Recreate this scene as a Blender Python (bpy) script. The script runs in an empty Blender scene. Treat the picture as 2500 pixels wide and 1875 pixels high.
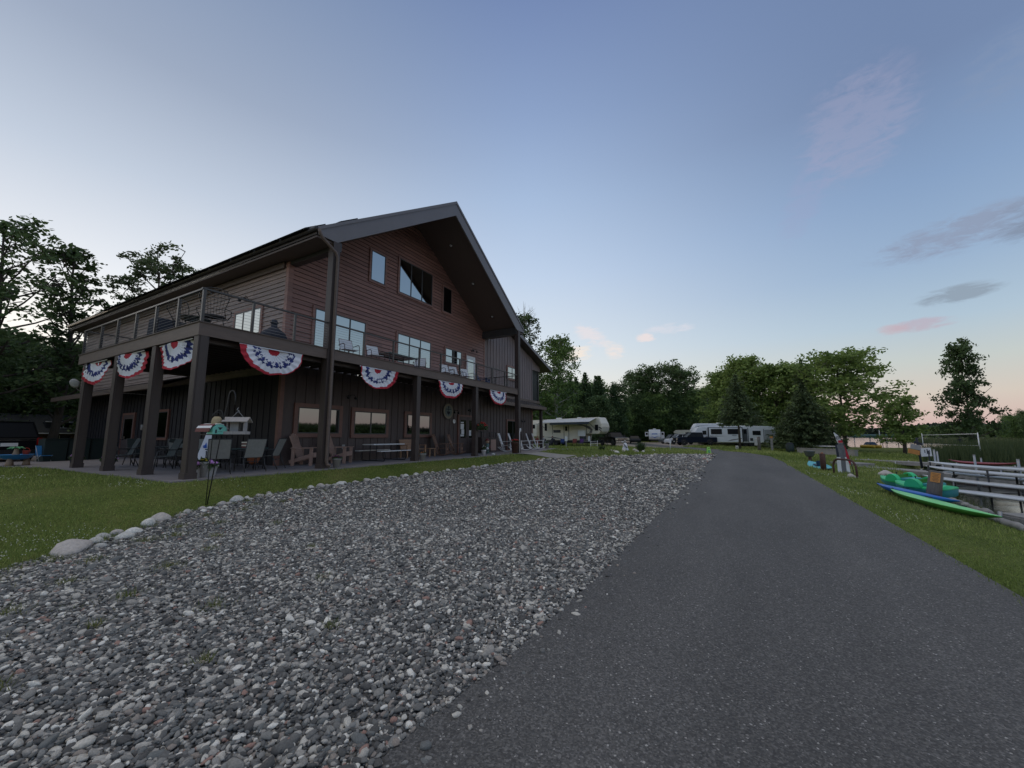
import bpy, bmesh, math, random
import numpy as np
from mathutils import Vector, Matrix
PI=math.pi
sc=bpy.context.scene
C=sc.collection
# ---------------------------------------------------------------- camera
CAM=Vector((-5.032,-12.430,1.088))
yaw,pitch,roll=-1.06404,0.13003,-0.00276
f_=Vector((-math.sin(yaw)*math.cos(pitch),math.cos(yaw)*math.cos(pitch),math.sin(pitch)))
r_=Vector((math.cos(yaw),math.sin(yaw),0)); u_=r_.cross(f_)
r2=r_*math.cos(roll)+u_*math.sin(roll); u2=u_*math.cos(roll)-r_*math.sin(roll)
cd=bpy.data.cameras.new('camera'); cam=bpy.data.objects.new('camera',cd); C.objects.link(cam)
cam.matrix_world=Matrix(((r2.x,u2.x,-f_.x,CAM.x),(r2.y,u2.y,-f_.y,CAM.y),(r2.z,u2.z,-f_.z,CAM.z),(0,0,0,1)))
cd.sensor_width=36; cd.lens=971.78/2500*36; cd.clip_start=.05; cd.clip_end=6000
sc.camera=cam
# ---------------------------------------------------------------- colour management, render
sc.view_settings.view_transform='Standard'; sc.view_settings.look='None'; sc.view_settings.exposure=0.12; sc.view_settings.gamma=1
def s2l(c): return tuple(((x/255)/12.92 if x<=10.3 else (((x/255)+.055)/1.055)**2.4) for x in c)
# ---------------------------------------------------------------- world: dusk sky, glowing where the sun has set (towards +Y), with an added bright zenith
W=bpy.data.worlds.new('World'); sc.world=W; W.use_nodes=True
nt=W.node_tree; nt.nodes.clear(); N=nt.nodes; Lk=nt.links
def nd(t,**k):
    n=N.new(t)
    for a,b in k.items(): setattr(n,a,b)
    return n
def mth(op,a,b=None,c=None,clamp=False):
    n=nd('ShaderNodeMath',operation=op,use_clamp=clamp)
    for i,x in enumerate((a,b,c)):
        if x is None: continue
        if isinstance(x,(int,float)): n.inputs[i].default_value=x
        else: Lk.new(x,n.inputs[i])
    return n.outputs[0]
def vdot(a,v):
    n=nd('ShaderNodeVectorMath',operation='DOT_PRODUCT'); Lk.new(a,n.inputs[0]); n.inputs[1].default_value=v; return n.outputs['Value']
def mixc(f,a,b):
    n=nd('ShaderNodeMix',data_type='RGBA')
    for s,x in ((n.inputs[0],f),(n.inputs[6],a),(n.inputs[7],b)):
        if isinstance(x,(int,float)): s.default_value=x
        elif isinstance(x,tuple): s.default_value=(*x[:3],1)
        else: Lk.new(x,s)
    return n.outputs[2]
tc=nd('ShaderNodeTexCoord'); D=tc.outputs['Generated']
sp=nd('ShaderNodeSeparateXYZ'); Lk.new(D,sp.inputs[0]); X,Y,Z=sp.outputs
el=mth('MAXIMUM',Z,0.0)
hl=mth('SQRT',mth('ADD',mth('MULTIPLY',X,X),mth('ADD',mth('MULTIPLY',Y,Y),1e-5)))
SUN_AZ=math.radians(-2)
t_=mth('DIVIDE',mth('ADD',mth('MULTIPLY',X,-math.sin(SUN_AZ)),mth('MULTIPLY',Y,math.cos(SUN_AZ))),hl)
def ramp(stops):
    n=nd('ShaderNodeValToRGB'); cr=n.color_ramp; Lk.new(el,n.inputs[0])
    while len(cr.elements)<len(stops): cr.elements.new(.5)
    for e,(p,c) in zip(cr.elements,stops): e.position=p; e.color=(*s2l(c),1)
    return n.outputs[0]
rw=ramp([(0,(255,242,212)),(.08,(254,250,234)),(.18,(243,244,240)),(.29,(222,227,234)),(.45,(185,196,212)),(.6,(150,163,185)),(.8,(114,134,167)),(.86,(150,158,178)),(.93,(238,226,205)),(1,(255,246,222))])  # warm bright zenith in all three ramps is added, unseen, to light the ground
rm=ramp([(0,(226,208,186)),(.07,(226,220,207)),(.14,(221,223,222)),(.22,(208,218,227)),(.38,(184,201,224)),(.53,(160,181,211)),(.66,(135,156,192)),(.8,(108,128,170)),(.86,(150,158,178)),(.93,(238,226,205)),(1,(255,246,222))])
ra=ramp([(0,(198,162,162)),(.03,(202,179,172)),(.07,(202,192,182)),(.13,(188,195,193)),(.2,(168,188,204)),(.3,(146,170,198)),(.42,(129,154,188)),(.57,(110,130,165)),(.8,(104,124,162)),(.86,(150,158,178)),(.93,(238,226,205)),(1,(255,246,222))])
f1=mth('DIVIDE',mth('SUBTRACT',t_,.48),.5,clamp=True)
f2=mth('DIVIDE',mth('ADD',t_,.30),.78,clamp=True)
ss=lambda f: mth('MULTIPLY',mth('MULTIPLY',f,f),mth('SUBTRACT',3.0,mth('MULTIPLY',f,2.0)))
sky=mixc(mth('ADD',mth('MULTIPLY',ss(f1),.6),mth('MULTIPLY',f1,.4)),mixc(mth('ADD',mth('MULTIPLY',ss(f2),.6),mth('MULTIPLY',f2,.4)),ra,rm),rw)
# thin sunset clouds, placed by compass direction and height
nz=nd('ShaderNodeTexNoise'); nz.inputs['Scale'].default_value=24; nz.inputs['Detail'].default_value=10; nz.inputs['Roughness'].default_value=.66; nz.inputs['Distortion'].default_value=.5
mp=nd('ShaderNodeMapping'); mp.inputs['Scale'].default_value=(1,1,3.2); Lk.new(D,mp.inputs[0]); Lk.new(mp.outputs[0],nz.inputs['Vector'])
nzf=nz.outputs[0]
def cloud(base,az,elv,wa,we,rot,col,dens,thr=.42):
    a=math.radians(az); e=math.radians(elv)
    d=Vector((-math.sin(a)*math.cos(e),math.cos(a)*math.cos(e),math.sin(e)))
    rt=Vector((math.cos(a),math.sin(a),0)); up=rt.cross(d)
    rr=rt*math.cos(rot)+up*math.sin(rot); uu=up*math.cos(rot)-rt*math.sin(rot)
    qx=mth('DIVIDE',vdot(D,rr),math.radians(wa)); qy=mth('DIVIDE',vdot(D,uu),math.radians(we))
    q=mth('ADD',mth('MULTIPLY',qx,qx),mth('MULTIPLY',qy,qy))
    fall=mth('SUBTRACT',1.0,q,clamp=True)
    front=mth('GREATER_THAN',vdot(D,d),.3)
    m=mth('MULTIPLY',mth('SUBTRACT',mth('ADD',nzf,mth('MULTIPLY',fall,.26)),thr+.13,clamp=True),4.5,clamp=True)
    m=mth('MULTIPLY',mth('MULTIPLY',m,mth('MULTIPLY',fall,1.6,clamp=True)),mth('MULTIPLY',front,dens))
    return mixc(m,base,s2l(col))
def clouds(sky):
    for c in CLOUDS: sky=cloud(sky,*c)
    return sky
CLOUDS=[(-104.5,31.5,5.2,6.5,-.5,(158,158,184),.36,.40),(-99,26,2.2,5.5,-.5,(150,155,188),.28,.40),
 (-111.5,18.9,8.5,2.1,.06,(136,148,172),.85,.42),(-117,18.6,5,2.4,.1,(124,138,160),.85,.42),
 (-110.3,13.4,3.4,1.0,.05,(137,152,168),.9,.36),(-107.6,11.0,3.0,.8,.02,(180,160,174),.6,.36),(-105.5,10.9,1.5,.7,.0,(190,166,174),.5,.38),
 (-72.5,14.2,3.2,1.7,-.5,(228,216,216),.6,.42),(-70.3,11.6,3.2,1.5,.1,(246,224,202),.6,.42),(-75.6,12.0,1.6,2.0,.8,(238,220,210),.6,.44),(-83,14.2,4,.9,.0,(214,212,220),.55,.42),(-80,13.3,1.6,.9,.0,(234,216,212),.7,.42),
 (-118,31,6,4,.2,(130,145,172),.35,.42),(-92,3.5,5,1.3,.0,(216,166,164),.4,.40),(-101,3.0,5,1.6,.0,(208,160,160),.35,.40)]
sky=clouds(sky)
st=nd('ShaderNodeTexSky',sky_type='NISHITA',sun_disc=False,sun_elevation=math.radians(1.0),sun_rotation=math.radians(2))
ad=nd('ShaderNodeMix',data_type='RGBA',blend_type='ADD'); ad.inputs[0].default_value=.015; Lk.new(sky,ad.inputs[6]); Lk.new(st.outputs[0],ad.inputs[7])
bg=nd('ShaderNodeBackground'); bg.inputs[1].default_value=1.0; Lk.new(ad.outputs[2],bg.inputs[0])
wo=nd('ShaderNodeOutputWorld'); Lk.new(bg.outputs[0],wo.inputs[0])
# ---------------------------------------------------------------- sun: last glow from beyond the house, very weak and wide
sl=bpy.data.lights.new('sun','SUN'); sl.energy=.25; sl.angle=math.radians(25); sl.color=(1,.86,.7)
so=bpy.data.objects.new('sun',sl); C.objects.link(so); so.location=(0,0,60)
sd=Vector((-math.sin(SUN_AZ)*math.cos(.14),math.cos(SUN_AZ)*math.cos(.14),math.sin(.14)))
so.rotation_euler=sd.to_track_quat('Z','Y').to_euler()
# ---------------------------------------------------------------- helpers
def tag(o,label=None,cat=None,group=None,kind=None):
    if label: o['label']=label
    if cat: o['category']=cat
    if group: o['group']=group
    if kind: o['kind']=kind
    return o
def thing(name,label,cat,loc=(0,0,0),rz=0,group=None,rx=0,ry=0):
    o=bpy.data.objects.new(name,None); C.objects.link(o); o.location=loc; o.rotation_euler=(rx,ry,rz); o.empty_display_size=.2
    return tag(o,label,cat,group)
KIDS={}
def dup(root,loc,rz,label=None,group=None,scale=None):
    def cp(o,p):
        c=o.copy(); C.objects.link(c)
        if p: c.parent=p
        KIDS.setdefault(c.name,[])
        for ch in KIDS.get(o.name,[]): KIDS[c.name].append(cp(ch,c))
        return c
    r=cp(root,None); r.location=loc; r.rotation_euler=(root.rotation_euler[0],root.rotation_euler[1],rz)
    if label: r['label']=label
    if group: r['group']=group
    if scale: r.scale=(scale,)*3 if isinstance(scale,(int,float)) else scale
    return r
class MB:
    def __init__(s): s.v=[]; s.f=[]; s.m=[]; s.cur=0; s.sm=[]
    def add(s,vs,fs,smooth=False):
        b=len(s.v); s.v+= [tuple(v) for v in vs]
        for f in fs: s.f.append(tuple(b+i for i in f)); s.m.append(s.cur); s.sm.append(smooth)
        return s
    def mat(s,i): s.cur=i; return s
    def box(s,c,d,rz=0,rx=0,ry=0,tp=1):
        x,y,z=d[0]/2,d[1]/2,d[2]/2
        R=Matrix.Rotation(rz,3,'Z')@Matrix.Rotation(ry,3,'Y')@Matrix.Rotation(rx,3,'X'); c=Vector(c)
        vs=[]
        for sz in(-1,1):
            k=tp if sz>0 else 1
            for sx,sy in((-1,-1),(1,-1),(1,1),(-1,1)): vs.append(c+R@Vector((sx*x*k,sy*y*k,sz*z)))
        return s.add(vs,[(3,2,1,0),(4,5,6,7),(0,1,5,4),(1,2,6,5),(2,3,7,6),(3,0,4,7)])
    def bb(s,x0,x1,y0,y1,z0,z1): return s.box(((x0+x1)/2,(y0+y1)/2,(z0+z1)/2),(abs(x1-x0),abs(y1-y0),abs(z1-z0)))
    def bar(s,p,q,w,h=None,up=(0,0,1)):
        p=Vector(p);q=Vector(q);h=h or w;d=(q-p)
        if d.length<1e-6: return s
        d.normalize();u=Vector(up)
        if abs(d.dot(u))>.98: u=Vector((0,1,0))
        sd=d.cross(u).normalized(); uu=sd.cross(d)
        vs=[]
        for c in(p,q):
            for a,b in((-1,-1),(1,-1),(1,1),(-1,1)): vs.append(c+sd*a*w/2+uu*b*h/2)
        return s.add(vs,[(3,2,1,0),(4,5,6,7),(0,1,5,4),(1,2,6,5),(2,3,7,6),(3,0,4,7)])
    def tube(s,ps,r,n=6,cap=True,smooth=True):
        ps=[Vector(p) for p in ps]; rs=r if isinstance(r,(list,tuple)) else [r]*len(ps)
        vs=[];prev=None
        for i,p in enumerate(ps):
            d=(ps[min(i+1,len(ps)-1)]-ps[max(i-1,0)]).normalized()
            if prev is None: a=d.cross(Vector((0,0,1)) if abs(d.z)<.9 else Vector((1,0,0))).normalized()
            else: a=(prev-d*prev.dot(d)).normalized()
            prev=a;b=d.cross(a)
            for k in range(n):
                t=2*PI*k/n; vs.append(p+(a*math.cos(t)+b*math.sin(t))*rs[i])
        fs=[]
        for i in range(len(ps)-1):
            for k in range(n): fs.append((i*n+k,i*n+(k+1)%n,(i+1)*n+(k+1)%n,(i+1)*n+k))
        if cap: fs+= [tuple(range(n))[::-1],tuple((len(ps)-1)*n+k for k in range(n))]
        return s.add(vs,fs,smooth)
    def lathe(s,c,prof,n=16,smooth=True,sx=1,sy=1):
        c=Vector(c); vs=[]
        for r,z in prof:
            for k in range(n): t=2*PI*k/n; vs.append(c+Vector((r*sx*math.cos(t),r*sy*math.sin(t),z)))
        fs=[]
        for i in range(len(prof)-1):
            for k in range(n): fs.append((i*n+k,i*n+(k+1)%n,(i+1)*n+(k+1)%n,(i+1)*n+k))
        fs+= [tuple(range(n))[::-1],tuple((len(prof)-1)*n+k for k in range(n))]
        return s.add(vs,fs,smooth)
    def prism(s,poly,lo,hi,ax='z'):
        n=len(poly)
        def P(a,b,t): return (a,b,t) if ax=='z' else ((a,t,b) if ax=='y' else (t,a,b))
        vs=[P(a,b,lo) for a,b in poly]+[P(a,b,hi) for a,b in poly]
        fs=[tuple(range(n))[::-1],tuple(range(n,2*n))]+[(i,(i+1)%n,n+(i+1)%n,n+i) for i in range(n)]
        return s.add(vs,fs)
    def ball(s,c,r,n=10,m=6,smooth=True,sc=(1,1,1)):
        vs=[];c=Vector(c)
        prof=[(math.sin(PI*i/m),-math.cos(PI*i/m)) for i in range(1,m)]
        vs=[c+Vector((0,0,-r*sc[2]))]
        for a,z in prof:
            for k in range(n): t=2*PI*k/n; vs.append(c+Vector((a*r*sc[0]*math.cos(t),a*r*sc[1]*math.sin(t),z*r*sc[2])))
        vs.append(c+Vector((0,0,r*sc[2]))); L=len(vs)-1
        fs=[(0,1+(k+1)%n,1+k) for k in range(n)]
        for i in range(m-2):
            for k in range(n): fs.append((1+i*n+k,1+i*n+(k+1)%n,1+(i+1)*n+(k+1)%n,1+(i+1)*n+k))
        fs+=[(L,1+(m-2)*n+k,1+(m-2)*n+(k+1)%n) for k in range(n)]
        return s.add(vs,fs,smooth)
    def quad(s,a,b,c,d): return s.add([a,b,c,d],[(0,1,2,3)])
    def torus(s,c,R,r,ax='z',n=20,m=6,a0=0,a1=2*PI):
        ps=[]
        for k in range(n+1):
            t=a0+(a1-a0)*k/n; x,y=R*math.cos(t),R*math.sin(t)
            ps.append(Vector(c)+Vector((x,y,0) if ax=='z' else ((x,0,y) if ax=='y' else (0,x,y))))
        return s.tube(ps,r,m,cap=False)
    def build(s,name,mats,parent=None,bevel=0,tri=False):
        me=bpy.data.meshes.new(name); me.from_pydata([tuple(v) for v in s.v],[],s.f)
        ms=mats if isinstance(mats,(list,tuple)) else [mats]
        for m in ms: me.materials.append(m)
        if len(ms)>1: me.polygons.foreach_set('material_index',s.m)
        me.polygons.foreach_set('use_smooth',s.sm)
        if tri or bevel:
            bm=bmesh.new(); bm.from_mesh(me); bmesh.ops.recalc_face_normals(bm,faces=bm.faces)
            if tri: bmesh.ops.triangulate(bm,faces=[f for f in bm.faces if len(f.verts)>4])
            if bevel:
                bmesh.ops.remove_doubles(bm,verts=bm.verts,dist=1e-4)
                es=[e for e in bm.edges if len(e.link_faces)==2 and e.calc_face_angle(0)>.5]
                bmesh.ops.bevel(bm,geom=es,offset=bevel,segments=2,affect='EDGES',clamp_overlap=True)
            bm.to_mesh(me); bm.free()
        me.update()
        o=bpy.data.objects.new(name,me); C.objects.link(o)
        if parent is not None:
            o.parent=parent; KIDS.setdefault(parent.name,[]).append(o)
        KIDS.setdefault(o.name,[])
        return o
def npmesh(name,co,faces,mats,parent=None,attr=None,smooth=False,mi=None):
    """co (n,3); faces (m,k) int array"""
    me=bpy.data.meshes.new(name); co=np.asarray(co,np.float32); faces=np.asarray(faces,np.int32); m,k=faces.shape
    me.vertices.add(len(co)); me.vertices.foreach_set('co',co.ravel())
    me.loops.add(m*k); me.loops.foreach_set('vertex_index',faces.ravel())
    me.polygons.add(m); me.polygons.foreach_set('loop_start',np.arange(0,m*k,k,dtype=np.int32))
    if smooth: me.polygons.foreach_set('use_smooth',np.ones(m,bool))
    for mm in (mats if isinstance(mats,(list,tuple)) else [mats]): me.materials.append(mm)
    if mi is not None: me.polygons.foreach_set('material_index',np.asarray(mi,np.int32))
    if attr:
        for an,(dom,arr) in attr.items():
            a=me.attributes.new(an,'FLOAT',dom); a.data.foreach_set('value',np.asarray(arr,np.float32))
    me.update(calc_edges=True); me.validate()
    o=bpy.data.objects.new(name,me); C.objects.link(o)
    if parent is not None: o.parent=parent; KIDS.setdefault(parent.name,[]).append(o)
    KIDS.setdefault(o.name,[])
    return o
# ---------------------------------------------------------------- materials
MATS={}
def mat(name,col,rough=.6,metal=0,var=.12,scale=4,bump=0,bscale=30,spec=.5,coat=0,stretch=None,alpha=1,trans=0,randobj=0):
    if name in MATS: return MATS[name]
    m=bpy.data.materials.new(name); m.use_nodes=True; t=m.node_tree; b=t.nodes['Principled BSDF']
    b.inputs['Roughness'].default_value=rough; b.inputs['Metallic'].default_value=metal; b.inputs['Specular IOR Level'].default_value=spec
    b.inputs['Coat Weight'].default_value=coat; b.inputs['Alpha'].default_value=alpha; b.inputs['Transmission Weight'].default_value=trans
    tcn=t.nodes.new('ShaderNodeTexCoord'); mpn=t.nodes.new('ShaderNodeMapping'); t.links.new(tcn.outputs['Object'],mpn.inputs[0])
    if stretch: mpn.inputs['Scale'].default_value=stretch
    n=t.nodes.new('ShaderNodeTexNoise'); n.inputs['Scale'].default_value=scale; n.inputs['Detail'].default_value=5; n.inputs['Roughness'].default_value=.65
    t.links.new(mpn.outputs[0],n.inputs[0])
    mr=t.nodes.new('ShaderNodeMapRange'); t.links.new(n.outputs[0],mr.inputs[0]); mr.inputs[1].default_value=.25; mr.inputs[2].default_value=.75
    mr.inputs[3].default_value=1-var; mr.inputs[4].default_value=1+var
    vm=t.nodes.new('ShaderNodeVectorMath'); vm.operation='SCALE'; vm.inputs[0].default_value=col[:3]; 
    sf=mr.outputs[0]
    if randobj:
        oi=t.nodes.new('ShaderNodeObjectInfo'); m2=t.nodes.new('ShaderNodeMapRange'); t.links.new(oi.outputs['Random'],m2.inputs[0])
        m2.inputs[3].default_value=1-randobj; m2.inputs[4].default_value=1+randobj
        mm=t.nodes.new('ShaderNodeMath'); mm.operation='MULTIPLY'; t.links.new(sf,mm.inputs[0]); t.links.new(m2.outputs[0],mm.inputs[1]); sf=mm.outputs[0]
    t.links.new(sf,vm.inputs['Scale']); t.links.new(vm.outputs[0],b.inputs['Base Color'])
    if bump:
        n2=t.nodes.new('ShaderNodeTexNoise'); n2.inputs['Scale'].default_value=bscale; n2.inputs['Detail'].default_value=4; t.links.new(mpn.outputs[0],n2.inputs[0])
        bp=t.nodes.new('ShaderNodeBump'); bp.inputs['Strength'].default_value=bump; bp.inputs['Distance'].default_value=.02
        t.links.new(n2.outputs[0],bp.inputs['Height']); t.links.new(bp.outputs[0],b.inputs['Normal'])
    MATS[name]=m; return m
M={}
def brickmat(name,col,row,ax):
    m=mat(name,col,.55,var=.22,scale=1.2,bump=.25,bscale=22,stretch=(1,1,9)); t=m.node_tree; b=t.nodes['Principled BSDF']
    tcn=t.nodes.new('ShaderNodeTexCoord'); sp=t.nodes.new('ShaderNodeSeparateXYZ'); cb=t.nodes.new('ShaderNodeCombineXYZ'); t.links.new(tcn.outputs['Object'],sp.inputs[0])
    t.links.new(sp.outputs[ax],cb.inputs[0]); t.links.new(sp.outputs[2],cb.inputs[1])
    mp=t.nodes.new('ShaderNodeMapping'); mp.inputs['Location'].default_value=(0,-.0,0); t.links.new(cb.outputs[0],mp.inputs[0]); mp.inputs['Location'].default_value=(.7,-(DZ0+.02)%row*1.0,0)
    br=t.nodes.new('ShaderNodeTexBrick'); br.offset=.37; br.inputs['Scale'].default_value=1; br.inputs['Brick Width'].default_value=3.66; br.inputs['Row Height'].default_value=row; br.inputs['Mortar Size'].default_value=.004
    br.inputs['Color1'].default_value=(.82,.82,.82,1); br.inputs['Color2'].default_value=(1.16,1.14,1.12,1); br.inputs['Mortar'].default_value=(.35,.35,.35,1); t.links.new(mp.outputs[0],br.inputs['Vector'])
    lk=[l for l in t.links if l.to_socket==b.inputs['Base Color']][0]; src=lk.from_socket; mx=t.nodes.new('ShaderNodeVectorMath'); mx.operation='MULTIPLY'; t.links.new(src,mx.inputs[0]); t.links.new(br.outputs[0],mx.inputs[1]); t.links.new(mx.outputs[0],b.inputs['Base Color'])
    return m
DZ0=4.17
M['siding']=brickmat('red brown lap siding',(.31,.165,.135),.19,0)
M['siding_side']=brickmat('weathered brown lap siding',(.31,.235,.205),.19,1)
M['batten']=mat('dark brown board and batten',(.10,.074,.068),.6,var=.2,scale=1.5,bump=.2,bscale=20,stretch=(6,6,.8))
M['batten_wing']=mat('grey brown board and batten',(.24,.19,.185),.6,var=.18,scale=1.5,bump=.2,bscale=20,stretch=(6,6,.8))
M['trim']=mat('reddish brown trim',(.20,.098,.075),.5,var=.15,scale=3,bump=.15,bscale=18,stretch=(2,2,2))
M['beam']=mat('brown deck fascia board',(.155,.112,.09),.55,var=.18,scale=2,bump=.15,bscale=20,stretch=(1,1,6))
M['post']=mat('dark brown post cladding',(.062,.045,.04),.5,var=.15,scale=2,bump=.1,bscale=20,stretch=(5,5,.7))
M['fascia']=mat('grey steel roof fascia',(.20,.185,.19),.45,var=.07,scale=1)
M['roof']=mat('dark standing seam roof',(.075,.062,.058),.45,var=.1,scale=1)
M['soffit']=mat('dark brown soffit boards',(.13,.098,.085),.6,var=.12,scale=2,stretch=(1,12,1))
M['frame']=mat('dark window frame',(.05,.05,.05),.4,var=.05)
M['glass']=mat('reflective window glass',(.43,.46,.46),.03,metal=1,var=.03,scale=.6)
M['glass_low']=mat('dark reflective window glass',(.21,.235,.245),.03,metal=1,var=.05,scale=.8)
M['blackmetal']=mat('black powder coated metal',(.02,.02,.022),.4,var=.1)
M['railmetal']=mat('dark bronze rail metal',(.075,.068,.064),.35,metal=.4,var=.06)
M['cable']=mat('stainless cable',(.35,.35,.36),.35,metal=.8,var=.05)
M['concrete']=mat('grey patio concrete',(.25,.225,.225),.8,var=.14,scale=1.3,bump=.15,bscale=60)
M['conc_light']=mat('light concrete',(.33,.31,.29),.85,var=.15,scale=2,bump=.2,bscale=40)
M['deckboard']=mat('brown deck boards',(.13,.1,.085),.7,var=.2,scale=2,stretch=(1,12,1))
M['white']=mat('white paint',(.82,.82,.82),.45,var=.05,scale=3)
M['whiteplastic']=mat('white moulded plastic',(.82,.82,.81),.4,var=.04,scale=3)
M['red']=mat('red cloth',(.50,.025,.045),.8,var=.15,scale=6)
M['blue']=mat('navy cloth',(.03,.045,.20),.8,var=.15,scale=6)
M['whitecloth']=mat('white cloth',(.84,.84,.88),.85,var=.07,scale=6)
M['slingw']=mat('pale sling fabric',(.78,.78,.78),.8,var=.1,scale=12)
M['slingg']=mat('grey green sling fabric',(.30,.30,.27),.8,var=.12,scale=12)
M['slingd']=mat('dark green sling fabric',(.05,.065,.065),.8,var=.15,scale=12)
M['tableglass']=mat('green tinted table glass',(.10,.16,.15),.08,var=.03)
M['adwood']=mat('tan composite boards',(.38,.245,.195),.6,var=.12,scale=3,stretch=(1,1,6))
M['rusticwood']=mat('rustic varnished wood',(.235,.13,.09),.5,var=.25,scale=5,stretch=(6,1,1))
M['benchwood']=mat('golden brown bench wood',(.42,.24,.14),.5,var=.18,scale=4,stretch=(1,8,1))
M['terracotta']=mat('orange terracotta',(.42,.14,.06),.7,var=.15,scale=5)
M['potgrey']=mat('grey concrete pot',(.36,.35,.34),.8,var=.14,scale=4,bump=.2,bscale=30)
M['foliage']=mat('plant leaves',(.05,.09,.03),.6,var=.4,scale=9)
M['petred']=mat('red petals',(.5,.03,.03),.6,var=.25,scale=20)
M['petpurple']=mat('violet petals',(.58,.28,.66),.6,var=.25,scale=20)
M['petdark']=mat('dark magenta petals',(.12,.02,.08),.6,var=.25,scale=20)
M['petyellow']=mat('yellow petals',(.6,.45,.04),.6,var=.15,scale=20)
M['tyre']=mat('black rubber',(.02,.02,.02),.75,var=.15,scale=8)
M['rim']=mat('grey alloy',(.35,.35,.37),.35,metal=.7,var=.05)
M['carblack']=mat('black car paint',(.009,.010,.012),.5,var=.05,coat=.0,spec=.12)
M['carwhite']=mat('white car paint',(.8,.8,.82),.25,var=.03,coat=.5)
M['cargrey']=mat('grey car paint',(.12,.13,.14),.25,var=.03,coat=.5)
M['carglass']=mat('dark car glass',(.02,.022,.025),.2,var=.03,spec=.12)
M['chrome']=mat('chrome',(.6,.6,.62),.18,metal=1,var=.03)
M['redlamp']=mat('red lamp lens',(.3,.01,.01),.2,var=.05)
M['amber']=mat('clear lamp lens',(.5,.45,.35),.15,var=.05)
M['rvcream']=mat('cream fibreglass',(.78,.73,.62),.35,var=.05,scale=1)
M['rvwhite']=mat('white fibreglass',(.82,.84,.86),.35,var=.05,scale=1)
M['rvroof']=mat('pale rubber roof',(.55,.56,.57),.6,var=.08,scale=1)
M['decalg']=mat('grey decal film',(.16,.15,.15),.4,var=.05)
M['decalb']=mat('dark decal film',(.05,.055,.07),.4,var=.05)
M['awning']=mat('navy awning fabric',(.035,.045,.06),.8,var=.15,scale=3)
M['awningw']=mat('pale awning fabric',(.5,.52,.54),.7,var=.08,scale=3)
M['water']=None
M['kgreen']=mat('lime green polyethylene',(.24,.78,.26),.4,var=.06,scale=2)
M['kgreend']=mat('darker green polyethylene',(.07,.27,.05),.4,var=.06,scale=2)
M['pedgreen']=mat('bright green polyethylene',(.05,.62,.25),.35,var=.06,scale=2)
M['pedteal']=mat('teal polyethylene',(.06,.36,.40),.35,var=.06,scale=2)
M['kblue']=mat('blue polyethylene',(.02,.13,.55),.4,var=.06,scale=2)
M['kteal']=mat('aqua polyethylene',(.10,.50,.58),.4,var=.08,scale=2)
M['kdark']=mat('dark blue polyethylene',(.01,.04,.09),.4,var=.08,scale=2)
M['board']=mat('white paddle board',(.58,.60,.62),.4,var=.05,scale=2)
M['dockwood']=mat('weathered grey planks',(.30,.285,.27),.85,var=.3,scale=4,bump=.3,bscale=20,stretch=(1,1,1))
M['postwood']=mat('weathered grey timber post',(.15,.135,.12),.85,var=.3,scale=3,bump=.4,bscale=16,stretch=(6,6,.7))
M['rust']=mat('rusted steel pipe',(.10,.05,.04),.75,var=.3,scale=9,bump=.2,bscale=30)
M['orange']=mat('orange painted board',(.60,.26,.07),.7,var=.1,scale=5)
M['galv']=mat('galvanised metal',(.40,.41,.42),.4,metal=.6,var=.1)
M['lime']=mat('lime green plastic',(.42,.85,.15),.45,var=.04)
M['stone']=mat('pale fieldstone',(.68,.66,.61),.85,var=.35,scale=5,bump=.4,bscale=14,randobj=.3)
M['stonepink']=mat('pinkish fieldstone',(.55,.50,.46),.85,var=.25,scale=5,bump=.4,bscale=14)
M['bark']=mat('grey brown bark',(.085,.07,.058),.9,var=.3,scale=3,bump=.6,bscale=12,stretch=(4,4,.8))
M['birch']=mat('pale birch bark',(.34,.33,.30),.8,var=.4,scale=3,stretch=(2,2,3))
M['skin']=mat('skin',(.42,.26,.20),.55,var=.05)
M['cl_dark']=mat('dark clothing',(.03,.035,.05),.85,var=.2,scale=8)
M['cl_red']=mat('dull red clothing',(.22,.06,.05),.85,var=.2,scale=8)
M['cl_grey']=mat('grey clothing',(.28,.28,.30),.85,var=.15,scale=8)
M['hair']=mat('brown hair',(.05,.03,.02),.7,var=.2)
M['blond']=mat('straw burlap',(.45,.36,.22),.85,var=.2,scale=14)
M['mint']=mat('mint painted wood',(.20,.62,.50),.5,var=.06)
M['redroof']=mat('dark red painted shingle',(.17,.04,.035),.6,var=.1)
M['feeder']=mat('bleached cedar',(.40,.37,.35),.75,var=.15,scale=6,stretch=(6,1,1))
M['brick']=mat('brown brick',(.14,.085,.065),.85,var=.35,scale=6)
M['shingle']=mat('dark roof shingles',(.03,.036,.042),.9,var=.3,scale=5,stretch=(1,1,6))
M['darkgreenplastic']=mat('dark green plastic',(.014,.028,.026),.6,var=.1)
M['skyblue']=mat('light blue plastic',(.05,.25,.55),.45,var=.05)
M['midblue']=mat('mid blue plastic',(.02,.17,.42),.45,var=.05)
M['sandtan']=mat('sand tan plastic',(.30,.21,.14),.6,var=.12)
M['toygreen']=mat('toy green plastic',(.12,.38,.16),.5,var=.05)
M['toyred']=mat('toy red plastic',(.6,.08,.04),.5,var=.05)

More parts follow.
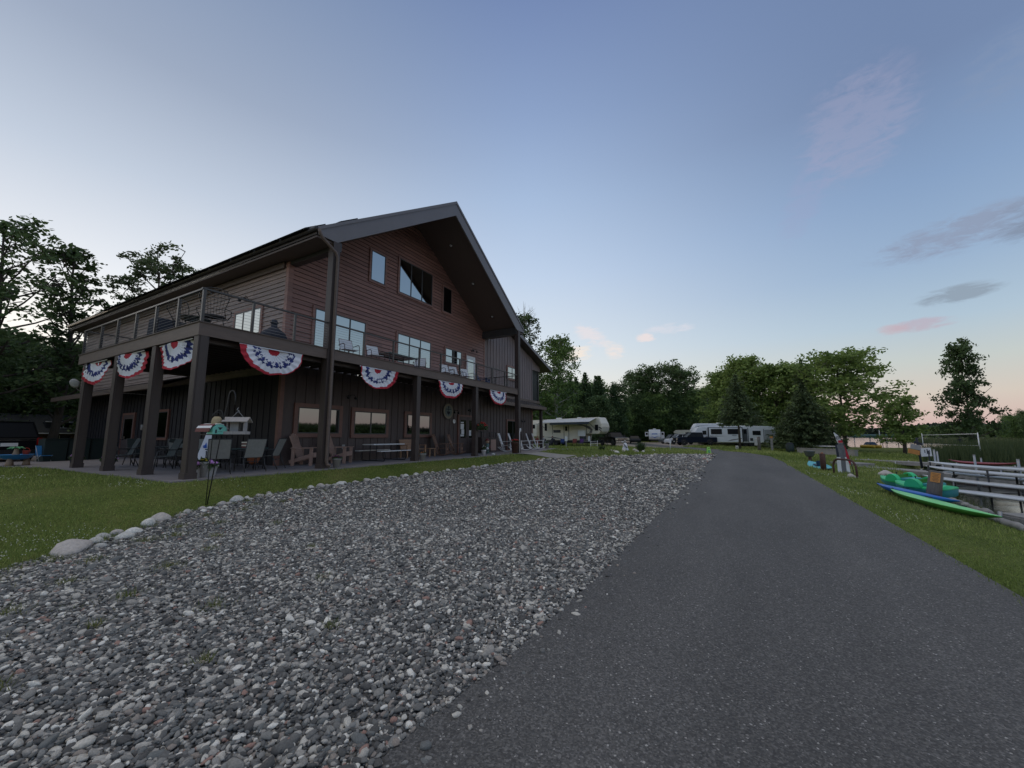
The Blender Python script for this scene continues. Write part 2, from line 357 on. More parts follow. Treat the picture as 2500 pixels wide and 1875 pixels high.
PATIO=[(-.35,-.25),(17.2,-.25),(19.0,-.6),(28.2,1.3),(28.2,8),(18.3,8),(4,3),(4,22),(3.2,26),(-1.6,26),(-1.6,14.5),(-.35,9.6)]
GRAVEL=[(-9,-10.5),(-9,-7.5),(-5.5,-5.9),(-3.4,-4.6),(-2.5,-3.9),(-1,-2.55),(1.2,-1.5),(3.3,-1.35),(9.3,-1.45),(15,-1.45),(18.6,-1.6),(21.5,-2.6),(24.5,-4.4),(28.8,-6.3),(32.3,-8.2),(33.6,-10.95),(0,-10.92),(-2,-10.86),(-3.5,-10.72)]
INLET=[(-60,-19.3),(8,-18.3),(10,-18.45),(15,-18.95),(20,-20.4),(26,-21.6),(34,-22.6),(38,-25),(30,-32),(10,-60),(-90,-60)]
LAKE=[(86,-60),(85.5,-41.5),(87,-31),(92,-24),(100,-16),(120,-5),(150,5),(900,40),(900,-900),(-300,-900),(-90,-61),(40,-61)]
def sdist(P,poly):
    P=np.atleast_2d(np.asarray(P,float));n=len(poly);d=np.full(len(P),1e9);ins=np.zeros(len(P),bool)
    for i in range(n):
        a=np.array(poly[i],float);b=np.array(poly[(i+1)%n],float);ab=b-a
        t=np.clip(((P-a)@ab)/(ab@ab),0,1);q=a+t[:,None]*ab
        d=np.minimum(d,np.hypot(*(P-q).T))
        c=((a[1]>P[:,1])!=(b[1]>P[:,1]))
        with np.errstate(divide='ignore',invalid='ignore'):
            xi=(b[0]-a[0])*(P[:,1]-a[1])/(b[1]-a[1] if b[1]!=a[1] else 1e-9)+a[0]
        ins^=c&(P[:,0]<xi)
    return np.where(ins,-d,d)
def HT(P):
    P=np.atleast_2d(np.asarray(P,float));v=P[:,1];u=P[:,0]
    hg=np.interp(v,[-60,-25,-18.0,-16.5,-14.9,-10.8,-1.4,40],[-1.05,-.98,-.93,-.77,-.6,-.56,-.43,-.36])
    dp=np.maximum(sdist(P,PATIO),0);ds=np.maximum(sdist(P,GRAVEL),0)
    t=dp/(dp+ds+1e-6);t=np.where(v<-10.9,1,t);t=t*t*(3-2*t)
    k=np.clip((u-28)/12,0,1); t=np.maximum(t,k*.8)
    h=-.03*(1-t)+hg*t
    for pl in(INLET,LAKE):
        d=sdist(P,pl);w=np.clip(d/1.1,0,1);w=w*w*(3-2*w)
        h=np.where(d>0,-1.27*(1-w)+h*w,-1.3-np.minimum(.8,-d*.25))
    return h
def h(u,v): return float(HT([(u,v)])[0])
# ---------------------------------------------------------------- ground surfaces
def nodemat(name,fn):
    m=bpy.data.materials.new(name); m.use_nodes=True; t=m.node_tree; b=t.nodes['Principled BSDF']
    def n(ty,**k):
        x=t.nodes.new(ty)
        for a,v in k.items():
            if a.startswith('i_'): x.inputs[int(a[2:]) if a[2:].isdigit() else a[2:]].default_value=v
            else: setattr(x,a,v)
        return x
    fn(t,b,n,t.links.new); return m
def colramp(t,n,src,stops,interp='LINEAR'):
    r=n('ShaderNodeValToRGB'); cr=r.color_ramp; cr.interpolation=interp
    while len(cr.elements)<len(stops): cr.elements.new(.5)
    for e,(p,c) in zip(cr.elements,stops): e.position=p; e.color=(*c,1)
    t.links.new(src,r.inputs[0]); return r.outputs[0]
def _ground(t,b,n,L):
    tc=n('ShaderNodeTexCoord'); a=n('ShaderNodeTexNoise'); a.inputs['Scale'].default_value=.35; a.inputs['Detail'].default_value=8; a.inputs['Roughness'].default_value=.7; L(tc.outputs['Object'],a.inputs[0])
    c=n('ShaderNodeTexNoise'); c.inputs['Scale'].default_value=22; c.inputs['Detail'].default_value=4; L(tc.outputs['Object'],c.inputs[0])
    c1=colramp(t,n,a.outputs[0],[(.3,(.075,.105,.025)),(.5,(.12,.155,.037)),(.7,(.18,.185,.06))])
    mr=n('ShaderNodeMapRange'); L(c.outputs[0],mr.inputs[0]); mr.inputs[1].default_value=.3; mr.inputs[2].default_value=.7; mr.inputs[3].default_value=.55; mr.inputs[4].default_value=1.35
    vm=n('ShaderNodeVectorMath',operation='SCALE'); L(c1,vm.inputs[0]); L(mr.outputs[0],vm.inputs['Scale']); L(vm.outputs[0],b.inputs['Base Color'])
    b.inputs['Roughness'].default_value=.95; b.inputs['Specular IOR Level'].default_value=.1
    bp=n('ShaderNodeBump'); bp.inputs['Strength'].default_value=.8; bp.inputs['Distance'].default_value=.04; L(c.outputs[0],bp.inputs['Height']); L(bp.outputs[0],b.inputs['Normal'])
M['ground']=nodemat('lawn soil and turf',_ground)
def _gravel(t,b,n,L):
    tc=n('ShaderNodeTexCoord'); v=n('ShaderNodeTexVoronoi'); v.inputs['Scale'].default_value=24; L(tc.outputs['Object'],v.inputs['Vector'])
    sp=n('ShaderNodeSeparateColor'); L(v.outputs['Color'],sp.inputs[0])
    c1=colramp(t,n,sp.outputs[0],[(0,(.09,.09,.09)),(.35,(.17,.165,.16)),(.6,(.27,.26,.245)),(.85,(.42,.40,.37)),(1,(.6,.57,.53))])
    mr=n('ShaderNodeMapRange'); L(v.outputs['Distance'],mr.inputs[0]); mr.inputs[1].default_value=.25; mr.inputs[2].default_value=.6; mr.inputs[3].default_value=1; mr.inputs[4].default_value=.18
    vm=n('ShaderNodeVectorMath',operation='SCALE'); L(c1,vm.inputs[0]); L(mr.outputs[0],vm.inputs['Scale']); L(vm.outputs[0],b.inputs['Base Color'])
    b.inputs['Roughness'].default_value=.85
    bp=n('ShaderNodeBump',invert=True); bp.inputs['Strength'].default_value=.8; bp.inputs['Distance'].default_value=.02; L(v.outputs['Distance'],bp.inputs['Height']); L(bp.outputs[0],b.inputs['Normal'])
M['gravel']=nodemat('river stone gravel bed',_gravel)
def _peb(t,b,n,L):
    oi=n('ShaderNodeObjectInfo'); rnd=oi.outputs['Random']
    c1=colramp(t,n,rnd,[(0,(.10,.097,.093)),(.2,(.18,.175,.165)),(.34,(.27,.26,.24)),(.44,(.38,.355,.32)),(.52,(.17,.175,.17)),(.62,(.48,.45,.40)),(.70,(.31,.265,.23)),(.76,(.15,.147,.14)),(.84,(.62,.58,.51)),(.915,(.36,.22,.18)),(.93,(.27,.265,.25)),(.95,(.82,.78,.70)),(1,(.32,.325,.28))],'CONSTANT')
    tc=n('ShaderNodeTexCoord'); a=n('ShaderNodeTexNoise'); a.inputs['Scale'].default_value=3.5; a.inputs['Detail'].default_value=5; L(tc.outputs['Object'],a.inputs[0])
    g=n('ShaderNodeTexNoise'); g.inputs['Scale'].default_value=60; g.inputs['Detail'].default_value=3; L(tc.outputs['Object'],g.inputs[0])
    ml=n('ShaderNodeMath',operation='MULTIPLY'); L(a.outputs[0],ml.inputs[0]); L(g.outputs[0],ml.inputs[1])
    mr=n('ShaderNodeMapRange'); L(ml.outputs[0],mr.inputs[0]); mr.inputs[1].default_value=.1; mr.inputs[2].default_value=.4; mr.inputs[3].default_value=.7; mr.inputs[4].default_value=1.35
    vm=n('ShaderNodeVectorMath',operation='SCALE'); L(c1,vm.inputs[0]); L(mr.outputs[0],vm.inputs['Scale']); L(vm.outputs[0],b.inputs['Base Color'])
    b.inputs['Roughness'].default_value=.75; b.inputs['Specular IOR Level'].default_value=.35
M['pebble']=nodemat('mixed river pebbles',_peb)
def _asph(t,b,n,L):
    tc=n('ShaderNodeTexCoord'); v=n('ShaderNodeTexVoronoi'); v.inputs['Scale'].default_value=95; L(tc.outputs['Object'],v.inputs['Vector'])
    sp=n('ShaderNodeSeparateColor'); L(v.outputs['Color'],sp.inputs[0])
    c1=colramp(t,n,sp.outputs[1],[(0,(.06,.057,.055)),(.5,(.10,.095,.09)),(.8,(.135,.128,.12)),(.985,(.19,.18,.17)),(.992,(.34,.32,.30)),(1,(.45,.43,.40))])
    a=n('ShaderNodeTexNoise'); a.inputs['Scale'].default_value=.55; a.inputs['Detail'].default_value=7; a.inputs['Roughness'].default_value=.6
    mp=n('ShaderNodeMapping'); mp.inputs['Scale'].default_value=(.35,1.3,1); L(tc.outputs['Object'],mp.inputs[0]); L(mp.outputs[0],a.inputs[0])
    mr=n('ShaderNodeMapRange'); L(a.outputs[0],mr.inputs[0]); mr.inputs[1].default_value=.3; mr.inputs[2].default_value=.7; mr.inputs[3].default_value=.74; mr.inputs[4].default_value=1.12
    sy=n('ShaderNodeSeparateXYZ'); L(tc.outputs['Object'],sy.inputs[0]); fac=mr.outputs[0]
    for c in(-11.95,-13.75):
        s1=n('ShaderNodeMath',operation='ADD'); L(sy.outputs[1],s1.inputs[0]); s1.inputs[1].default_value=-c; s2=n('ShaderNodeMath',operation='ABSOLUTE'); L(s1.outputs[0],s2.inputs[0]); s3=n('ShaderNodeMapRange',interpolation_type='SMOOTHSTEP'); L(s2.outputs[0],s3.inputs[0]); s3.inputs[1].default_value=0; s3.inputs[2].default_value=.55; s3.inputs[3].default_value=1.10; s3.inputs[4].default_value=1.0
        s4=n('ShaderNodeMath',operation='MULTIPLY'); L(fac,s4.inputs[0]); L(s3.outputs[0],s4.inputs[1]); fac=s4.outputs[0]
    v2=n('ShaderNodeTexVoronoi',feature='DISTANCE_TO_EDGE'); v2.inputs['Scale'].default_value=.42; wn=n('ShaderNodeTexNoise'); wn.inputs['Scale'].default_value=2.2; wn.inputs['Detail'].default_value=6; L(tc.outputs['Object'],wn.inputs[0]); wm=n('ShaderNodeVectorMath',operation='MULTIPLY_ADD'); L(wn.outputs['Color'],wm.inputs[0]); wm.inputs[1].default_value=(.7,.7,0); L(tc.outputs['Object'],wm.inputs[2]); L(wm.outputs[0],v2.inputs['Vector'])
    c3=n('ShaderNodeMapRange'); L(v2.outputs['Distance'],c3.inputs[0]); c3.inputs[1].default_value=0; c3.inputs[2].default_value=.008; c3.inputs[3].default_value=.84; c3.inputs[4].default_value=1
    gate=n('ShaderNodeMapRange'); L(a.outputs[0],gate.inputs[0]); gate.inputs[1].default_value=.5; gate.inputs[2].default_value=.56; c4=n('ShaderNodeMix'); L(gate.outputs[0],c4.inputs[0]); c4.inputs[2].default_value=1.0; L(c3.outputs[0],c4.inputs[3])
    s5=n('ShaderNodeMath',operation='MULTIPLY'); L(fac,s5.inputs[0]); L(c4.outputs[0],s5.inputs[1]); fac=s5.outputs[0]
    vm=n('ShaderNodeVectorMath',operation='SCALE'); L(c1,vm.inputs[0]); L(fac,vm.inputs['Scale']); L(vm.outputs[0],b.inputs['Base Color'])
    b.inputs['Roughness'].default_value=.8
    g=n('ShaderNodeTexNoise'); g.inputs['Scale'].default_value=150; g.inputs['Detail'].default_value=2; L(tc.outputs['Object'],g.inputs[0])
    bp=n('ShaderNodeBump'); bp.inputs['Strength'].default_value=.55; bp.inputs['Distance'].default_value=.006; L(g.outputs[0],bp.inputs['Height']); L(bp.outputs[0],b.inputs['Normal'])
M['asphalt']=nodemat('aged asphalt',_asph)
def _water(t,b,n,L):
    b.inputs['Base Color'].default_value=(.03,.035,.035,1); b.inputs['Roughness'].default_value=.10; b.inputs['IOR'].default_value=1.40; b.inputs['Specular IOR Level'].default_value=1.0
    tc=n('ShaderNodeTexCoord'); mp=n('ShaderNodeMapping'); mp.inputs['Rotation'].default_value=(0,0,.6); mp.inputs['Scale'].default_value=(1,.45,1); L(tc.outputs['Object'],mp.inputs[0])
    a=n('ShaderNodeTexNoise'); a.inputs['Scale'].default_value=3.2; a.inputs['Detail'].default_value=5; L(mp.outputs[0],a.inputs[0])
    bp=n('ShaderNodeBump'); bp.inputs['Strength'].default_value=.2; bp.inputs['Distance'].default_value=.05; L(a.outputs[0],bp.inputs['Height']); L(bp.outputs[0],b.inputs['Normal'])
M['water']=nodemat('lake water',_water)
def leafmat(name,c0,c1,c2,tr=.25):
    def f(t,b,n,L):
        at=n('ShaderNodeAttribute',attribute_name='tone')
        oi=n('ShaderNodeObjectInfo'); m1=n('ShaderNodeMapRange'); L(oi.outputs['Random'],m1.inputs[0]); m1.inputs[3].default_value=-.12; m1.inputs[4].default_value=.12
        ad=n('ShaderNodeMath',operation='ADD'); L(at.outputs['Fac'],ad.inputs[0]); L(m1.outputs[0],ad.inputs[1])
        c=colramp(t,n,ad.outputs[0],[(0,c0),(.5,c1),(1,c2)]); L(c,b.inputs['Base Color'])
        b.inputs['Roughness'].default_value=.6; b.inputs['Specular IOR Level'].default_value=.25
        tl=n('ShaderNodeBsdfTranslucent'); L(c,tl.inputs[0]); mx=n('ShaderNodeMixShader'); mx.inputs[0].default_value=tr
        out=t.nodes['Material Output']; L(b.outputs[0],mx.inputs[1]); L(tl.outputs[0],mx.inputs[2]); L(mx.outputs[0],out.inputs[0])
    return nodemat(name,f)
M['grass']=leafmat('lawn grass blades',(.13,.18,.042),(.28,.345,.09),(.48,.48,.18),.3)
M['weed']=leafmat('weed grass',(.07,.11,.02),(.15,.19,.045),(.3,.28,.11),.3)
M['reed']=leafmat('green reeds',(.05,.075,.03),(.085,.115,.045),(.16,.16,.07),.2)
M['clover']=mat('white clover heads',(.62,.62,.5),.8,var=.1)
# terrain sheet reaching the horizon
def axis(parts):
    a=[]
    for s,e,d in parts: a+=list(np.arange(s,e,d))
    return np.array(sorted(set(np.round(a+[parts[-1][1]],3))))
gu=axis([(-500,-100,50),(-100,-30,7),(-30,-12,1.5),(-12,36,.45),(36,64,.9),(64,130,2.2),(130,300,15),(300,2000,150)])
gv=axis([(-2000,-300,150),(-300,-100,20),(-100,-40,2.4),(-40,-26,.9),(-26,6,.42),(6,40,1.5),(40,120,8),(120,2000,120)])
U,V=np.meshgrid(gu,gv,indexing='ij'); P=np.stack([U.ravel(),V.ravel()],1); Zg=HT(P)
ROADL=[(-14,-10.2),(-9,-10.5),(-3.5,-10.72),(-2,-10.86),(0,-10.92),(20,-10.92),(28,-10.95),(33.6,-10.9),(40,-9.6),(46,-6.5),(52,-3),(62,2.5),(78,8)]
ROADR=[(-14,-14.9),(20,-15.0),(27,-15.05),(34,-14.75),(40.5,-13.2),(45.5,-10.6),(51,-7.6),(58,-3.6),(78,4.5)]
ROADP=ROADL+ROADR[::-1]
LOT=[(45.5,-5.6),(47.5,-1),(52,1.8),(62,7),(72,13),(86,14),(88,-2),(74,-9),(58,-6)]
cov=np.minimum(np.minimum(sdist(P,GRAVEL),sdist(P,ROADP)),sdist(P,LOT)); Zg=Zg-np.clip(-cov*.25,0,.05)
dpat=sdist(P,PATIO); Zg=Zg-np.where(dpat<-.5,.1,0)
nu,nv=len(gu),len(gv); idx=np.arange(nu*nv).reshape(nu,nv)
F=np.stack([idx[:-1,:-1],idx[1:,:-1],idx[1:,1:],idx[:-1,1:]],-1).reshape(-1,4)
tag(npmesh('ground',np.column_stack([P,Zg]),F,M['ground'],smooth=True),kind='structure')
def strip(name,A,B,nn,off,m,step=.9,kind='structure'):
    def res(L):
        L=np.array(L,float); s=np.r_[0,np.cumsum(np.hypot(*np.diff(L,axis=0).T))]; return L,s
    LA,sa=res(A); LB,sb=res(B); n=int(max(sa[-1],sb[-1])/step)+1; t=np.linspace(0,1,n)
    pa=np.column_stack([np.interp(t*sa[-1],sa,LA[:,k]) for k in(0,1)]); pb=np.column_stack([np.interp(t*sb[-1],sb,LB[:,k]) for k in(0,1)])
    w=np.linspace(0,1,nn)[None,:,None]; G=(pa[:,None]*(1-w)+pb[:,None]*w).reshape(-1,2)
    z=HT(G)+off; i=np.arange(n*nn).reshape(n,nn)
    F=np.stack([i[:-1,:-1],i[:-1,1:],i[1:,1:],i[1:,:-1]],-1).reshape(-1,4)
    return tag(npmesh(name,np.column_stack([G,z]),F,m,smooth=True),kind=kind)
gt=[p for p in GRAVEL[1:-4]]
strip('gravel_bed',[(x,float(np.interp(x,[-9,-3.5,-2,0,33],[-10.5,-10.72,-10.86,-10.92,-10.95]))) for x in np.interp(np.linspace(0,1,40),[0,1],[-9,33.4])],[(x,float(np.interp(x,[p[0] for p in gt],[p[1] for p in gt]))) for x in np.interp(np.linspace(0,1,40),[0,1],[-9,33.4])],22,.004,M['gravel'],.7)
strip('road',ROADL,ROADR,12,.012,M['asphalt'])
M['lotgravel']=mat('tan crushed gravel lot',(.30,.255,.21),.9,var=.25,scale=2,bump=.3,bscale=40)
cx=np.mean(LOT,axis=0); strip('gravel_lot',LOT+[LOT[0]],[(cx[0]+(x-cx[0])*.04,cx[1]+(y-cx[1])*.04) for x,y in LOT+[LOT[0]]],10,-.012,M['lotgravel'],2)
strip('walkway',[(17.3,-.30),(19.2,-1.2),(20.6,-2.1)],[(20.4,-.35),(21.8,-1.2),(23.2,-2.2)],8,.02,M['conc_light'],.4)
strip('footpath',[(25.5,.9),(31,.2),(37,-1.0)],[(26.2,.2),(31,-.35),(37,-1.5)],4,.02,M['conc_light'],.6)
wt=MB(); wt.bb(-500,2000,-2000,500,-1.32,-1.30); tag(wt.build('lake_water',M['water']),kind='structure')
pt=MB(); pt.prism(PATIO,-.45,0); tag(pt.build('patio',M['concrete'],tri=True),kind='structure')
# ---------------------------------------------------------------- pebbles (geometry nodes instances on real points)
rng=np.random.default_rng(7)
camxy=np.array([CAM.x,CAM.y])
def polar(n,az0,az1,d0,d1,logd=True):
    az=np.radians(rng.uniform(az0,az1,n)); d=np.exp(rng.uniform(np.log(d0),np.log(d1),n)) if logd else np.sqrt(rng.uniform(d0**2,d1**2,n))
    return camxy+np.column_stack([-np.sin(az)*d,np.cos(az)*d]),d
def pebbles():
    A=rng.uniform([-8.5,-10.97],[3.2,-3.6],(250000,2)); da=np.hypot(*(A-camxy).T); A=A[da<8.2]
    B,db=polar(250000,-92,-8,8.0,44)
    P=np.vstack([A,B]); d=np.hypot(*(P-camxy).T)
    g=sdist(P,GRAVEL); jit=rng.uniform(-.25,.10,len(P))
    left=(P[:,1]>-10.4); keep=np.where(left,g<jit,g<-.02+.04*rng.random(len(P))**3)
    E=rng.uniform([-4,-11.6],[16,-10.7],(5200,2)); E=E[rng.random(len(E))<np.exp((E[:,1]+10.85)*7)*.5]
    P=np.vstack([P[keep],E]); d=np.hypot(*(P-camxy).T)
    size=.0132*np.clip(d/8.6,1,4.0)*rng.lognormal(0,.34,len(P))
    z=HT(P)+size*.28+rng.uniform(-.006,.016,len(P))*np.clip(d/9,1,2)
    me=bpy.data.meshes.new('gravel_stones'); me.vertices.add(len(P)); me.vertices.foreach_set('co',np.column_stack([P,z]).astype(np.float32).ravel())
    a=me.attributes.new('sz','FLOAT_VECTOR','POINT'); S=np.column_stack([size*rng.uniform(.9,1.5,len(P)),size*rng.uniform(.7,1.1,len(P)),size*rng.uniform(.45,.8,len(P))]).astype(np.float32); a.data.foreach_set('vector',S.ravel())
    a=me.attributes.new('rt','FLOAT_VECTOR','POINT'); R=np.column_stack([rng.normal(0,.3,len(P)),rng.normal(0,.3,len(P)),rng.uniform(0,6.28,len(P))]).astype(np.float32); a.data.foreach_set('vector',R.ravel())
    o=bpy.data.objects.new('gravel_stones',me); C.objects.link(o); tag(o,'loose grey river stones spread over the parking strip','gravel',kind='stuff')
    g=bpy.data.node_groups.new('pebbles','GeometryNodeTree')
    g.interface.new_socket('Geometry',in_out='INPUT',socket_type='NodeSocketGeometry'); g.interface.new_socket('Geometry',in_out='OUTPUT',socket_type='NodeSocketGeometry')
    n=g.nodes.new; L=g.links.new
    gi=n('NodeGroupInput'); go=n('NodeGroupOutput'); inst=n('GeometryNodeInstanceOnPoints'); join=n('GeometryNodeJoinGeometry')
    for s in range(5):
        ico=n('GeometryNodeMeshIcoSphere'); ico.inputs['Radius'].default_value=1; ico.inputs['Subdivisions'].default_value=2
        sp=n('GeometryNodeSetPosition'); nz=n('ShaderNodeTexNoise'); nz.noise_dimensions='4D'; nz.inputs['W'].default_value=s*3.7; nz.inputs['Scale'].default_value=.75; nz.inputs['Detail'].default_value=1
        sub=n('ShaderNodeVectorMath'); sub.operation='SUBTRACT'; sub.inputs[1].default_value=(.5,.5,.5); L(nz.outputs['Color'],sub.inputs[0])
        sc_=n('ShaderNodeVectorMath'); sc_.operation='SCALE'; sc_.inputs['Scale'].default_value=1.5; L(sub.outputs[0],sc_.inputs[0])
        L(ico.outputs[0],sp.inputs[0]); L(sc_.outputs[0],sp.inputs['Offset'])
        ss=n('GeometryNodeSetShadeSmooth'); L(sp.outputs[0],ss.inputs[0])
        sm=n('GeometryNodeSetMaterial'); sm.inputs['Material'].default_value=M['pebble']; L(ss.outputs[0],sm.inputs[0])
        gi2=n('GeometryNodeGeometryToInstance'); L(sm.outputs[0],gi2.inputs[0]); L(gi2.outputs[0],join.inputs[0])
    L(gi.outputs[0],inst.inputs['Points']); L(join.outputs[0],inst.inputs['Instance']); inst.inputs['Pick Instance'].default_value=True
    a1=n('GeometryNodeInputNamedAttribute'); a1.data_type='FLOAT_VECTOR'; a1.inputs[0].default_value='sz'; L(a1.outputs[0],inst.inputs['Scale'])
    a2=n('GeometryNodeInputNamedAttribute'); a2.data_type='FLOAT_VECTOR'; a2.inputs[0].default_value='rt'; L(a2.outputs[0],inst.inputs['Rotation'])
    L(inst.outputs[0],go.inputs[0])
    me.materials.append(M['pebble'])
    md=o.modifiers.new('stones','NODES'); md.node_group=g
    print('pebbles',len(P))
pebbles()
# ---------------------------------------------------------------- grass blades, clover, weeds
def blades(name,P,hh,ww,m,label,cat,lean=.45,zoff=-.01,tone=None):
    n=len(P); z=HT(P)+zoff; a=rng.uniform(0,2*PI,n); dx,dy=np.cos(a)*ww/2,np.sin(a)*ww/2
    b=rng.uniform(0,2*PI,n); l=hh*rng.uniform(.1,lean*1.8,n)
    v0=np.column_stack([P[:,0]-dx,P[:,1]-dy,z]); v1=np.column_stack([P[:,0]+dx,P[:,1]+dy,z]); v2=np.column_stack([P[:,0]+np.cos(b)*l,P[:,1]+np.sin(b)*l,z+hh])
    co=np.stack([v0,v1,v2],1).reshape(-1,3); F=np.arange(3*n).reshape(-1,3)
    if tone is None: tone=rng.uniform(.1,.8,n)
    return tag(npmesh(name,co,F,m,attr={'tone':('FACE',tone)}),label,cat,kind='stuff')
def patchy(P,s,k=0):
    return .5+.25*(np.sin(P[:,0]*s+1.3*np.sin(P[:,1]*s*.7+k))+np.sin(P[:,1]*s*1.1+1.7*np.sin(P[:,0]*s*.6+2*k)))
def lawn():
    P,d=polar(420000,-122,2,2.6,70)
    keep=(sdist(P,GRAVEL)>-.12)&(sdist(P,ROADP)>-.16*rng.random(len(P))**2)&(sdist(P,PATIO)>.02)&(sdist(P,INLET)>.35)&(sdist(P,LAKE)>.5)&(sdist(P,LOT)>0)&(rng.random(len(P))<1)
    keep&=~((P[:,0]>17)&(P[:,0]<24)&(P[:,1]>-2.6)&(P[:,1]<-.2)&(np.abs(P[:,1]+.3+(P[:,0]-17.3)*.3)<1.2))
    keep&=~((P[:,0]>4)&(P[:,0]<28)&(P[:,1]>2.8)); keep&=~((P[:,0]<33)&(P[:,1]<-10)&(P[:,1]>-11.6))
    P=P[keep]; d=d[keep]
    hh=(.03+.035*patchy(P,.9))*rng.uniform(.6,1.7,len(P))*np.clip(d/14,1,2.6); ww=.006*np.clip(d/4.5,1,12)
    tone=np.clip(.05+.5*patchy(P,.35,2)+.2*patchy(P,2.3,1)+.22*rng.normal(0,1,len(P)),0,1)
    blades('lawn_grass',P,hh,ww,M['grass'],'short green lawn grass with worn yellowish patches','grass',tone=tone)
    P,d=polar(26000,-122,0,4,34); keep=(sdist(P,GRAVEL)>.15)&(sdist(P,ROADP)>.15)&(sdist(P,PATIO)>.3)&(sdist(P,INLET)>1)&(rng.random(len(P))<np.clip((patchy(P,1.1,1)-.52)*3.2,0,1))
    P=P[keep]; n=len(P); z=HT(P)+.06; r=rng.uniform(.006,.010,n)*np.clip(d[:n]*0+np.hypot(*(P-camxy).T)/10,1,2)
    o6=np.array([(1,0,0),(-1,0,0),(0,1,0),(0,-1,0),(0,0,1),(0,0,-1)],float); f8=np.array([(0,2,4),(2,1,4),(1,3,4),(3,0,4),(2,0,5),(1,2,5),(3,1,5),(0,3,5)])
    co=(np.column_stack([P,z])[:,None]+o6[None]*r[:,None,None]).reshape(-1,3); F=(f8[None]+6*np.arange(n)[:,None,None]).reshape(-1,3)
    tag(npmesh('clover_flowers',co,F,M['clover'],smooth=True),'small white clover flowers dotted through the lawn','clover',kind='stuff')
    # weeds standing in the gravel and along its edge
    cs=[(-2.6,-6.3,.30),(-1.1,-4.2,.22),(-.2,-3.3,.25),(.8,-3.0,.22),(-3.9,-6.6,.2),(-2.9,-8.0,.2),(-3.6,-7.6,.13),(-1.6,-5.2,.2),(-1.9,-4.6,.3),(-2.3,-4.6,.35),(-4.0,-5.4,.5),(-4.6,-6.2,.5),(.4,-2.3,.3),(1.6,-2.4,.22),(-3.4,-9.0,.12),(-1.2,-7.0,.12),(9.6,-10.6,.2),(11.5,-10.7,.2),(-3.0,-5.2,.25),(-3.2,-7.0,.25),(-4.3,-7.2,.3),(-4.8,-6.8,.45),(-3.4,-6.0,.2),(-2.0,-5.9,.2),(-.6,-5.1,.18),(-1.6,-4.0,.25),(-.9,-3.3,.22),(.2,-2.9,.2),(2.4,-2.3,.18),(-2.6,-9.3,.1),(-1.9,-8.2,.12),(-4.2,-8.2,.14)]
    Q=[];Hh=[]
    for x,y,r in cs:
        k=int(130*r/.25); a=rng.uniform(0,6.28,k); q=np.abs(rng.normal(0,r*.5,k)); Q.append(np.column_stack([x+np.cos(a)*q,y+np.sin(a)*q])); Hh.append(rng.uniform(.04,.12,k)*(.6+.4*np.exp(-(q/r)**2)))
    for _ in range(70):
        t=rng.random(); i=int(t*9); a0,b0=GRAVEL[i+1],GRAVEL[i+2]; f=rng.random(); x=a0[0]*(1-f)+b0[0]*f; y=a0[1]*(1-f)+b0[1]*f-rng.uniform(-.1,.35)
        if x>9: continue
        k=60; a=rng.uniform(0,6.28,k); q=np.abs(rng.normal(0,.12,k)); Q.append(np.column_stack([x+np.cos(a)*q,y+np.sin(a)*q])); Hh.append(rng.uniform(.03,.11,k))
    for _ in range(26):
        x,y=rng.uniform(-6.2,-3.6),rng.uniform(-7.2,-5.2); k=90; a=rng.uniform(0,6.28,k); q=np.abs(rng.normal(0,.22,k)); Q.append(np.column_stack([x+np.cos(a)*q,y+np.sin(a)*q])); Hh.append(rng.uniform(.02,.06,k))
    Q=np.vstack(Q); blades('gravel_weeds',Q,np.concatenate(Hh),np.full(len(Q),.008),M['weed'],'tufts of grassy weeds growing through the gravel','weeds',lean=.5,tone=rng.uniform(.1,1,len(Q)))
    # reeds
    RD=[(36,-24.5),(46,-27.5),(60,-36),(68,-58),(40,-47),(32.5,-30)]
    Q=rng.uniform([30,-60],[70,-24],(60000,2)); Q=Q[sdist(Q,RD)<0]; Q=Q[:26000]
    blades('reeds',Q,rng.uniform(.9,1.75,len(Q))*(.75+.4*patchy(Q,.5)),np.full(len(Q),.055),M['reed'],'tall dark green reeds along the inlet','reeds',lean=.12)
    Q=rng.uniform([10,-24],[38,-17.6],(30000,2)); s=sdist(Q,INLET); Q=Q[(s>-.5)&(s<.35)]; 
    blades('shore_weeds',Q,rng.uniform(.08,.3,len(Q)),np.full(len(Q),.02),M['weed'],'ragged grass along the water edge','weeds',lean=.5,tone=rng.uniform(0,.7,len(Q)))
    Q=rng.uniform([90,-120],[260,-62],(30000,2)); Q=Q[(patchy(Q,.05)>.56)]
    blades('marsh_reeds',Q,rng.uniform(1,2.2,len(Q)),np.full(len(Q),.3),M['reed'],'dark marsh plants standing in the lake','reeds',lean=.15,zoff=.1)
lawn()
# border stones
def rockmesh(mb,c,r,seed,sx=1,sy=1,sz=.7):
    rr=random.Random(seed); n=mb
    b=len(n.v); mb.ball((0,0,0),1,12,8)
    ph=[rr.uniform(0,6) for _ in range(6)]
    for i in range(b,len(n.v)):
        v=Vector(n.v[i]); k=1+.13*math.sin(2.3*v.x+ph[0]+1.5*v.y)+.11*math.sin(3.1*v.y+ph[1]+v.z*2)+.09*math.sin(2.7*v.z+ph[2]+3*v.x)+.05*math.sin(6*v.x+5*v.y+ph[3])
        w=Vector((v.x*k*sx,v.y*k*sy,v.z*k*sz))*r+Vector(c); n.v[i]=tuple(w)
    return mb
rr=random.Random(5)
rproto=[]
ROCKS='stones edging the gravel'
for k in range(6):
    m=MB(); rockmesh(m,(0,0,0),1,k+20,1,rr.uniform(.7,.9),rr.uniform(.5,.72)); rproto.append(m.build('edging_stone',M['stone'])); 
used=[False]*6
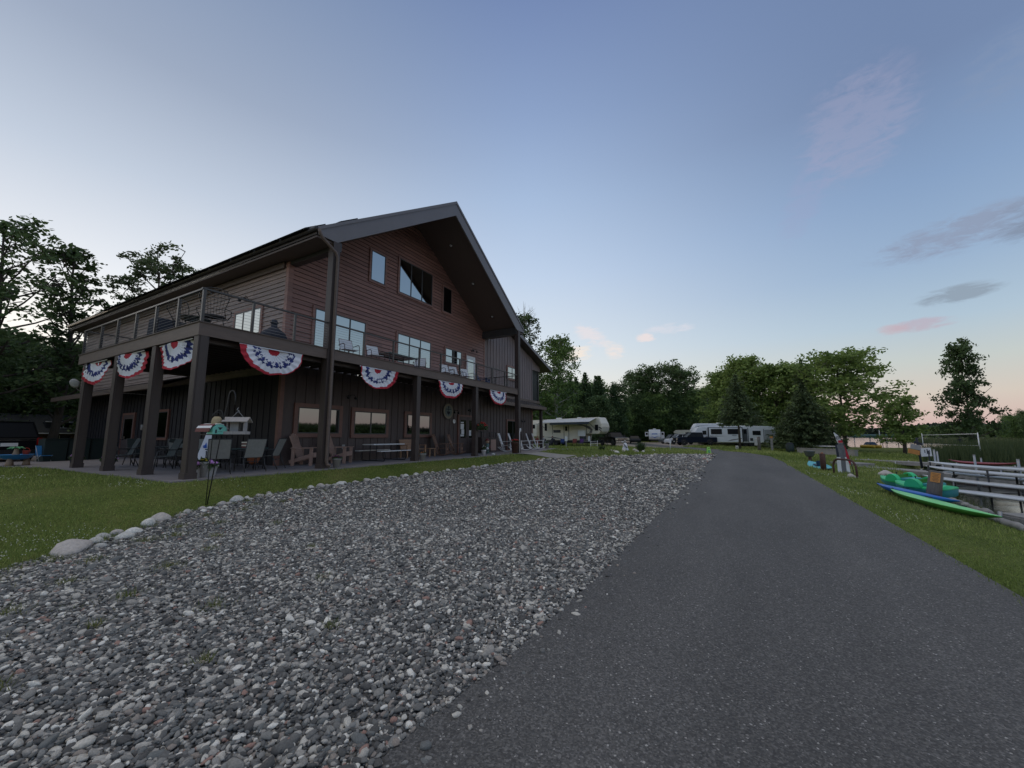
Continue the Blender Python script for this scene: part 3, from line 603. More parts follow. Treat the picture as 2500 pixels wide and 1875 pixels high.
def rock(u,v,r,k,label='rounded pale fieldstone in the row between lawn and gravel',rz=None,group=ROCKS,m=None,zs=1,cat='stone'):
    if used[k]: o=rproto[k].copy(); C.objects.link(o)
    else: o=rproto[k]; used[k]=True
    if m: o.data=o.data.copy(); o.data.materials[0]=m
    o.location=(u,v,h(u,v)+r*.18); o.rotation_euler=(rr.uniform(-.2,.2),rr.uniform(-.2,.2),rz if rz is not None else rr.uniform(0,6)); o.scale=(r,r,r*zs)
    tag(o,label,cat,group); return o
rock(-3.0,-4.40,.22,0,'large flat pinkish fieldstone, biggest in the row edging the gravel',rz=.7,m=M['stonepink'],zs=.75)['group']=ROCKS
rock(-1.52,-3.02,.15,1,'big rounded tan fieldstone touching a whiter angular one beside the gravel',rz=.4,m=M['stonepink'])
rock(-1.78,-3.28,.13,2,'angular whitish fieldstone leaning against a rounded tan one',rz=1)
rock(.30,-1.98,.17,3,'triangular pale fieldstone, peak of the row near the shepherd hooks',rz=.2)
rock(.0,-2.25,.08,4,'small salmon pink fieldstone in front of a triangular pale one',m=M['stonepink'])
for u,v,r in [(-4.1,-5.2,.17),(-3.95,-5.0,.10),(-3.85,-5.35,.12),(-2.85,-4.15,.15),(-2.6,-4.0,.14),(-2.45,-3.85,.15),(-2.35,-4.05,.12),(-2.1,-3.85,.12),(-2.75,-4.35,.08),(-2.25,-3.6,.1),(-2.7,-3.95,.1),
  (-1.1,-2.85,.1),(-.95,-2.65,.13),(-.75,-2.7,.1),(-.6,-2.45,.12),(-.55,-2.6,.07),(-.4,-2.6,.06),(-.12,-2.2,.14),(.55,-2.0,.08),(.68,-1.75,.11),(.95,-1.62,.13),(1.25,-1.65,.1),(1.33,-1.5,.09),(1.9,-1.42,.1),(2.1,-1.4,.07)]: rock(u+rr.uniform(-.06,.06),v+rr.uniform(-.1,.1),r*rr.uniform(.6,1.0),rr.randrange(6))
x=2.6
while x<19.5:
    if rr.random()<.72: rock(x,float(np.interp(x,[p[0] for p in gt],[p[1] for p in gt]))+rr.uniform(-.08,.12),rr.uniform(.06,.145),rr.randrange(6))
    x+=rr.uniform(.16,.42)
for t in np.linspace(0,1,34):
    p=np.array([23.2,-3.0])+t*np.array([9.6,-5.2])+np.array([rr.uniform(-.2,.2),rr.uniform(0,.7)]); 
    rock(p[0],p[1],rr.uniform(.06,.13),rr.randrange(6),'pale fieldstone in the row bordering the far grass island',group='stones around the far grass island')
for u,v,r in [(32.7,-1.3,.34),(30,-3.2,.3),(29.2,-3.6,.28),(33.6,-4.2,.38),(34.2,-4.5,.33),(34.6,-2.8,.25),(35,-4.6,.3),(33,-5,.25),(32.2,-4.6,.25),(31.5,-3.6,.3),(36,-5.4,.25),(31,-2.6,.2)]:
    rock(u,v,r*.7,rr.randrange(6),'pale rock scattered round the flower bed on the far grass island',group='rocks of the far flower bed')
rock(18.65,-16.95,.17,1,'square pale boulder beneath the rusty pipe arch',group=None)
for u,v,r in [(22,-18.9,.3),(20.4,-18.8,.22),(17.2,-18.4,.2)]: rock(u,v,r,rr.randrange(6),'flat grey rock on the bank beside the first dock',group='rocks on the lake bank')
# ---------------------------------------------------------------- the lodge
WV=2.82; UL,UR=4.0,18.33; PK=11.15; ZP=13.71; SL=.667; DZ=4.17
def K(u,z): return -5.032+.975*(u+5.032),1.088+.975*(z-1.088)
def sof(u): return ZP-.60-SL*abs(u-PK)
lodge=thing('lodge','two storey reddish brown lodge with steep gable roof and wraparound deck','building',(0,0,0))
LAP=.19
def laps(mb,axis,fixed,z0,z1,lo,hi,sgn=-1):
    """lapped boards on the plane axis=fixed ('v' front, 'u' side); lo/hi give the extent at height z; sgn = outward direction"""
    z=z0
    while z<z1-.01:
        zt=min(z+LAP,z1); a0,b0,a1,b1=lo(z),hi(z),lo(zt),hi(zt)
        if b1-a1<.02: break
        o0,o1=fixed+sgn*.04,fixed+sgn*.014; zt0=zt; zt=zt-.016
        P=(lambda s,o,zz:(s,o,zz)) if axis=='v' else (lambda s,o,zz:(o,s,zz))
        vs=[P(a0,o0,z),P(b0,o0,z),P(b1,o1,zt),P(a1,o1,zt),P(a0,fixed,z),P(b0,fixed,z),P(b1,fixed,zt),P(a1,fixed,zt)]
        mb.add(vs,[(0,1,2,3),(4,5,1,0),(3,2,6,7)]); z=zt0
    return mb
clipL=lambda z:max(UL,PK-(ZP-.58-z)/SL); clipR=lambda z:min(UR,PK+(ZP-.58-z)/SL)
m=MB(); m.prism([(UL,DZ),(UR,DZ),(UR,sof(UR)),(PK,sof(PK)),(UL,sof(UL))],WV,WV+.15,'y'); laps(m,'v',WV,DZ+.02,ZP-.7,clipL,clipR); m.build('siding',M['siding'],lodge,tri=True)
m=MB(); m.bb(UL,UL+.15,WV+.16,25.3,3.6,8.3); laps(m,'u',UL,3.9,8.1,lambda z:WV+.13,lambda z:25.3); m.build('siding',M['siding_side'],lodge)
m=MB(); m.bb(UL+.16,26.02,25.15,25.3,0,8.2); m.build('back_wall',M['batten'],lodge)
m=MB(); m.bb(25.9,26.02,WV+.16,25.1,0,7.6); m.build('side_wall',M['batten_wing'],lodge)
def battens(mb,s0,s1,fixed,z0,ztop,axis='v',step=.43,sgn=-1,w=.05):
    s=s0+step
    while s<s1-.05:
        zt=ztop(s)
        if axis=='v': mb.bb(s-w/2,s+w/2,fixed+sgn*.028,fixed,z0,zt)
        else: mb.bb(fixed+sgn*.028,fixed,s-w/2,s+w/2,z0,zt)
        s+=step
m=MB(); m.bb(UL,26.0,WV,WV+.15,0,3.9); battens(m,UL+.2,25.9,WV,.02,lambda s:3.88); m.build('lower_wall',M['batten'],lodge)
m=MB(); m.bb(UL,UL+.15,WV+.16,25.1,0,3.58); battens(m,WV+.2,25,UL,.02,lambda s:3.55,'u'); m.build('lower_wall',mat('shaded dark battens',(.014,.013,.017),.65,var=.2,scale=1.5,stretch=(6,6,.8)),lodge)  # near-black copy of the battens, shade under the deck painted into the colour
wt_=lambda u:8.59-.317*(u-23.76)
m=MB(); m.prism([(UR+.01,4.0),(26.02,4.0),(26.02,wt_(26.02)),(UR+.01,wt_(UR))],WV+.003,WV+.14,'y'); battens(m,UR+.05,26.0,WV+.003,4.18,lambda s:wt_(s)-.01,step=.42,w=.06); m.build('wing_wall',M['batten_wing'],lodge)
# corner boards
m=MB(); m.bb(UL-.04,UL+.12,WV-.045,WV+.10,0,3.87); m.build('corner_board',M['trim'],lodge)
m=MB(); m.bb(UL-.045,UL+.16,WV-.05,WV+.14,DZ,8.05); m.build('corner_board',M['siding'],lodge)
m=MB(); m.bb(25.93,26.06,WV-.04,WV+.10,0,3.4); m.build('corner_board',M['trim'],lodge)
m=MB(); m.bb(25.93,26.06,WV-.04,WV+.10,4.15,7.8); m.build('corner_board',M['batten_wing'],lodge)
m=MB(); m.bb(UR-.06,UR+.06,WV-.05,WV-.002,DZ,8.1); m.build('corner_board',M['siding'],lodge)
m=MB(); m.bb(UR+.1,26.1,WV-.04,WV-.001,4.0,4.17); m.build('skirt_board',M['beam'],lodge)
# main roof
E0,E1=3.24,19.06
def rt(u): return ZP-SL*abs(u-PK)
V0,V1=.06,25.9
m=MB(); m.prism([(E0,rt(E0)),(PK,ZP),(E1,rt(E1)),(E1,rt(E1)-.22),(PK,ZP-.26),(E0,rt(E0)-.22)],V0,V1,'y')
for s,e in((E0,PK),(PK,E1)):
    v=V0+.3
    while v<V1: m.bar((s,v,rt(s)+.015),(e,v,rt(e)+.015),.03,.035); v+=.45
m.build('roof',M['roof'],lodge,tri=True)
m=MB(); m.prism([(E0,rt(E0)+.01),(PK,ZP+.01),(E1,rt(E1)+.01),(E1,rt(E1)-.20),(E1-.62,8.2),(18.05,8.2),(PK,ZP-.78),(4.02,8.2),(E0+.06,8.2)],-.02,.055,'y')
m.build('fascia',M['fascia'],lodge,tri=True)
m=MB(); m.prism([(E0-.02,rt(E0)+.03),(PK,ZP+.035),(E1+.02,rt(E1)+.03),(E1+.02,rt(E1)-.10),(PK,ZP-.12),(E0-.02,rt(E0)-.10)],-.055,-.021,'y'); m.build('roof_edge_trim',M['fascia'],lodge,tri=True)
m=MB(); 
for a,b in((UR+.02,PK),(PK,UL-.02)):
    m.add([(a,.06,sof(a)),(b,.06,sof(b)),(b,WV+.02,sof(b)),(a,WV+.02,sof(a)),(a,.06,sof(a)+.03),(b,.06,sof(b)+.03),(b,WV+.02,sof(b)+.03),(a,WV+.02,sof(a)+.03)],[(0,1,2,3),(7,6,5,4),(0,4,5,1),(1,5,6,2),(2,6,7,3),(3,7,4,0)])
m.build('soffit',M['soffit'],lodge)
m=MB(); m.bb(E0+.02,UL-.002,.06,V1-.1,rt(E0)-.32,rt(E0)-.25); m.bb(UL-.12,UL-.003,WV+.2,V1-.1,7.85,8.08); m.build('eave_soffit',M['soffit'],lodge)
m=MB(); m.bb(UL,UL+.28,.06,WV-.04,7.95,8.3); m.build('eave_beam',M['frame'],lodge)
m=MB(); m.bb(18.05,18.34,.06,WV-.04,7.95,8.42); m.build('eave_beam',M['frame'],lodge)
m=MB(); m.bb(E1-.7,E1,.06,WV-.1,8.1,8.17); m.build('eave_soffit',M['soffit'],lodge)
for u,v in((12.55,1.4),(14.85,1.4),(17.15,1.4),(5.3,1.2),(7.6,1.2),(9.8,1.2)):
    m=MB(); z=sof(u); d=Vector((SL*(1 if u<PK else -1),0,-1)).normalized(); 
    ps=[Vector((u,v,z))+d*.0,Vector((u,v,z))+d*.03]; m.tube(ps,.11,14); o=m.build('recessed_light',M['railmetal'],lodge)
    m=MB(); m.tube([Vector((u,v,z))+d*.028,Vector((u,v,z))+d*.036],.075,14); m.build('lens',M['whiteplastic'],o)
m=MB(); m.tube([(E0-.06,-.02,rt(E0)-.06),(E0-.06,V1,rt(E0)-.06)],.07,8); m.bar((E0-.06,-.03,rt(E0)-.02),(E0-.06,V1,rt(E0)-.02),.15,.06); m.build('gutter',M['railmetal'],lodge)
m=MB(); m.tube([(E0-.03,-.12,rt(E0)-.10),(E0-.0,-.13,rt(E0)-.22),(E0+.1,-.13,rt(E0)-.36),(UL-.1,-.13,7.75),(UL,-.13,7.6),(UL,-.13,.25),(UL+.03,-.14,.14),(UL+.1,-.22,.08)],.055,8); m.build('downspout',M['beam'],lodge)
# skylight sized solar panels on the left slope
for u0 in(3.75,5.15):
    m=MB(); z=rt(u0)+.10
    for k in range(11):
        v=.35+k*1.75; m.prism([(u0-.75,z-.5),(u0+.02,z+.015),(u0,z+.05),(u0-.77,z-.465)],v,v+1.68,'y')
    m.build('solar_panel_row',M['carglass'],lodge)
# wing roof
wr=lambda u:8.90-.328*(u-23.76)
m=MB(); m.prism([(18.6,wr(18.6)),(28.95,wr(28.95)),(28.95,wr(28.95)-.2),(18.6,wr(18.6)-.26)],2.2,20,'y'); m.build('wing_roof',M['roof'],lodge)
m=MB(); m.prism([(18.6,wr(18.6)+.02),(28.98,wr(28.98)+.02),(28.98,wr(28.98)-.22),(18.6,wr(18.6)-.28)],2.14,2.198,'y'); m.build('fascia',M['fascia'],lodge)
m=MB(); m.bb(27.48,27.62,2.9,3.04,4.2,7.2); m.build('balcony_post',M['railmetal'],lodge)
m=MB(); m.prism([(26.1,6.9),(27.8,6.9),(27.8,wt_(27.8)),(26.1,wt_(26.1))],2.86,3.0,'y'); m.build('balcony_header',M['batten_wing'],lodge)
m=MB(); m.bb(26.08,27.7,2.84,6.5,3.98,4.18); m.build('balcony_floor',M['beam'],lodge)
m=MB(); m.bb(26.1,27.48,2.95,2.965,4.2,6.9); m.build('insect_screen',mat('black insect screen',(.012,.014,.014),.5,alpha=.86),lodge)
# pent roof along the wing and round its corner
def pent(ps_in,ps_out,zi,zo,name='pent_roof'):
    m=MB(); n=len(ps_in)
    for i in range(n-1):
        a,b,c,d=[Vector((*p,z)) for p,z in((ps_in[i],zi),(ps_in[i+1],zi),(ps_out[i+1],zo),(ps_out[i],zo))]
        m.quad(a,d,c,b); dn=Vector((0,0,-.16)); m.quad(d,d+dn,c+dn,c); 
        m.quad(a+dn*.2,b+dn*.2,c+dn,d+dn)
        L=(b-a).length; k=max(1,int(L/.42))
        for j in range(k+1):
            t=j/k; m.bar(a.lerp(b,t)+Vector((0,0,.012)),d.lerp(c,t)+Vector((0,0,.012)),.03,.035)
    r=m.build(name,M['roof'],lodge)
    m=MB()
    for i in range(n-1): m.bar(Vector((*ps_out[i],zo-.1)),Vector((*ps_out[i+1],zo-.1)),.05,.24)
    m.build('pent_fascia',M['beam'],lodge)
pent([(UR+.15,WV-.045),(26.06,WV-.045),(26.06,12)],[(UR+.15,1.9),(27.0,1.9),(27.0,12)],3.98,3.55)
pent([(UL-.035,25.2),(UL-.035,9.55)],[(2.75,25.2),(2.75,9.6)],3.95,3.52)
m=MB(); m.bb(26.5,26.72,2.15,2.37,0,3.5); m.build('porch_post',M['post'],lodge)
# deck
m=MB(); m.bb(0,.05,0,9.25,3.82,DZ); m.bb(.05,18.45,0,.05,3.82,DZ); m.bb(18.40,18.45,.05,WV-.06,3.82,DZ); m.bb(.05,UL,9.20,9.25,3.82,DZ); m.build('deck_beam',M['beam'],lodge)
m=MB(); m.bb(-.03,18.48,-.03,.30,DZ,DZ+.03); m.bb(-.03,.3,.30,9.28,DZ,DZ+.03); m.bb(.3,UL-.01,.3,9.22,DZ,DZ+.028); m.bb(UL-.01,18.42,.3,WV-.01,DZ,DZ+.028); m.build('deck_floor',M['deckboard'],lodge)
m=MB()
for k in range(22): v=.4+k*.41; m.bb(.06,UL-.06,v,v+.05,3.87,DZ-.02)
for k in range(35): u=4.3+k*.405; m.bb(u,u+.05,.06,WV-.06,3.87,DZ-.02)
m.bb(.35,.5,.3,9.0,3.70,3.86); m.bb(.5,18.3,.30,.45,3.70,3.86)
m.build('deck_joists',M['post'],lodge)
m=MB(); m.bb(.06,UL-.02,.07,9.2,4.155,4.165); m.bb(UL,18.38,.07,WV-.03,4.155,4.165); m.build('deck_underside',M['frame'],lodge)
for v in(0.14,2.73,5.62,8.5):
    m=MB(); m.bb(.02,.27,v-.12,v+.14,0,3.82); m.bb(.0,.29,v-.14,v+.16,0,.16); m.bb(.06,.23,v-.135,v-.12,.16,3.82); m.build('deck_post',M['post'],lodge)
for u in(8.66,13.38): m=MB(); m.bb(u-.12,u+.12,.02,.28,0,3.82); m.bb(u-.14,u+.14,.0,.30,0,.14); m.build('deck_post',M['post'],lodge)
for u in(4.02,18.32): m=MB(); m.bb(u-.15,u+.13,-.045,.24,0,8.2); m.bb(u-.17,u+.15,-.06,.26,0,.14); m.build('roof_post',M['post'],lodge)
# railing
rl=MB(); RZ=5.13
rl.bar((.06,-.0,RZ),(.06,9.2,RZ),.07,.045); rl.bar((0,.05,RZ),(18.4,.05,RZ),.07,.045); rl.bar((18.38,.05,RZ),(18.38,WV-.05,RZ),.07,.045); rl.bar((.06,9.15,RZ),(UL,9.15,RZ),.07,.045)
rail=rl.build('railing',M['railmetal'],lodge)
pv=[0.05,1.48,2.96,4.43,5.93,7.41,9.12]; pu=[1.36,2.67,5.5,7.05,8.66,10.21,11.77,13.35,15.0,16.5]
for v in pv: m=MB(); m.bb(.03,.10,v-.035,v+.035,DZ+.03,RZ-.02); m.build('railing_post',M['railmetal'],rail)
for u in pu: m=MB(); m.bb(u-.03,u+.03,.02,.085,DZ+.03,RZ-.02); m.build('railing_post',M['railmetal'],rail)
for v in(.95,1.9): m=MB(); m.bb(18.35,18.41,v-.03,v+.03,DZ+.03,RZ-.02); m.build('railing_post',M['railmetal'],rail)
for u in(1.35,2.7): m=MB(); m.bb(u-.03,u+.03,9.12,9.18,DZ+.03,RZ-.02); m.build('railing_post',M['railmetal'],rail)
for k in range(9):
    z=DZ+.13+k*.092
    m=MB(); m.tube([(.06,.05,z),(.06,9.15,z)],.004,4); m.tube([(.05,.05,z),(18.38,.05,z),(18.38,WV-.05,z)],.004,4); m.tube([(.06,9.15,z),(UL,9.15,z)],.004,4); m.build('cable',M['cable'],rail)
# windows: trim, sash, panes
def window(u0,u1,z0,z1,n=1,low=False,side=False,trim=.11,gm=None,cross=None,name='window'):
    if not side: (u0,z0),(u1,z1)=K(u0,z0),K(u1,z1)
    T=M['trim'] if low else M['siding']
    f=WV if not side else UL
    def B(mb,a,b,o0,o1,c,d):
        e=.03 if o0>0 or o1<.052 else .0
        if side: mb.bb(f-o1-.03,f-o0-e,a,b,c,d)
        else: mb.bb(a,b,f-o1-.03,f-o0-e,c,d)
    m=MB(); t=trim
    B(m,u0-t,u1+t,.0,.055,z1,z1+t); B(m,u0-t,u1+t,.0,.06,z0-t,z0); B(m,u0-t,u0,.0,.055,z0,z1); B(m,u1,u1+t,.0,.055,z0,z1)
    w=m.build(name,T,lodge)
    m=MB(); s=.045
    B(m,u0,u1,.0,.05,z1-s,z1); B(m,u0,u1,.0,.05,z0,z0+s); B(m,u0,u0+s,.0,.05,z0+s,z1-s); B(m,u1-s,u1,.0,.05,z0+s,z1-s)
    for i in range(1,n): x=u0+(u1-u0)*i/n; B(m,x-.035,x+.035,.0,.05,z0+s,z1-s)
    m.build('sash',M['frame'],w)
    for i in range(n):
        a=u0+(u1-u0)*i/n+.03; b=u0+(u1-u0)*(i+1)/n-.03
        m=MB(); B(m,a,b,.034,.038,z0+.03,z1-.03); m.build('pane',gm or (M['glass_low'] if low else M['glass']),w)
    return w
M['glass_dark']=mat('dark screened glass',(.10,.11,.12),.12,metal=1,var=.1)
window(8.34,9.27,8.95,10.53); window(10.3,13.02,8.93,10.88,3); window(14.1,14.92,8.92,10.54,gm=M['glass_dark'])
window(5.45,8.16,4.95,6.63,3); window(10.33,13.01,5.05,6.63,3); window(14.42,16.09,5.7,6.62,2); window(22.32,23.77,5.69,6.63,2)
window(4.98,6.94,1.22,2.3,2,True,trim=.16); window(7.76,9.73,1.19,2.28,2,True,trim=.16); window(11.2,13.1,1.19,2.28,2,True,trim=.16)
window(22.25,24.0,.08,2.29,2,True,trim=.11,gm=M['glass_dark'],name='sliding_door')
window(4.5,6.5,5.35,6.46,3,side=True,gm=M['glass']); window(12.0,13.35,1.05,2.35,1,True,side=True,gm=M['glass_dark'])
def door(u0,u1,z0,z1,leaves,paper=False,side=False,glassy=False):
    if not side: (u0,z0),(u1,z1)=K(u0,z0),K(u1,z1)
    f=WV if not side else UL; z0=max(z0,.01) if z0<1 else z0
    def B(mb,a,b,o0,o1,c,d):
        if side: mb.bb(f-o1-.03,f-o0-(.03 if o0>0 else 0),a,b,c,d)
        else: mb.bb(a,b,f-o1-.03,f-o0-(.03 if o0>0 else 0),c,d)
    m=MB(); t=.11; B(m,u0-t,u1+t,0,.055,z1,z1+t); B(m,u0-t,u0,0,.055,z0,z1); B(m,u1,u1+t,0,.055,z0,z1); d=m.build('door',M['trim'] if z0<1 else M['siding'],lodge)
    for i in range(leaves):
        a=u0+(u1-u0)*i/leaves+.01; b=u0+(u1-u0)*(i+1)/leaves-.01
        m=MB(); g0=z0+.95 if not glassy else z0+.15
        B(m,a,b,0,.036,z0,g0); B(m,a,b,0,.036,z1-.22,z1); B(m,a,a+.15,0,.036,g0,z1-.22); B(m,b-.15,b,0,.036,g0,z1-.22); m.build('door_leaf',M['batten'] if not glassy else M['white'],d)
        m=MB(); B(m,a+.15,b-.15,.005,.02,g0,z1-.22); m.build('pane',M['glass_dark'] if not glassy else M['glass'],d)
        m=MB(); B(m,b-.12,b-.09,.036,.09,z0+.98,z0+1.1); m.build('handle',M['chrome'],d)
    return d
dd=door(15.95,17.85,0,2.36,2); door(16.68,17.74,4.2,6.55,1,glassy=True); door(16.0,17.4,0.02,2.3,1,side=True)
m=MB()
for u,z,w,hh in((16.30,1.72,.34,.34),(16.36,1.38,.3,.3),(16.28,1.14,.42,.12),(17.2,1.3,.24,.36),(16.3,1.98,.3,.07)): a,b=K(u,z); m.bb(a-w/2,a+w/2,WV-.062,WV-.056,b-hh/2,b+hh/2)
m.build('posted_notice',M['white'],dd)
# gooseneck wall lamps
def wlamp(u,z,side=False):
    if not side: u,z=K(u,z)
    m=MB()
    P=(lambda a,o,zz:(a,WV-o,zz)) if not side else (lambda a,o,zz:(UL-o,a,zz))
    for s in(-1,1): m.tube([P(u,.04,z),P(u+s*.08,.14,z+.1),P(u+s*.16,.26,z+.1),P(u+s*.2,.3,z)],.014,6); m.ball(P(u+s*.2,.3,z-.05),.075,8,6,sc=(1,1,.8))
    m.ball(P(u,.03,z),.06,8,6); m.build('wall_lamp',M['blackmetal'],lodge)
for u,z in((7.39,2.9),(17.08,2.82),(24.55,2.33),(15.35,2.62),(17.35,6.95)): wlamp(u,z)
wlamp(5.6,6.95,True)
m=MB(); a,b=K(7.25,.62); m.bb(a-.07,a+.07,WV-.06,WV-.03,b-.1,b+.1); m.build('power_outlet',M['potgrey'],lodge)
m=MB(); m.bb(UL-.05,UL-.036,16.5,16.8,1.55,1.68); m.build('door_plate',M['conc_light'],lodge)
# round emblem sign and small clock hang on the wall
u,z=K(14.8,2.64); t=thing('round_sign','round carved wooden emblem sign hanging left of the double entrance door','sign',(u,WV-.04,z))
def disc(r,y0,y1,n=32): 
    m=MB(); m.tube([(0,y0,0),(0,y1,0)],r,n,smooth=False); return m
disc(.50,.0,-.04).build('rim',M['railmetal'],t); disc(.46,-.041,-.046).build('ring',mat('tan carved ring',(.24,.21,.15),.6,var=.25,scale=9),t); disc(.33,-.047,-.052).build('face',mat('grey green painted face',(.14,.18,.17),.6,var=.4,scale=6),t)
m=MB(); m.bar((-.25,-.056,.12),(.25,-.056,.12),.01,.035); m.bar((0,-.056,-.2),(0,-.056,.24),.035,.008); m.prism([(-.08,.22),(.08,.22),(0,.34)],-.058,-.053,'y'); m.add([(-.2,-.057,-.02),(.2,-.057,-.02),(0,-.057,-.22)],[(0,1,2)]); m.torus((0,-.056,-.05),.12,.014,'y',18,5,PI,2*PI); m.build('emblem',M['cl_dark'],t)
u,z=K(15.43,2.02); t=thing('wall_clock','small round white clock beside the double entrance door','clock',(u,WV-.035,z)); disc(.13,0,-.035,20).build('case',M['white'],t)
m=MB(); m.bar((0,-.04,0),(0,-.04,.08),.01,.006); m.bar((0,-.04,0),(.055,-.04,-.01),.01,.006); m.build('hands',M['blackmetal'],t)
# bunting
def bunting(w,hh,label,loc,rz,fold=0,seed=0):
    rr=random.Random(seed); nT,nR=78,30; vs=[];fs=[];mi=[]
    for j in range(nR+1):
        r=j/nR
        for i in range(nT+1):
            th=PI*i/nT; pl=.5+.5*math.cos(th*26+1.5*math.sin(th*3+seed)+seed); x=-math.cos(th)*r*w/2; z=-math.sin(th)**.85*r*hh*(1+.02*math.sin(th*9+seed)) - .02*(1-abs(math.cos(th)))*0
            z-= .035*math.sin(PI*(x/w+.5))*(1-r)*0
            y=-.055*r*pl*(1.25-.6*r)+.05*math.sin(x*3.1+seed)+.03*math.sin(z*6+seed*2)
            if fold and x>0: y+=-fold*(x/(w/2))**2*.5
            vs.append((x,y,z))
    R=[0,.19,.47,.68,.90,1.001]; Cx=[1,0,2,0,1]
    for j in range(nR):
        for i in range(nT):
            a=j*(nT+1)+i; fs.append((a,a+1,a+nT+2,a+nT+1)); tm=PI*(i+.5)/nT; rm=min(.999,max(0,(j+.5)/nR+.028*math.cos(tm*26+1.5*math.sin(tm*3+seed)+seed)*(.3<(j+.5)/nR<.8)+.035*math.sin(tm*1.4+seed*1.7)+(.05*math.cos(tm) if seed%2 else -.03*math.cos(tm)))); mi.append([c for k,c in enumerate(Cx) if R[k]<=rm<R[k+1]][0])
    m=MB(); m.add(vs,fs,True); m.m=mi
    for k in range(7):
        th=PI*(k+.5)/7; r=.575-.035*math.sin(th*1.4+seed*1.7); cx=-math.cos(th)*r*w/2; cz=-math.sin(th)**.85*r*hh; R0=.088
        for s in(-1,1):
            pts=[(cx,-.085 if s<0 else .02,cz)]
            for q in range(10): rad=R0 if q%2==0 else R0*.42; a=PI/2+q*PI/5+th*.3; pts.append((cx+rad*math.cos(a),-.085 if s<0 else .02,cz+rad*math.sin(a)))
            m.mat(0).add(pts,[(0,1+q,1+(q+1)%10) for q in range(10)])
    m.mat(0).bar((-w/2,0,.0),(w/2,0,.0),.015,.03)
    o=m.build('bunting',[M['whitecloth'],M['red'],M['blue']]); o.location=loc; o.rotation_euler=(0,0,rz)
    return tag(o,label,'bunting','patriotic fan buntings under the deck')
B_='red white and blue fan bunting '
bunting(1.94,.80,B_+'between corner post and downspout post',(2.01,.02,3.79),0,0,1)
bunting(1.93,.80,B_+'above the second ground floor window',(6.3,.02,3.79),0,0,2)
bunting(1.93,.80,B_+'hanging above the round emblem sign',(10.98,.02,3.79),0,0,3)
bunting(1.94,.82,B_+'at the far end by the white rockers',(15.72,.02,3.79),0,0,4)
bunting(2.05,.80,B_+'beside the corner post, narrow deck end',(.09,1.53,3.79),-PI/2,-.3,5)
bunting(2.1,.80,B_+'in the middle bay, narrow deck end',(.09,4.68,3.79),-PI/2,-.3,6)
bunting(2.1,.80,B_+'in the farthest bay, narrow deck end',(.09,7.74,3.79),-PI/2,-.3,7)
# satellite dish
t=thing('satellite_dish','pale oval satellite dish on an arm past the far deck post','dish',(.1,9.9,3.15)); t.scale=(.45,)*3; m=MB(); m.lathe((0,0,0),[(0.02,0),(.3,.05),(.42,.12),(.4,.12),(.28,.07),(.02,.03)],18); d=m.build('reflector',M['potgrey'],t); d.rotation_euler=(1.2,0,2.2); m=MB(); m.tube([(0,.1,-.1),(.4,.3,-.5),(5.3,.3,-.5)],.03,6); m.build('arm',M['galv'],t)
# ---------------------------------------------------------------- furniture builders (front of a seat faces -y locally)
def sling_chair(label,loc,rz,fab,fr,group=None,hb=1.02,name='sling_chair'):
    t=thing(name,label,'chair',loc,rz,group)
    m=MB(); w=.27
    m.add([(-w,.18,.45),(w,.18,.45),(w,.40,hb),(-w,.40,hb),(-w,.20,.445),(w,.20,.445),(w,.42,hb),(-w,.42,hb)],[(0,1,2,3),(7,6,5,4),(0,4,5,1),(2,6,7,3),(1,5,6,2),(0,3,7,4)]); m.build('backrest',fab,t)
    m=MB(); m.box((0,-.05,.435),(.52,.48,.02),rx=.06); m.build('seat',fab,t)
    for s in(-1,1):
        m=MB(); m.tube([(s*w,.41,hb),(s*w,.19,.44),(s*w,-.28,.42)],.014,6); m.tube([(s*.31,.30,.66),(s*.31,-.15,.66),(s*.31,-.27,.60),(s*.31,-.30,.40),(s*.31,-.33,.0)],.015,6); m.build('arm_frame',fr,t)
        m=MB(); m.tube([(s*.29,.22,.5),(s*.30,.30,.25),(s*.31,.42,0)],.015,6); m.build('leg',fr,t)
    m=MB(); m.tube([(-w,.41,hb),(w,.41,hb)],.015,6); m.tube([(-.29,.25,.32),(.29,.25,.32)],.012,6); m.build('crossbar',fr,t)
    return t
def adirondack(label,loc,rz,wood,group=None,tall=1.12):
    t=thing('adirondack_chair',label,'chair',loc,rz,group)
    for k in range(5):
        x=(k-2)*.105; top=tall-abs(k-2)**2*.022
        m=MB(); m.bar((x*.8,.22,.28),(x*1.12,.22+.30*(top-.3)/.8,top),.088,.02,up=(0,1,.3)); m.build('back_slat',wood,t)
    m=MB(); 
    for k in range(5): y=-.34+k*.11; m.box((0,y,.42-.035*k),(.54,.095,.02),rx=-.3)
    m.build('seat',wood,t)
    m=MB(); m.bb(-.27,.27,-.40,-.38,.28,.43); m.build('apron',wood,t)
    m=MB(); m.bar((-.30,.36,.62),(.30,.36,.62),.03,.07); m.build('back_brace',wood,t)
    for s in(-1,1):
        m=MB(); m.box((s*.34,-.02,.605),(.13,.76,.025)); m.build('arm',wood,t)
        m=MB(); m.bb(s*.30-.02,s*.30+.02,-.38,-.27,0,.59); m.build('front_leg',wood,t)
        m=MB(); m.bb(s*.30-.02,s*.30+.02,.26,.37,0,.59); m.build('rear_leg',wood,t)
        m=MB(); m.bar((s*.27,-.38,.36),(s*.27,.45,.12),.025,.12); m.build('side_rail',wood,t)
    return t
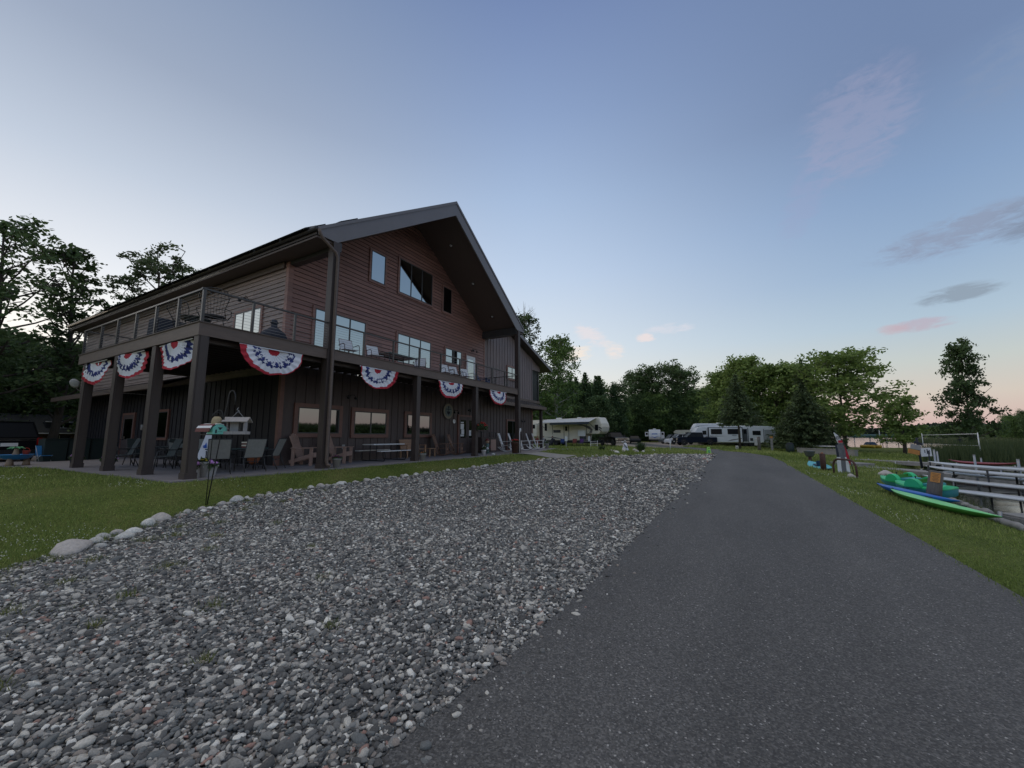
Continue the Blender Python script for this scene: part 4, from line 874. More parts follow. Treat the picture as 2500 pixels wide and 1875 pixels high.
def rocker(label,loc,rz,wood,group=None,rustic=False,name='rocking_chair'):
    t=thing(name,label,'chair',loc,rz,group)
    for s in(-1,1):
        m=MB(); m.bar((s*.25,.20,.12),(s*.25,.56,1.2),.055,.05); m.build('back_post',wood,t)
        m=MB(); m.bar((s*.27,-.27,.08),(s*.27,-.27,.66),.045,.045); m.build('front_leg',wood,t)
        m=MB(); m.bar((s*.29,-.34,.68),(s*.29,.36,.64),.08,.025); m.build('arm',wood,t)
        m=MB(); ps=[(s*.26,.75*math.sin(a),.98-.95*math.cos(a)) for a in np.linspace(-.62,.80,10)]
        m.tube([(x,y*1.0,z) for x,y,z in ps],.024,4); m.build('runner',wood,t)
    m=MB(); m.bar((-.25,.54,1.12),(.25,.54,1.12),.02,.14,up=(0,-.3,1)); m.bar((-.25,.30,.5),(.25,.30,.5),.02,.06); m.build('back_rail',wood,t)
    m=MB(); 
    if rustic: m.bar((0,.29,.5),(0,.53,1.08),.40,.02,up=(0,1,.3))
    else:
        for k in range(7): x=(k-3)*.065; m.bar((x,.31,.5),(x,.52,1.08),.045,.015,up=(0,1,.3))
    m.build('back_panel',wood,t)
    m=MB(); 
    for k in range(6): m.box((0,-.25+k*.09,.44-.012*k),(.52,.078,.02),rx=-.1)
    m.bb(-.25,.25,-.285,-.265,.30,.42); m.bar((-.27,-.27,.2),(.27,-.27,.2),.02,.05); m.bar((-.26,.22,.2),(.26,.22,.2),.02,.05); m.build('seat',wood,t)
    return t
def round_table(label,loc,r=.6,glass=True,group=None,hh=.72):
    t=thing('patio_table',label,'table',loc,0,group); m=MB(); m.tube([(0,0,hh-.012),(0,0,hh)],r-.02,28,smooth=False); m.build('tabletop',M['tableglass'] if glass else M['slingd'],t)
    m=MB(); m.torus((0,0,hh-.005),r,.016,'z',28); m.build('rim',M['blackmetal'],t)
    for k in range(4): a=PI/4+k*PI/2; m=MB(); m.tube([(math.cos(a)*r*.6,math.sin(a)*r*.6,hh-.02),(math.cos(a)*r*.42,math.sin(a)*r*.42,hh*.5),(math.cos(a)*r*.72,math.sin(a)*r*.72,0)],.016,6); m.build('leg',M['blackmetal'],t)
    return t
def rect_table(label,loc,rz,L=1.6,Wd=.95,top=None,group=None,hh=.72):
    t=thing('dining_table',label,'table',loc,rz,group); m=MB(); m.bb(-L/2,L/2,-Wd/2,Wd/2,hh-.025,hh); m.build('tabletop',top or M['tableglass'],t)
    m=MB(); m.bb(-L/2+.03,L/2-.03,-Wd/2+.03,-Wd/2+.05,hh-.08,hh-.03); m.bb(-L/2+.03,L/2-.03,Wd/2-.05,Wd/2-.03,hh-.08,hh-.03); m.build('frame',M['blackmetal'],t)
    for a in(-1,1):
        for b in(-1,1): m=MB(); m.tube([(a*(L/2-.08),b*(Wd/2-.08),hh-.03),(a*(L/2-.05),b*(Wd/2-.05),0)],.018,6); m.build('leg',M['blackmetal'],t)
    return t
def flowers(mb_f,mb_p,c,r,hh,nf,npet,seed,ps=.03):
    rr=random.Random(seed)
    for _ in range(nf):
        a=rr.uniform(0,6.28); q=r*math.sqrt(rr.random()); z=c[2]+rr.uniform(0,hh)*(1-.5*(q/r)**2); p=Vector((c[0]+q*math.cos(a),c[1]+q*math.sin(a),z))
        d=Vector((rr.gauss(0,1),rr.gauss(0,1),rr.gauss(0,.6))).normalized()*ps*rr.uniform(1,2); e=d.cross(Vector((rr.gauss(0,1),rr.gauss(0,1),1))).normalized()*ps*.7
        mb_f.add([p-d,p+e,p+d,p-e],[(0,1,2,3)])
    for _ in range(npet):
        a=rr.uniform(0,6.28); q=r*math.sqrt(rr.random()); z=c[2]+hh*(1-.45*(q/r)**2)*rr.uniform(.75,1.05); p=Vector((c[0]+q*math.cos(a),c[1]+q*math.sin(a),z))
        mb_p.ball(p,ps*rr.uniform(.7,1.2),6,4,sc=(1,1,.55))
def planter(name,label,cat,loc,r,hh,pot,pet,fh=.22,fr=None,square=False,group=None,seed=1,npet=26,ps=.028):
    t=thing(name,label,cat,loc,.3,group); m=MB()
    if square: m.box((0,0,hh/2),(r*1.35,r*1.35,hh),tp=1.25); m.box((0,0,hh-.015),(r*1.8,r*1.8,.03))
    else: m.lathe((0,0,0),[(r*.7,0),(r*.98,hh*.85),(r*1.06,hh*.86),(r*1.06,hh),(r*.9,hh),(r*.88,hh*.9)],16)
    m.build('pot',pot,t)
    f=MB();p=MB(); flowers(f,p,(0,0,hh-.02),fr or r*1.15,fh,170,npet,seed,ps); f.build('foliage',M['foliage'],t); p.build('blossoms',pet,t)
    return t
# ---------------------------------------------------------------- under the deck near the corner
G1='sling dining chairs by the corner post'
rect_table('glass topped patio table behind the shepherd hooks',(2.05,1.9,0),.15,1.7,1.0)
FR=mat('dark grey chair frame',(.055,.055,.055),.4,metal=.3,var=.05)
sling_chair('grey sling chair seen from behind, in front of the bird feeder',(1.28,1.12,0),PI-.43,M['slingg'],FR,G1)
sling_chair('grey sling chair pulled at an angle, middle of the three seen from behind',(2.2,1.15,0),PI-.1,M['slingg'],FR,G1)
sling_chair('grey sling chair turned sideways nearest the red corner board',(3.05,1.6,0),PI+.62,M['slingg'],FR,G1)
sling_chair('grey sling chair hidden beyond the glass table near the corner',(1.9,2.95,0),0,M['slingg'],FR,G1)
planter('planter_box','square grey planter of violet petunias beside the corner post','planter',(.62,.42,0),.26,.30,M['potgrey'],M['petpurple'],.15,.27,True,seed=3,npet=40,ps=.08)
t=thing('folded_sandwich_board','tall white tapered board with small blue emblem behind the petunia planter','sign',(1.05,1.75,0),-.9)
m=MB(); m.add([(-.22,0,0),(.22,0,0),(.14,.28,1.25),(.0,.28,1.25),(-.22,.03,0),(.22,.03,0),(.14,.31,1.25),(.0,.31,1.25)],[(0,1,2,3),(7,6,5,4),(0,4,5,1),(1,5,6,2),(2,6,7,3),(3,7,4,0)]); m.build('panel',M['whitecloth'],t)
m=MB(); m.add([(-.0,.145,.75),(.1,.145,.75),(.05,.195,.92)],[(0,1,2)]); m.torus((.05,.13,.8),.04,.01,'y',14,5); m.build('emblem',M['kblue'],t)
t=thing('book_stack','stack of red and white striped cushions on the glass table','cushions',(2.6,1.95,.72))
for k in range(4): m=MB(); m.box((0,0,.03+k*.05),(.4,.34,.042),rz=.05*k); m.build('cushion',M['redroof'] if k%2==0 else M['rvcream'],t)
t=thing('chiminea','small orange clay chiminea on the patio below the sling chairs','chiminea',(3.0,2.45,0)); m=MB(); m.lathe((0,0,.12),[(.05,0),(.17,.1),(.2,.22),(.15,.34),(.07,.42),(.06,.55),(.08,.57),(.05,.57)],14); m.build('bowl',M['terracotta'],t)
for k in range(3): a=k*2.1; m=MB(); m.tube([(.1*math.cos(a),.1*math.sin(a),.16),(.2*math.cos(a),.2*math.sin(a),0)],.012,5); m.build('leg',M['blackmetal'],t)
planter('planter_pot','low pot of bright yellow flowers squeezed against the corner post','flower pot',(.52,.22,0),.1,.42,M['potgrey'],M['petyellow'],.12,.1,seed=8,npet=6)
# shepherd hooks with feeder and birdhouse
hx,hy=-.34,-2.04; hz=h(hx,hy); HR=-1.065
t=thing('shepherd_hook','tall black shepherd hook stuck in the lawn holding the wooden feeder','garden hook',(hx,hy,hz),HR)
pts=[(0,0,0),(.12,0,1.13),(.22,0,2.06),(.26,0,2.32)]+[(.26+.085-.085*math.cos(a),0,2.36+.22*math.sin(a)) for a in np.linspace(.4,PI,9)]+[(.43,0,2.25)]
m=MB(); m.tube(pts,.0115,6); m.build('rod',M['blackmetal'],t)
t=thing('bird_feeder','bleached wooden bird feeder house hanging from the tall shepherd hook','bird feeder',(.03,-2.26,2.0),-.75); t.scale=(1.2,1.2,1.05)
m=MB(); m.tube([(0,0,-.22),(-.03,0,-.26),(.02,0,-.30),(0,0,-.33)],.006,4); m.tube([(0,0,-.30),(.1,0,-.44)],.004,4); m.tube([(0,0,-.30),(-.1,0,-.44)],.004,4); m.build('chain',M['galv'],t)
m=MB(); m.box((0,-.09,-.49),(.42,.22,.018),rx=.5); m.box((0,.09,-.49),(.42,.22,.018),rx=-.5); m.build('roof',M['feeder'],t)
m=MB(); m.bb(-.17,.17,-.13,.13,-.80,-.785); m.bb(-.19,.19,-.15,-.135,-.815,-.75); m.bb(-.19,.19,.135,.15,-.815,-.75); m.bb(-.19,-.175,-.13,.13,-.815,-.75); m.bb(.175,.19,-.13,.13,-.815,-.75); m.build('tray',M['feeder'],t)
for s in(-1,1): m=MB(); m.prism([(-.1,-.78),(.1,-.78),(.1,-.54),(0,-.47),(-.1,-.54)],s*.14-.008,s*.14+.008,'x'); m.build('gable_end',M['feeder'],t)
m=MB(); m.box((-.03,0,-.66),(.14,.12,.2)); m.build('seed_hopper',M['potgrey'],t)
t=thing('shepherd_hook','shorter black shepherd hook behind the birdhouse','garden hook',(hx-.012,hy+.03,hz),HR)
pts=[(0,0,0),(.01,0,1.90)]+[(.01+.10-.10*math.cos(a),0,1.98+.15*math.sin(a)) for a in np.linspace(.3,PI,8)]+[(.21,0,1.93)]
m=MB(); m.tube(pts,.009,6); m.build('rod',M['blackmetal'],t)
t=thing('birdhouse','mint green arched birdhouse under a striped dark red and white roof','birdhouse',(-.33,-2.16,1.15),PI+.12)
m=MB(); ps=[(-.15,0),(.15,0),(.15,.09)]+[(.15*math.cos(a),.09+.13*math.sin(a)) for a in np.linspace(.2,PI-.2,7)]+[(-.15,.09)]
m.prism(ps,-.10,.10,'y'); m.build('body',M['mint'],t)
m=MB(); m.prism([(-.05,.15),(.05,.15),(0,.09)],.101,.106,'y'); m.bb(.07,.1,.101,.106,.02,.10); m.bb(-.05,.05,.101,.105,.05,.056); m.build('marking',M['cl_dark'],t)
for k in range(4): m=MB(); a=.2+k*.36; m.bar((.21*math.cos(a),-.42,.06+.17*math.sin(a)),(.21*math.cos(a),.07,.06+.17*math.sin(a)),.085,.012,up=(math.cos(a),0,math.sin(a))); m.build('roof_strip',M['redroof'] if k%2==0 else M['white'],t)
for k in range(4): m=MB(); a=PI-.2-k*.36; m.bar((.21*math.cos(a),-.42,.06+.17*math.sin(a)),(.21*math.cos(a),.07,.06+.17*math.sin(a)),.085,.012,up=(math.cos(a),0,math.sin(a))); m.build('roof_strip',M['redroof'] if k%2==0 else M['white'],t)
m=MB(); m.bb(-.13,.13,-.38,.10,-.02,-.001); m.build('floor',M['blackmetal'],t)
t=thing('hanging_finial','straw coloured burlap bundle hanging above the mint birdhouse','ornament',(-.31,-2.06,1.37)); m=MB(); m.lathe((0,0,0),[(.02,-.02),(.10,0),(.105,.06),(.085,.14),(.05,.18)],12); m.build('bundle',M['blond'],t); m=MB(); m.torus((0,0,.19),.09,.008,'y',14,5,0,PI); m.build('loop',M['blackmetal'],t)
# left hand dining group
G2='dark dining chairs on the narrow side of the patio'
rect_table('dark dining table between two deck posts on the narrow side',(1.9,7.1,0),1.45,1.7,1.0,M['slingd'])
for i,(u,v,a,l) in enumerate(((.98,7.25,-PI/2-.1,'teal framed dark chair left of the far dining table'),(2.9,7.2,PI/2,'dark chair against the wall beyond the far dining table'),(1.8,8.4,0,'dark chair at the far end of the far dining table'),(1.9,5.75,PI,'dark chair at the near end of the far dining table'))): sling_chair(l,(u,v,0),a,M['slingd'],FR,G2)
rect_table('dark glass table nearer the corner post on the narrow side',(2.05,4.2,0),1.5,1.6,1.0,M['tableglass'])
for i,(u,v,a,l) in enumerate(((1.12,4.35,-PI/2,'large black sling chair seen from behind between the two nearest deck posts'),(2.95,4.3,PI/2,'dark chair on the wall side of the nearer glass table'),(1.9,5.05,.1,'light backed chair at the far end of the nearer glass table'),(2.1,3.1,PI,'dark chair at the near end of the nearer glass table'))): sling_chair(l,(u,v,0),a,M['slingd'] if i!=2 else M['slingg'],FR,G2)
for u,v,l in((.32,5.35,'low pot of dark flowers tucked behind the second post of the narrow side'),(.28,8.25,'low pot with violet flowers against the third post of the narrow side')):
    planter('planter_pot',l,'flower pot',(u-.1,v+.5,0),.17,.3,M['cl_dark'],M['petpurple'],.2,.22,seed=int(v*7),npet=9)
# along the gable wall
adirondack('tan adirondack chair closest to the red corner board under the first ground floor window',(4.78,2.15,0),.5,M['adwood'],'tan adirondack chairs').scale=(1.08,)*3
adirondack('tan adirondack chair half hidden by the downspout post',(6.15,2.0,0),.5,M['adwood'],'tan adirondack chairs').scale=(1.08,)*3
t=thing('side_table','low tan side table between the two tan adirondack chairs','table',(5.66,2.2,0)); m=MB(); m.bb(-.2,.2,-.2,.2,.42,.45); m.build('top',M['adwood'],t)
for a in(-1,1):
    for b in(-1,1): m=MB(); m.bb(a*.17-.02,a*.17+.02,b*.17-.02,b*.17+.02,0,.42); m.build('leg',M['adwood'],t)
m=MB(); m.bb(-.15,.15,-.15,.15,.15,.17); m.build('shelf',M['adwood'],t)
planter('planter_pot','white pot of dark purple flowers at the foot of the downspout post','flower pot',(4.5,-.02,0),.15,.32,M['potgrey'],M['petdark'],.12,.17,seed=4,npet=26)
t=thing('picnic_table','white folding picnic table with attached benches on black frame','picnic table',(8.35,1.75,0),-.02)
m=MB(); m.bb(-.92,.92,-.36,.36,.71,.75); m.build('tabletop',M['whiteplastic'],t)
for s in(-1,1):
    m=MB(); m.bb(-.92,.92,s*.72-.13,s*.72+.13,.43,.465); m.build('bench',M['whiteplastic'],t)
    m=MB(); x=s*.62; m.tube([(x,-.72,.43),(x,-.80,.2),(x,-.7,.02),(x,.7,.02),(x,.80,.2),(x,.72,.43)],.018,6); m.tube([(x,-.2,.02),(x,-.2,.71)],.014,6); m.tube([(x,.2,.02),(x,.2,.71)],.014,6); m.build('leg_frame',M['blackmetal'],t)
t=thing('wooden_bench','golden brown slatted garden bench behind the second deck post','bench',(10.75,2.2,0),-.1)
for k in range(6): m=MB(); m.bar((-.62,.22+.035*k,.46+.085*k),(.62,.22+.035*k,.46+.085*k),.02,.07,up=(0,.3,1)); m.build('back_slat',M['benchwood'],t)
m=MB(); 
for k in range(5): m.bb(-.62,.62,-.25+k*.1,-.17+k*.1,.42,.445)
m.build('seat',M['benchwood'],t)
for s in(-1,1):
    m=MB(); m.bb(s*.6-.04,s*.6+.04,-.3,.3,.62,.65); m.build('arm',M['benchwood'],t)
    for y in(-.25,.25): m=MB(); m.bb(s*.6-.03,s*.6+.03,y-.03,y+.03,0,.62); m.build('leg',M['benchwood'],t)
t=thing('side_table','small golden brown table at the right end of the garden bench','table',(11.75,1.95,0)); m=MB(); m.bb(-.24,.24,-.22,.22,.42,.45); m.build('top',M['benchwood'],t)
for a in(-1,1):
    for b in(-1,1): m=MB(); m.bb(a*.2-.025,a*.2+.025,b*.18-.025,b*.18+.025,0,.42); m.build('leg',M['benchwood'],t)
planter('planter_pot','white pot of orange red flowers at the foot of the second front deck post','flower pot',(8.98,-.02,0),.15,.32,M['potgrey'],M['terracotta'],.1,.15,seed=5,npet=14)
rocker('rustic brown log chair below the small clock',(12.95,2.05,0),.45,M['rusticwood'],'rustic brown chairs',True,'rustic_chair')
rocker('rustic brown log chair right beside the double entrance door',(14.2,1.95,0),.45,M['rusticwood'],'rustic brown chairs',True,'rustic_chair')
t=thing('hanging_basket','basket of red geraniums hanging on the third deck post','hanging basket',(13.62,-.16,1.55)); m=MB(); m.lathe((0,0,0),[(.05,-.14),(.17,-.02),(.18,0),(.12,0)],14); m.build('basket',M['rust'],t)
f=MB();p=MB(); flowers(f,p,(0,0,-.1),.34,.42,330,26,9,.045); f.build('foliage',M['foliage'],t); p.build('blossoms',M['petred'],t); m=MB(); m.tube([(0,0,.02),(0,.0,.7),(-.05,.1,.8)],.008,5); m.build('hanger',M['blackmetal'],t)
planter('planter_pot','small white pot of white flowers at the foot of the third deck post','flower pot',(14.55,.32,0),.14,.30,M['white'],M['white'],.3,.12,seed=6,npet=7)
t=thing('solar_spotlight','tiny white garden light lying on the patio edge','garden light',(14.9,-.12,0)); m=MB(); m.box((0,0,.06),(.2,.12,.06),rx=.3); m.build('head',M['white'],t); m=MB(); m.tube([(0,0,0),(0,0,.05)],.02,6); m.build('stake',M['blackmetal'],t)
t=thing('litter_bin','dark brown square litter bin with railed lid beside the third deck post','litter bin',(17.0,2.1,0),-.1); m=MB(); m.bb(-.42,.42,-.36,.36,.05,1.02); m.build('cabinet',M['post'],t,bevel=.01); m=MB()
for a in(-1,1):
    for b in(-1,1): m.bb(a*.38-.015,a*.38+.015,b*.32-.015,b*.32+.015,1.02,1.35)
m.bb(-.42,.42,-.35,-.31,1.35,1.38); m.bb(-.42,.42,.31,.35,1.35,1.38); m.bb(-.42,-.38,-.31,.31,1.35,1.38); m.bb(.38,.42,-.31,.31,1.35,1.38); m.build('lid_rail',M['blackmetal'],t)
t=thing('litter_bin','lighter litter bin with a tan front panel right of the dark brown one','litter bin',(18.05,2.15,0),-.1); m=MB(); m.bb(-.36,.36,-.34,.34,.05,.98); m.build('cabinet',M['post'],t,bevel=.01); m=MB(); m.bb(-.28,.28,-.352,-.342,.14,.86); m.bb(-.37,-.361,-.26,.26,.14,.86); m.build('front_panel',M['adwood'],t); m=MB()
for a in(-1,1): m.bb(a*.33-.015,a*.33+.015,-.3,-.27,.98,1.3)
m.bb(-.36,.36,-.3,-.27,1.3,1.33); m.build('lid_rail',M['blackmetal'],t)
# lawn figure (plain bear like statue)
t=thing('garden_statue','knee high painted garden statue holding a white ball in front of the bins','statue',(16.55,1.35,0),-1.0); m=MB(); m.lathe((0,0,0),[(.10,0),(.13,.04),(.12,.2),(.15,.34),(.14,.5),(.09,.6),(.06,.64)],12); m.build('body',mat('painted green tunic',(.10,.16,.14),.6,var=.3,scale=9),t); m=MB(); m.ball((0,-.01,.75),.12,12,8); m.build('head',mat('painted tan face',(.5,.34,.22),.5),t); m=MB(); m.lathe((0,0,.8),[(.15,0),(.13,.05),(.02,.16)],12); m.build('hat',M['redroof'],t)
for s in(-1,1): m=MB(); m.tube([(s*.13,0,.5),(s*.18,-.1,.38),(s*.08,-.2,.33)],[.045,.04,.035],8); m.build('arm',M['redroof'],t)
m=MB(); m.ball((0,-.24,.32),.08,10,7); m.build('ball',M['white'],t)
G3='white wooden rocking chairs'
for u,v,a,l in((19.75,1.75,.35,'white rocking chair farthest left, seen side on in front of the sliding door'),(21.1,1.7,.4,'white rocking chair partly hidden by the flower barrel'),(22.7,1.75,.4,'white rocking chair just right of the white lamp pole'),(24.2,1.8,.42,'white rocking chair last but one towards the far end of the wall'),(25.6,1.95,.42,'white rocking chair at the far end of the row by the porch post')):
    rocker(l,(u,v,0),a,M['white'],G3).scale=(1.12,1.12,1.08)
planter('barrel_planter','brown barrel planter of red geraniums in front of the white rocking chairs','planter',(17.5,-.12,0),.26,.72,M['rust'],M['petred'],.2,.3,seed=7,npet=60,ps=.035)
t=thing('path_lamp','slim white lamp pole with a frosted head beside the flower barrel','lamp',(17.75,-.33,0)); m=MB(); m.tube([(0,0,0),(0,0,1.45)],.022,8); m.build('pole',M['white'],t); m=MB(); m.lathe((.1,0,1.42),[(.03,-.08),(.06,0),(.06,.12),(.03,.17)],10); m.build('head',M['whiteplastic'],t)
planter('planter_pot','grey pot of pale flowers past the last white rocking chair','flower pot',(26.95,1.9,0),.2,.45,M['potgrey'],M['white'],.25,.22,seed=12,npet=10)
# ---------------------------------------------------------------- on the deck
def wire_chair(label,loc,rz):
    t=thing('wire_lounge_chair',label,'chair',loc,rz,'black wire chairs on the deck corner'); fr=M['blackmetal']
    m=MB(); out=[(.0,0)]; pts=[(-.30,.1,.42),(-.26,.2,.62),(-.36,.34,.95),(-.30,.40,1.14),(-.1,.43,1.2),(.1,.43,1.2),(.30,.40,1.14),(.36,.34,.95),(.26,.2,.62),(.30,.1,.42)]
    m.tube(pts,.014,6); m.tube([(-.36,.34,.95),(0,.40,.93),(.36,.34,.95)],.008,5); m.tube([(-.26,.2,.64),(0,.26,.62),(.26,.2,.64)],.008,5)
    for k in range(-3,4): x=k*.085; m.tube([(x*.8,.14,.42),(x*.8,.24,.62),(x,.36,.93),(x*.9,.42,1.18)],.005,4)
    m.build('back_frame',fr,t)
    m=MB(); m.torus((0,-.06,.42),.31,.014,'z',24); 
    for k in range(-3,4): x=k*.085; y=math.sqrt(.31**2-x*x); m.tube([(x,-.06-y,.42),(x,-.06+y,.42)],.006,4)
    m.build('seat',fr,t)
    m=MB(); m.tube([(0,-.06,.45),(0,-.06,.47)],.28,18,smooth=False); m.build('cushion',M['cl_dark'],t)
    for s in(-1,1):
        m=MB(); m.tube([(s*.28,.22,.68),(s*.42,.0,.66),(s*.42,-.25,.60),(s*.32,-.25,.42)],.012,5); m.build('arm',fr,t)
        for y in(-.25,.16): m=MB(); m.tube([(s*.22,y,.42),(s*.3,y*1.15,0)],.013,5); m.build('leg',fr,t)
    return t
dz=DZ+.03
wire_chair('black wire lounge chair right behind the corner railing post',(.72,.95,dz),PI*.85)
wire_chair('black wire lounge chair two railing bays left of the corner post',(.8,2.9,dz),PI*.65)
round_table('small round glass topped table between the two black wire chairs',(.62,1.9,dz),.42,hh=.5)
t=thing('covered_grill','black covered barbecue behind the side railing','grill',(1.1,5.0,dz),.1); m=MB(); m.box((0,0,.5),(1.0,.62,1.0),tp=.92); m.build('cover',M['cl_dark'],t,bevel=.05); m=MB(); m.bb(-.42,.42,-.28,.28,0,.04); m.build('base',M['blackmetal'],t)
t=thing('covered_furniture','low black covered seat next to the black wire chair','furniture cover',(1.6,3.7,dz),.1); m=MB(); m.box((0,0,.38),(.9,.8,.76),tp=.85); m.build('cover',M['cl_dark'],t,bevel=.06); m=MB(); m.bb(-.35,.35,-.3,.3,0,.03); m.build('base',M['blackmetal'],t)
t=thing('outdoor_heater_cover','black covered chiminea with a flared collar in front of the sliding window','chiminea',(2.85,1.55,dz),0); m=MB(); m.lathe((0,0,0),[(.20,0),(.40,.12),(.44,.34),(.36,.52),(.20,.64),(.105,.72),(.095,.86),(.13,.87),(.13,.90),(.10,.92),(.09,.98),(.03,1.0)],18); m.build('cover',M['cl_dark'],t)
GW='white sling chairs on the deck'
for u,v,a,l in((5.85,1.35,-.25,'white sling deck chair nearest the downspout post'),(7.2,1.3,-.3,'white sling deck chair left of the glass deck table'),(10.3,1.5,-.9,'white sling deck chair right of the glass deck table'),(12.55,1.5,-.3,'white sling deck chair, left one of the three before the small window'),(13.35,1.5,-.35,'white sling deck chair, middle one of the three before the small window'),(14.35,1.4,-.3,'white sling deck chair in front of the upper door')):
    sling_chair(l,(u,v,dz),a,M['slingw'],M['rust'],GW,.95,'deck_chair')
rect_table('green tinted glass table on the deck below the middle triple window',(8.8,1.6,dz),0,1.9,1.0)
adirondack('dark blue adirondack chair on the deck by the upper door',(16.6,1.75,dz),.25,mat('dark blue boards',(.03,.05,.12),.6,var=.1),tall=1.0)
# ---------------------------------------------------------------- left edge of the scene
t=thing('water_play_table','round blue toy water table with tan legs, toy palm and red bucket','toy table',(-.62,12.3,h(-.6,12.3)),.4)
m=MB(); m.lathe((0,0,.28),[(.25,-.02),(.40,.05),(.46,.16),(.48,.17),(.46,.18),(.38,.08),(.2,.03)],24); m.build('basin',M['midblue'],t)
for k in range(3): a=k*2.1-.6; m=MB(); m.lathe((.28*math.cos(a),.28*math.sin(a),0),[(.12,0),(.10,.12),(.07,.3)],10); m.build('leg',M['sandtan'],t)
m=MB(); m.lathe((-.02,0,.4),[(.13,0),(.08,.12),(.05,.3)],10); m.build('tower',M['sandtan'],t)
m=MB(); 
for k in range(7): a=k*.9; m.tube([(-.02,0,.7),(-.02+.14*math.cos(a),.14*math.sin(a),.73),(-.02+.24*math.cos(a),.24*math.sin(a),.67)],[.025,.035,.01],5)
m.build('palm_top',M['toygreen'],t)
m=MB(); m.lathe((.22,-.1,.43),[(.08,0),(.11,.16),(.12,.17),(.1,.17)],12); m.torus((.22,-.1,.6),.1,.008,'y',10,4,0,PI); m.build('bucket',M['toyred'],t)
t=thing('folding_chair','light blue folding beach chair standing next to the dark bins','chair',(.62,15.0,h(.2,14.8)),.3); t.scale=(.75,)*3; m=MB(); m.box((0,.1,.72),(.55,.03,.55),rx=-.2); m.build('backrest',M['skyblue'],t); m=MB(); m.box((0,-.15,.4),(.52,.45,.03)); m.build('seat',M['skyblue'],t)
for s in(-1,1): m=MB(); m.tube([(s*.27,.18,1.0),(s*.27,-.3,0)],.014,5); m.tube([(s*.27,-.35,.42),(s*.27,.25,0)],.014,5); m.build('leg',M['galv'],t)
for u,v,l in((.95,15.2,'dark green storage bin nearest the light blue chair'),(1.75,15.4,'dark green storage bin in the middle of the three by the patio'),(2.55,15.6,'dark green storage bin closest to the lodge wall')):
    t=thing('storage_bin',l,'bin',(u,v,-.02),.15,'dark green bins'); m=MB(); m.box((0,0,.5),(.74,.6,1.0),tp=1.04); m.build('body',M['darkgreenplastic'],t,bevel=.02); m=MB(); m.box((0,0,1.03),(.8,.68,.05)); m.build('lid',M['darkgreenplastic'],t,bevel=.015)
t=thing('bicycle','dark bicycle parked near the lodge wall behind the deck posts','bicycle',(2.2,12.2,0),1.4)
def bicycle_parts(t,dx=0,dy=0,fm=None):
    for x in(-.52,.52):
        m=MB(); m.torus((x+dx,dy,.34),.33,.02,'y',20,5); 
        for k in range(6): a=k*PI/6; m.tube([(x+dx-.32*math.cos(a),dy,.34-.32*math.sin(a)),(x+dx+.32*math.cos(a),dy,.34+.32*math.sin(a))],.002,3)
        m.build('wheel',M['tyre'],t)
    m=MB(); F=[(-.52,.34),(-.15,.75),(.38,.78),(-.08,.3),(-.15,.75)]; m.tube([(a+dx,dy,b) for a,b in F],.018,5); m.tube([(-.52+dx,dy,.34),(-.08+dx,dy,.3)],.012,5); m.tube([(.52+dx,dy,.34),(.36+dx,dy,.95)],.016,5); m.build('frame',fm or M['cl_dark'],t)
    m=MB(); m.tube([(.36+dx,dy-.28,.98),(.34+dx,dy,.95),(.36+dx,dy+.28,.98)],.013,5); m.build('handlebar',M['blackmetal'],t)
    m=MB(); m.box((-.2+dx,dy,.86),(.25,.14,.05)); m.tube([(-.15+dx,dy,.75),(-.19+dx,dy,.84)],.012,5); m.build('saddle',M['blackmetal'],t)
bicycle_parts(t)
for u,v,l in((3.7,13.9,'white paper roll holder on the dark wall left of the side door'),(3.7,14.5,'second pale holder on the dark wall left of the side door')):
    t=thing('wall_dispenser',l,'dispenser',(UL-.1,v+.2,1.45)); m=MB(); m.tube([(0,0,0),(0,0,.28)],.07,10); m.build('body',M['potgrey'],t)
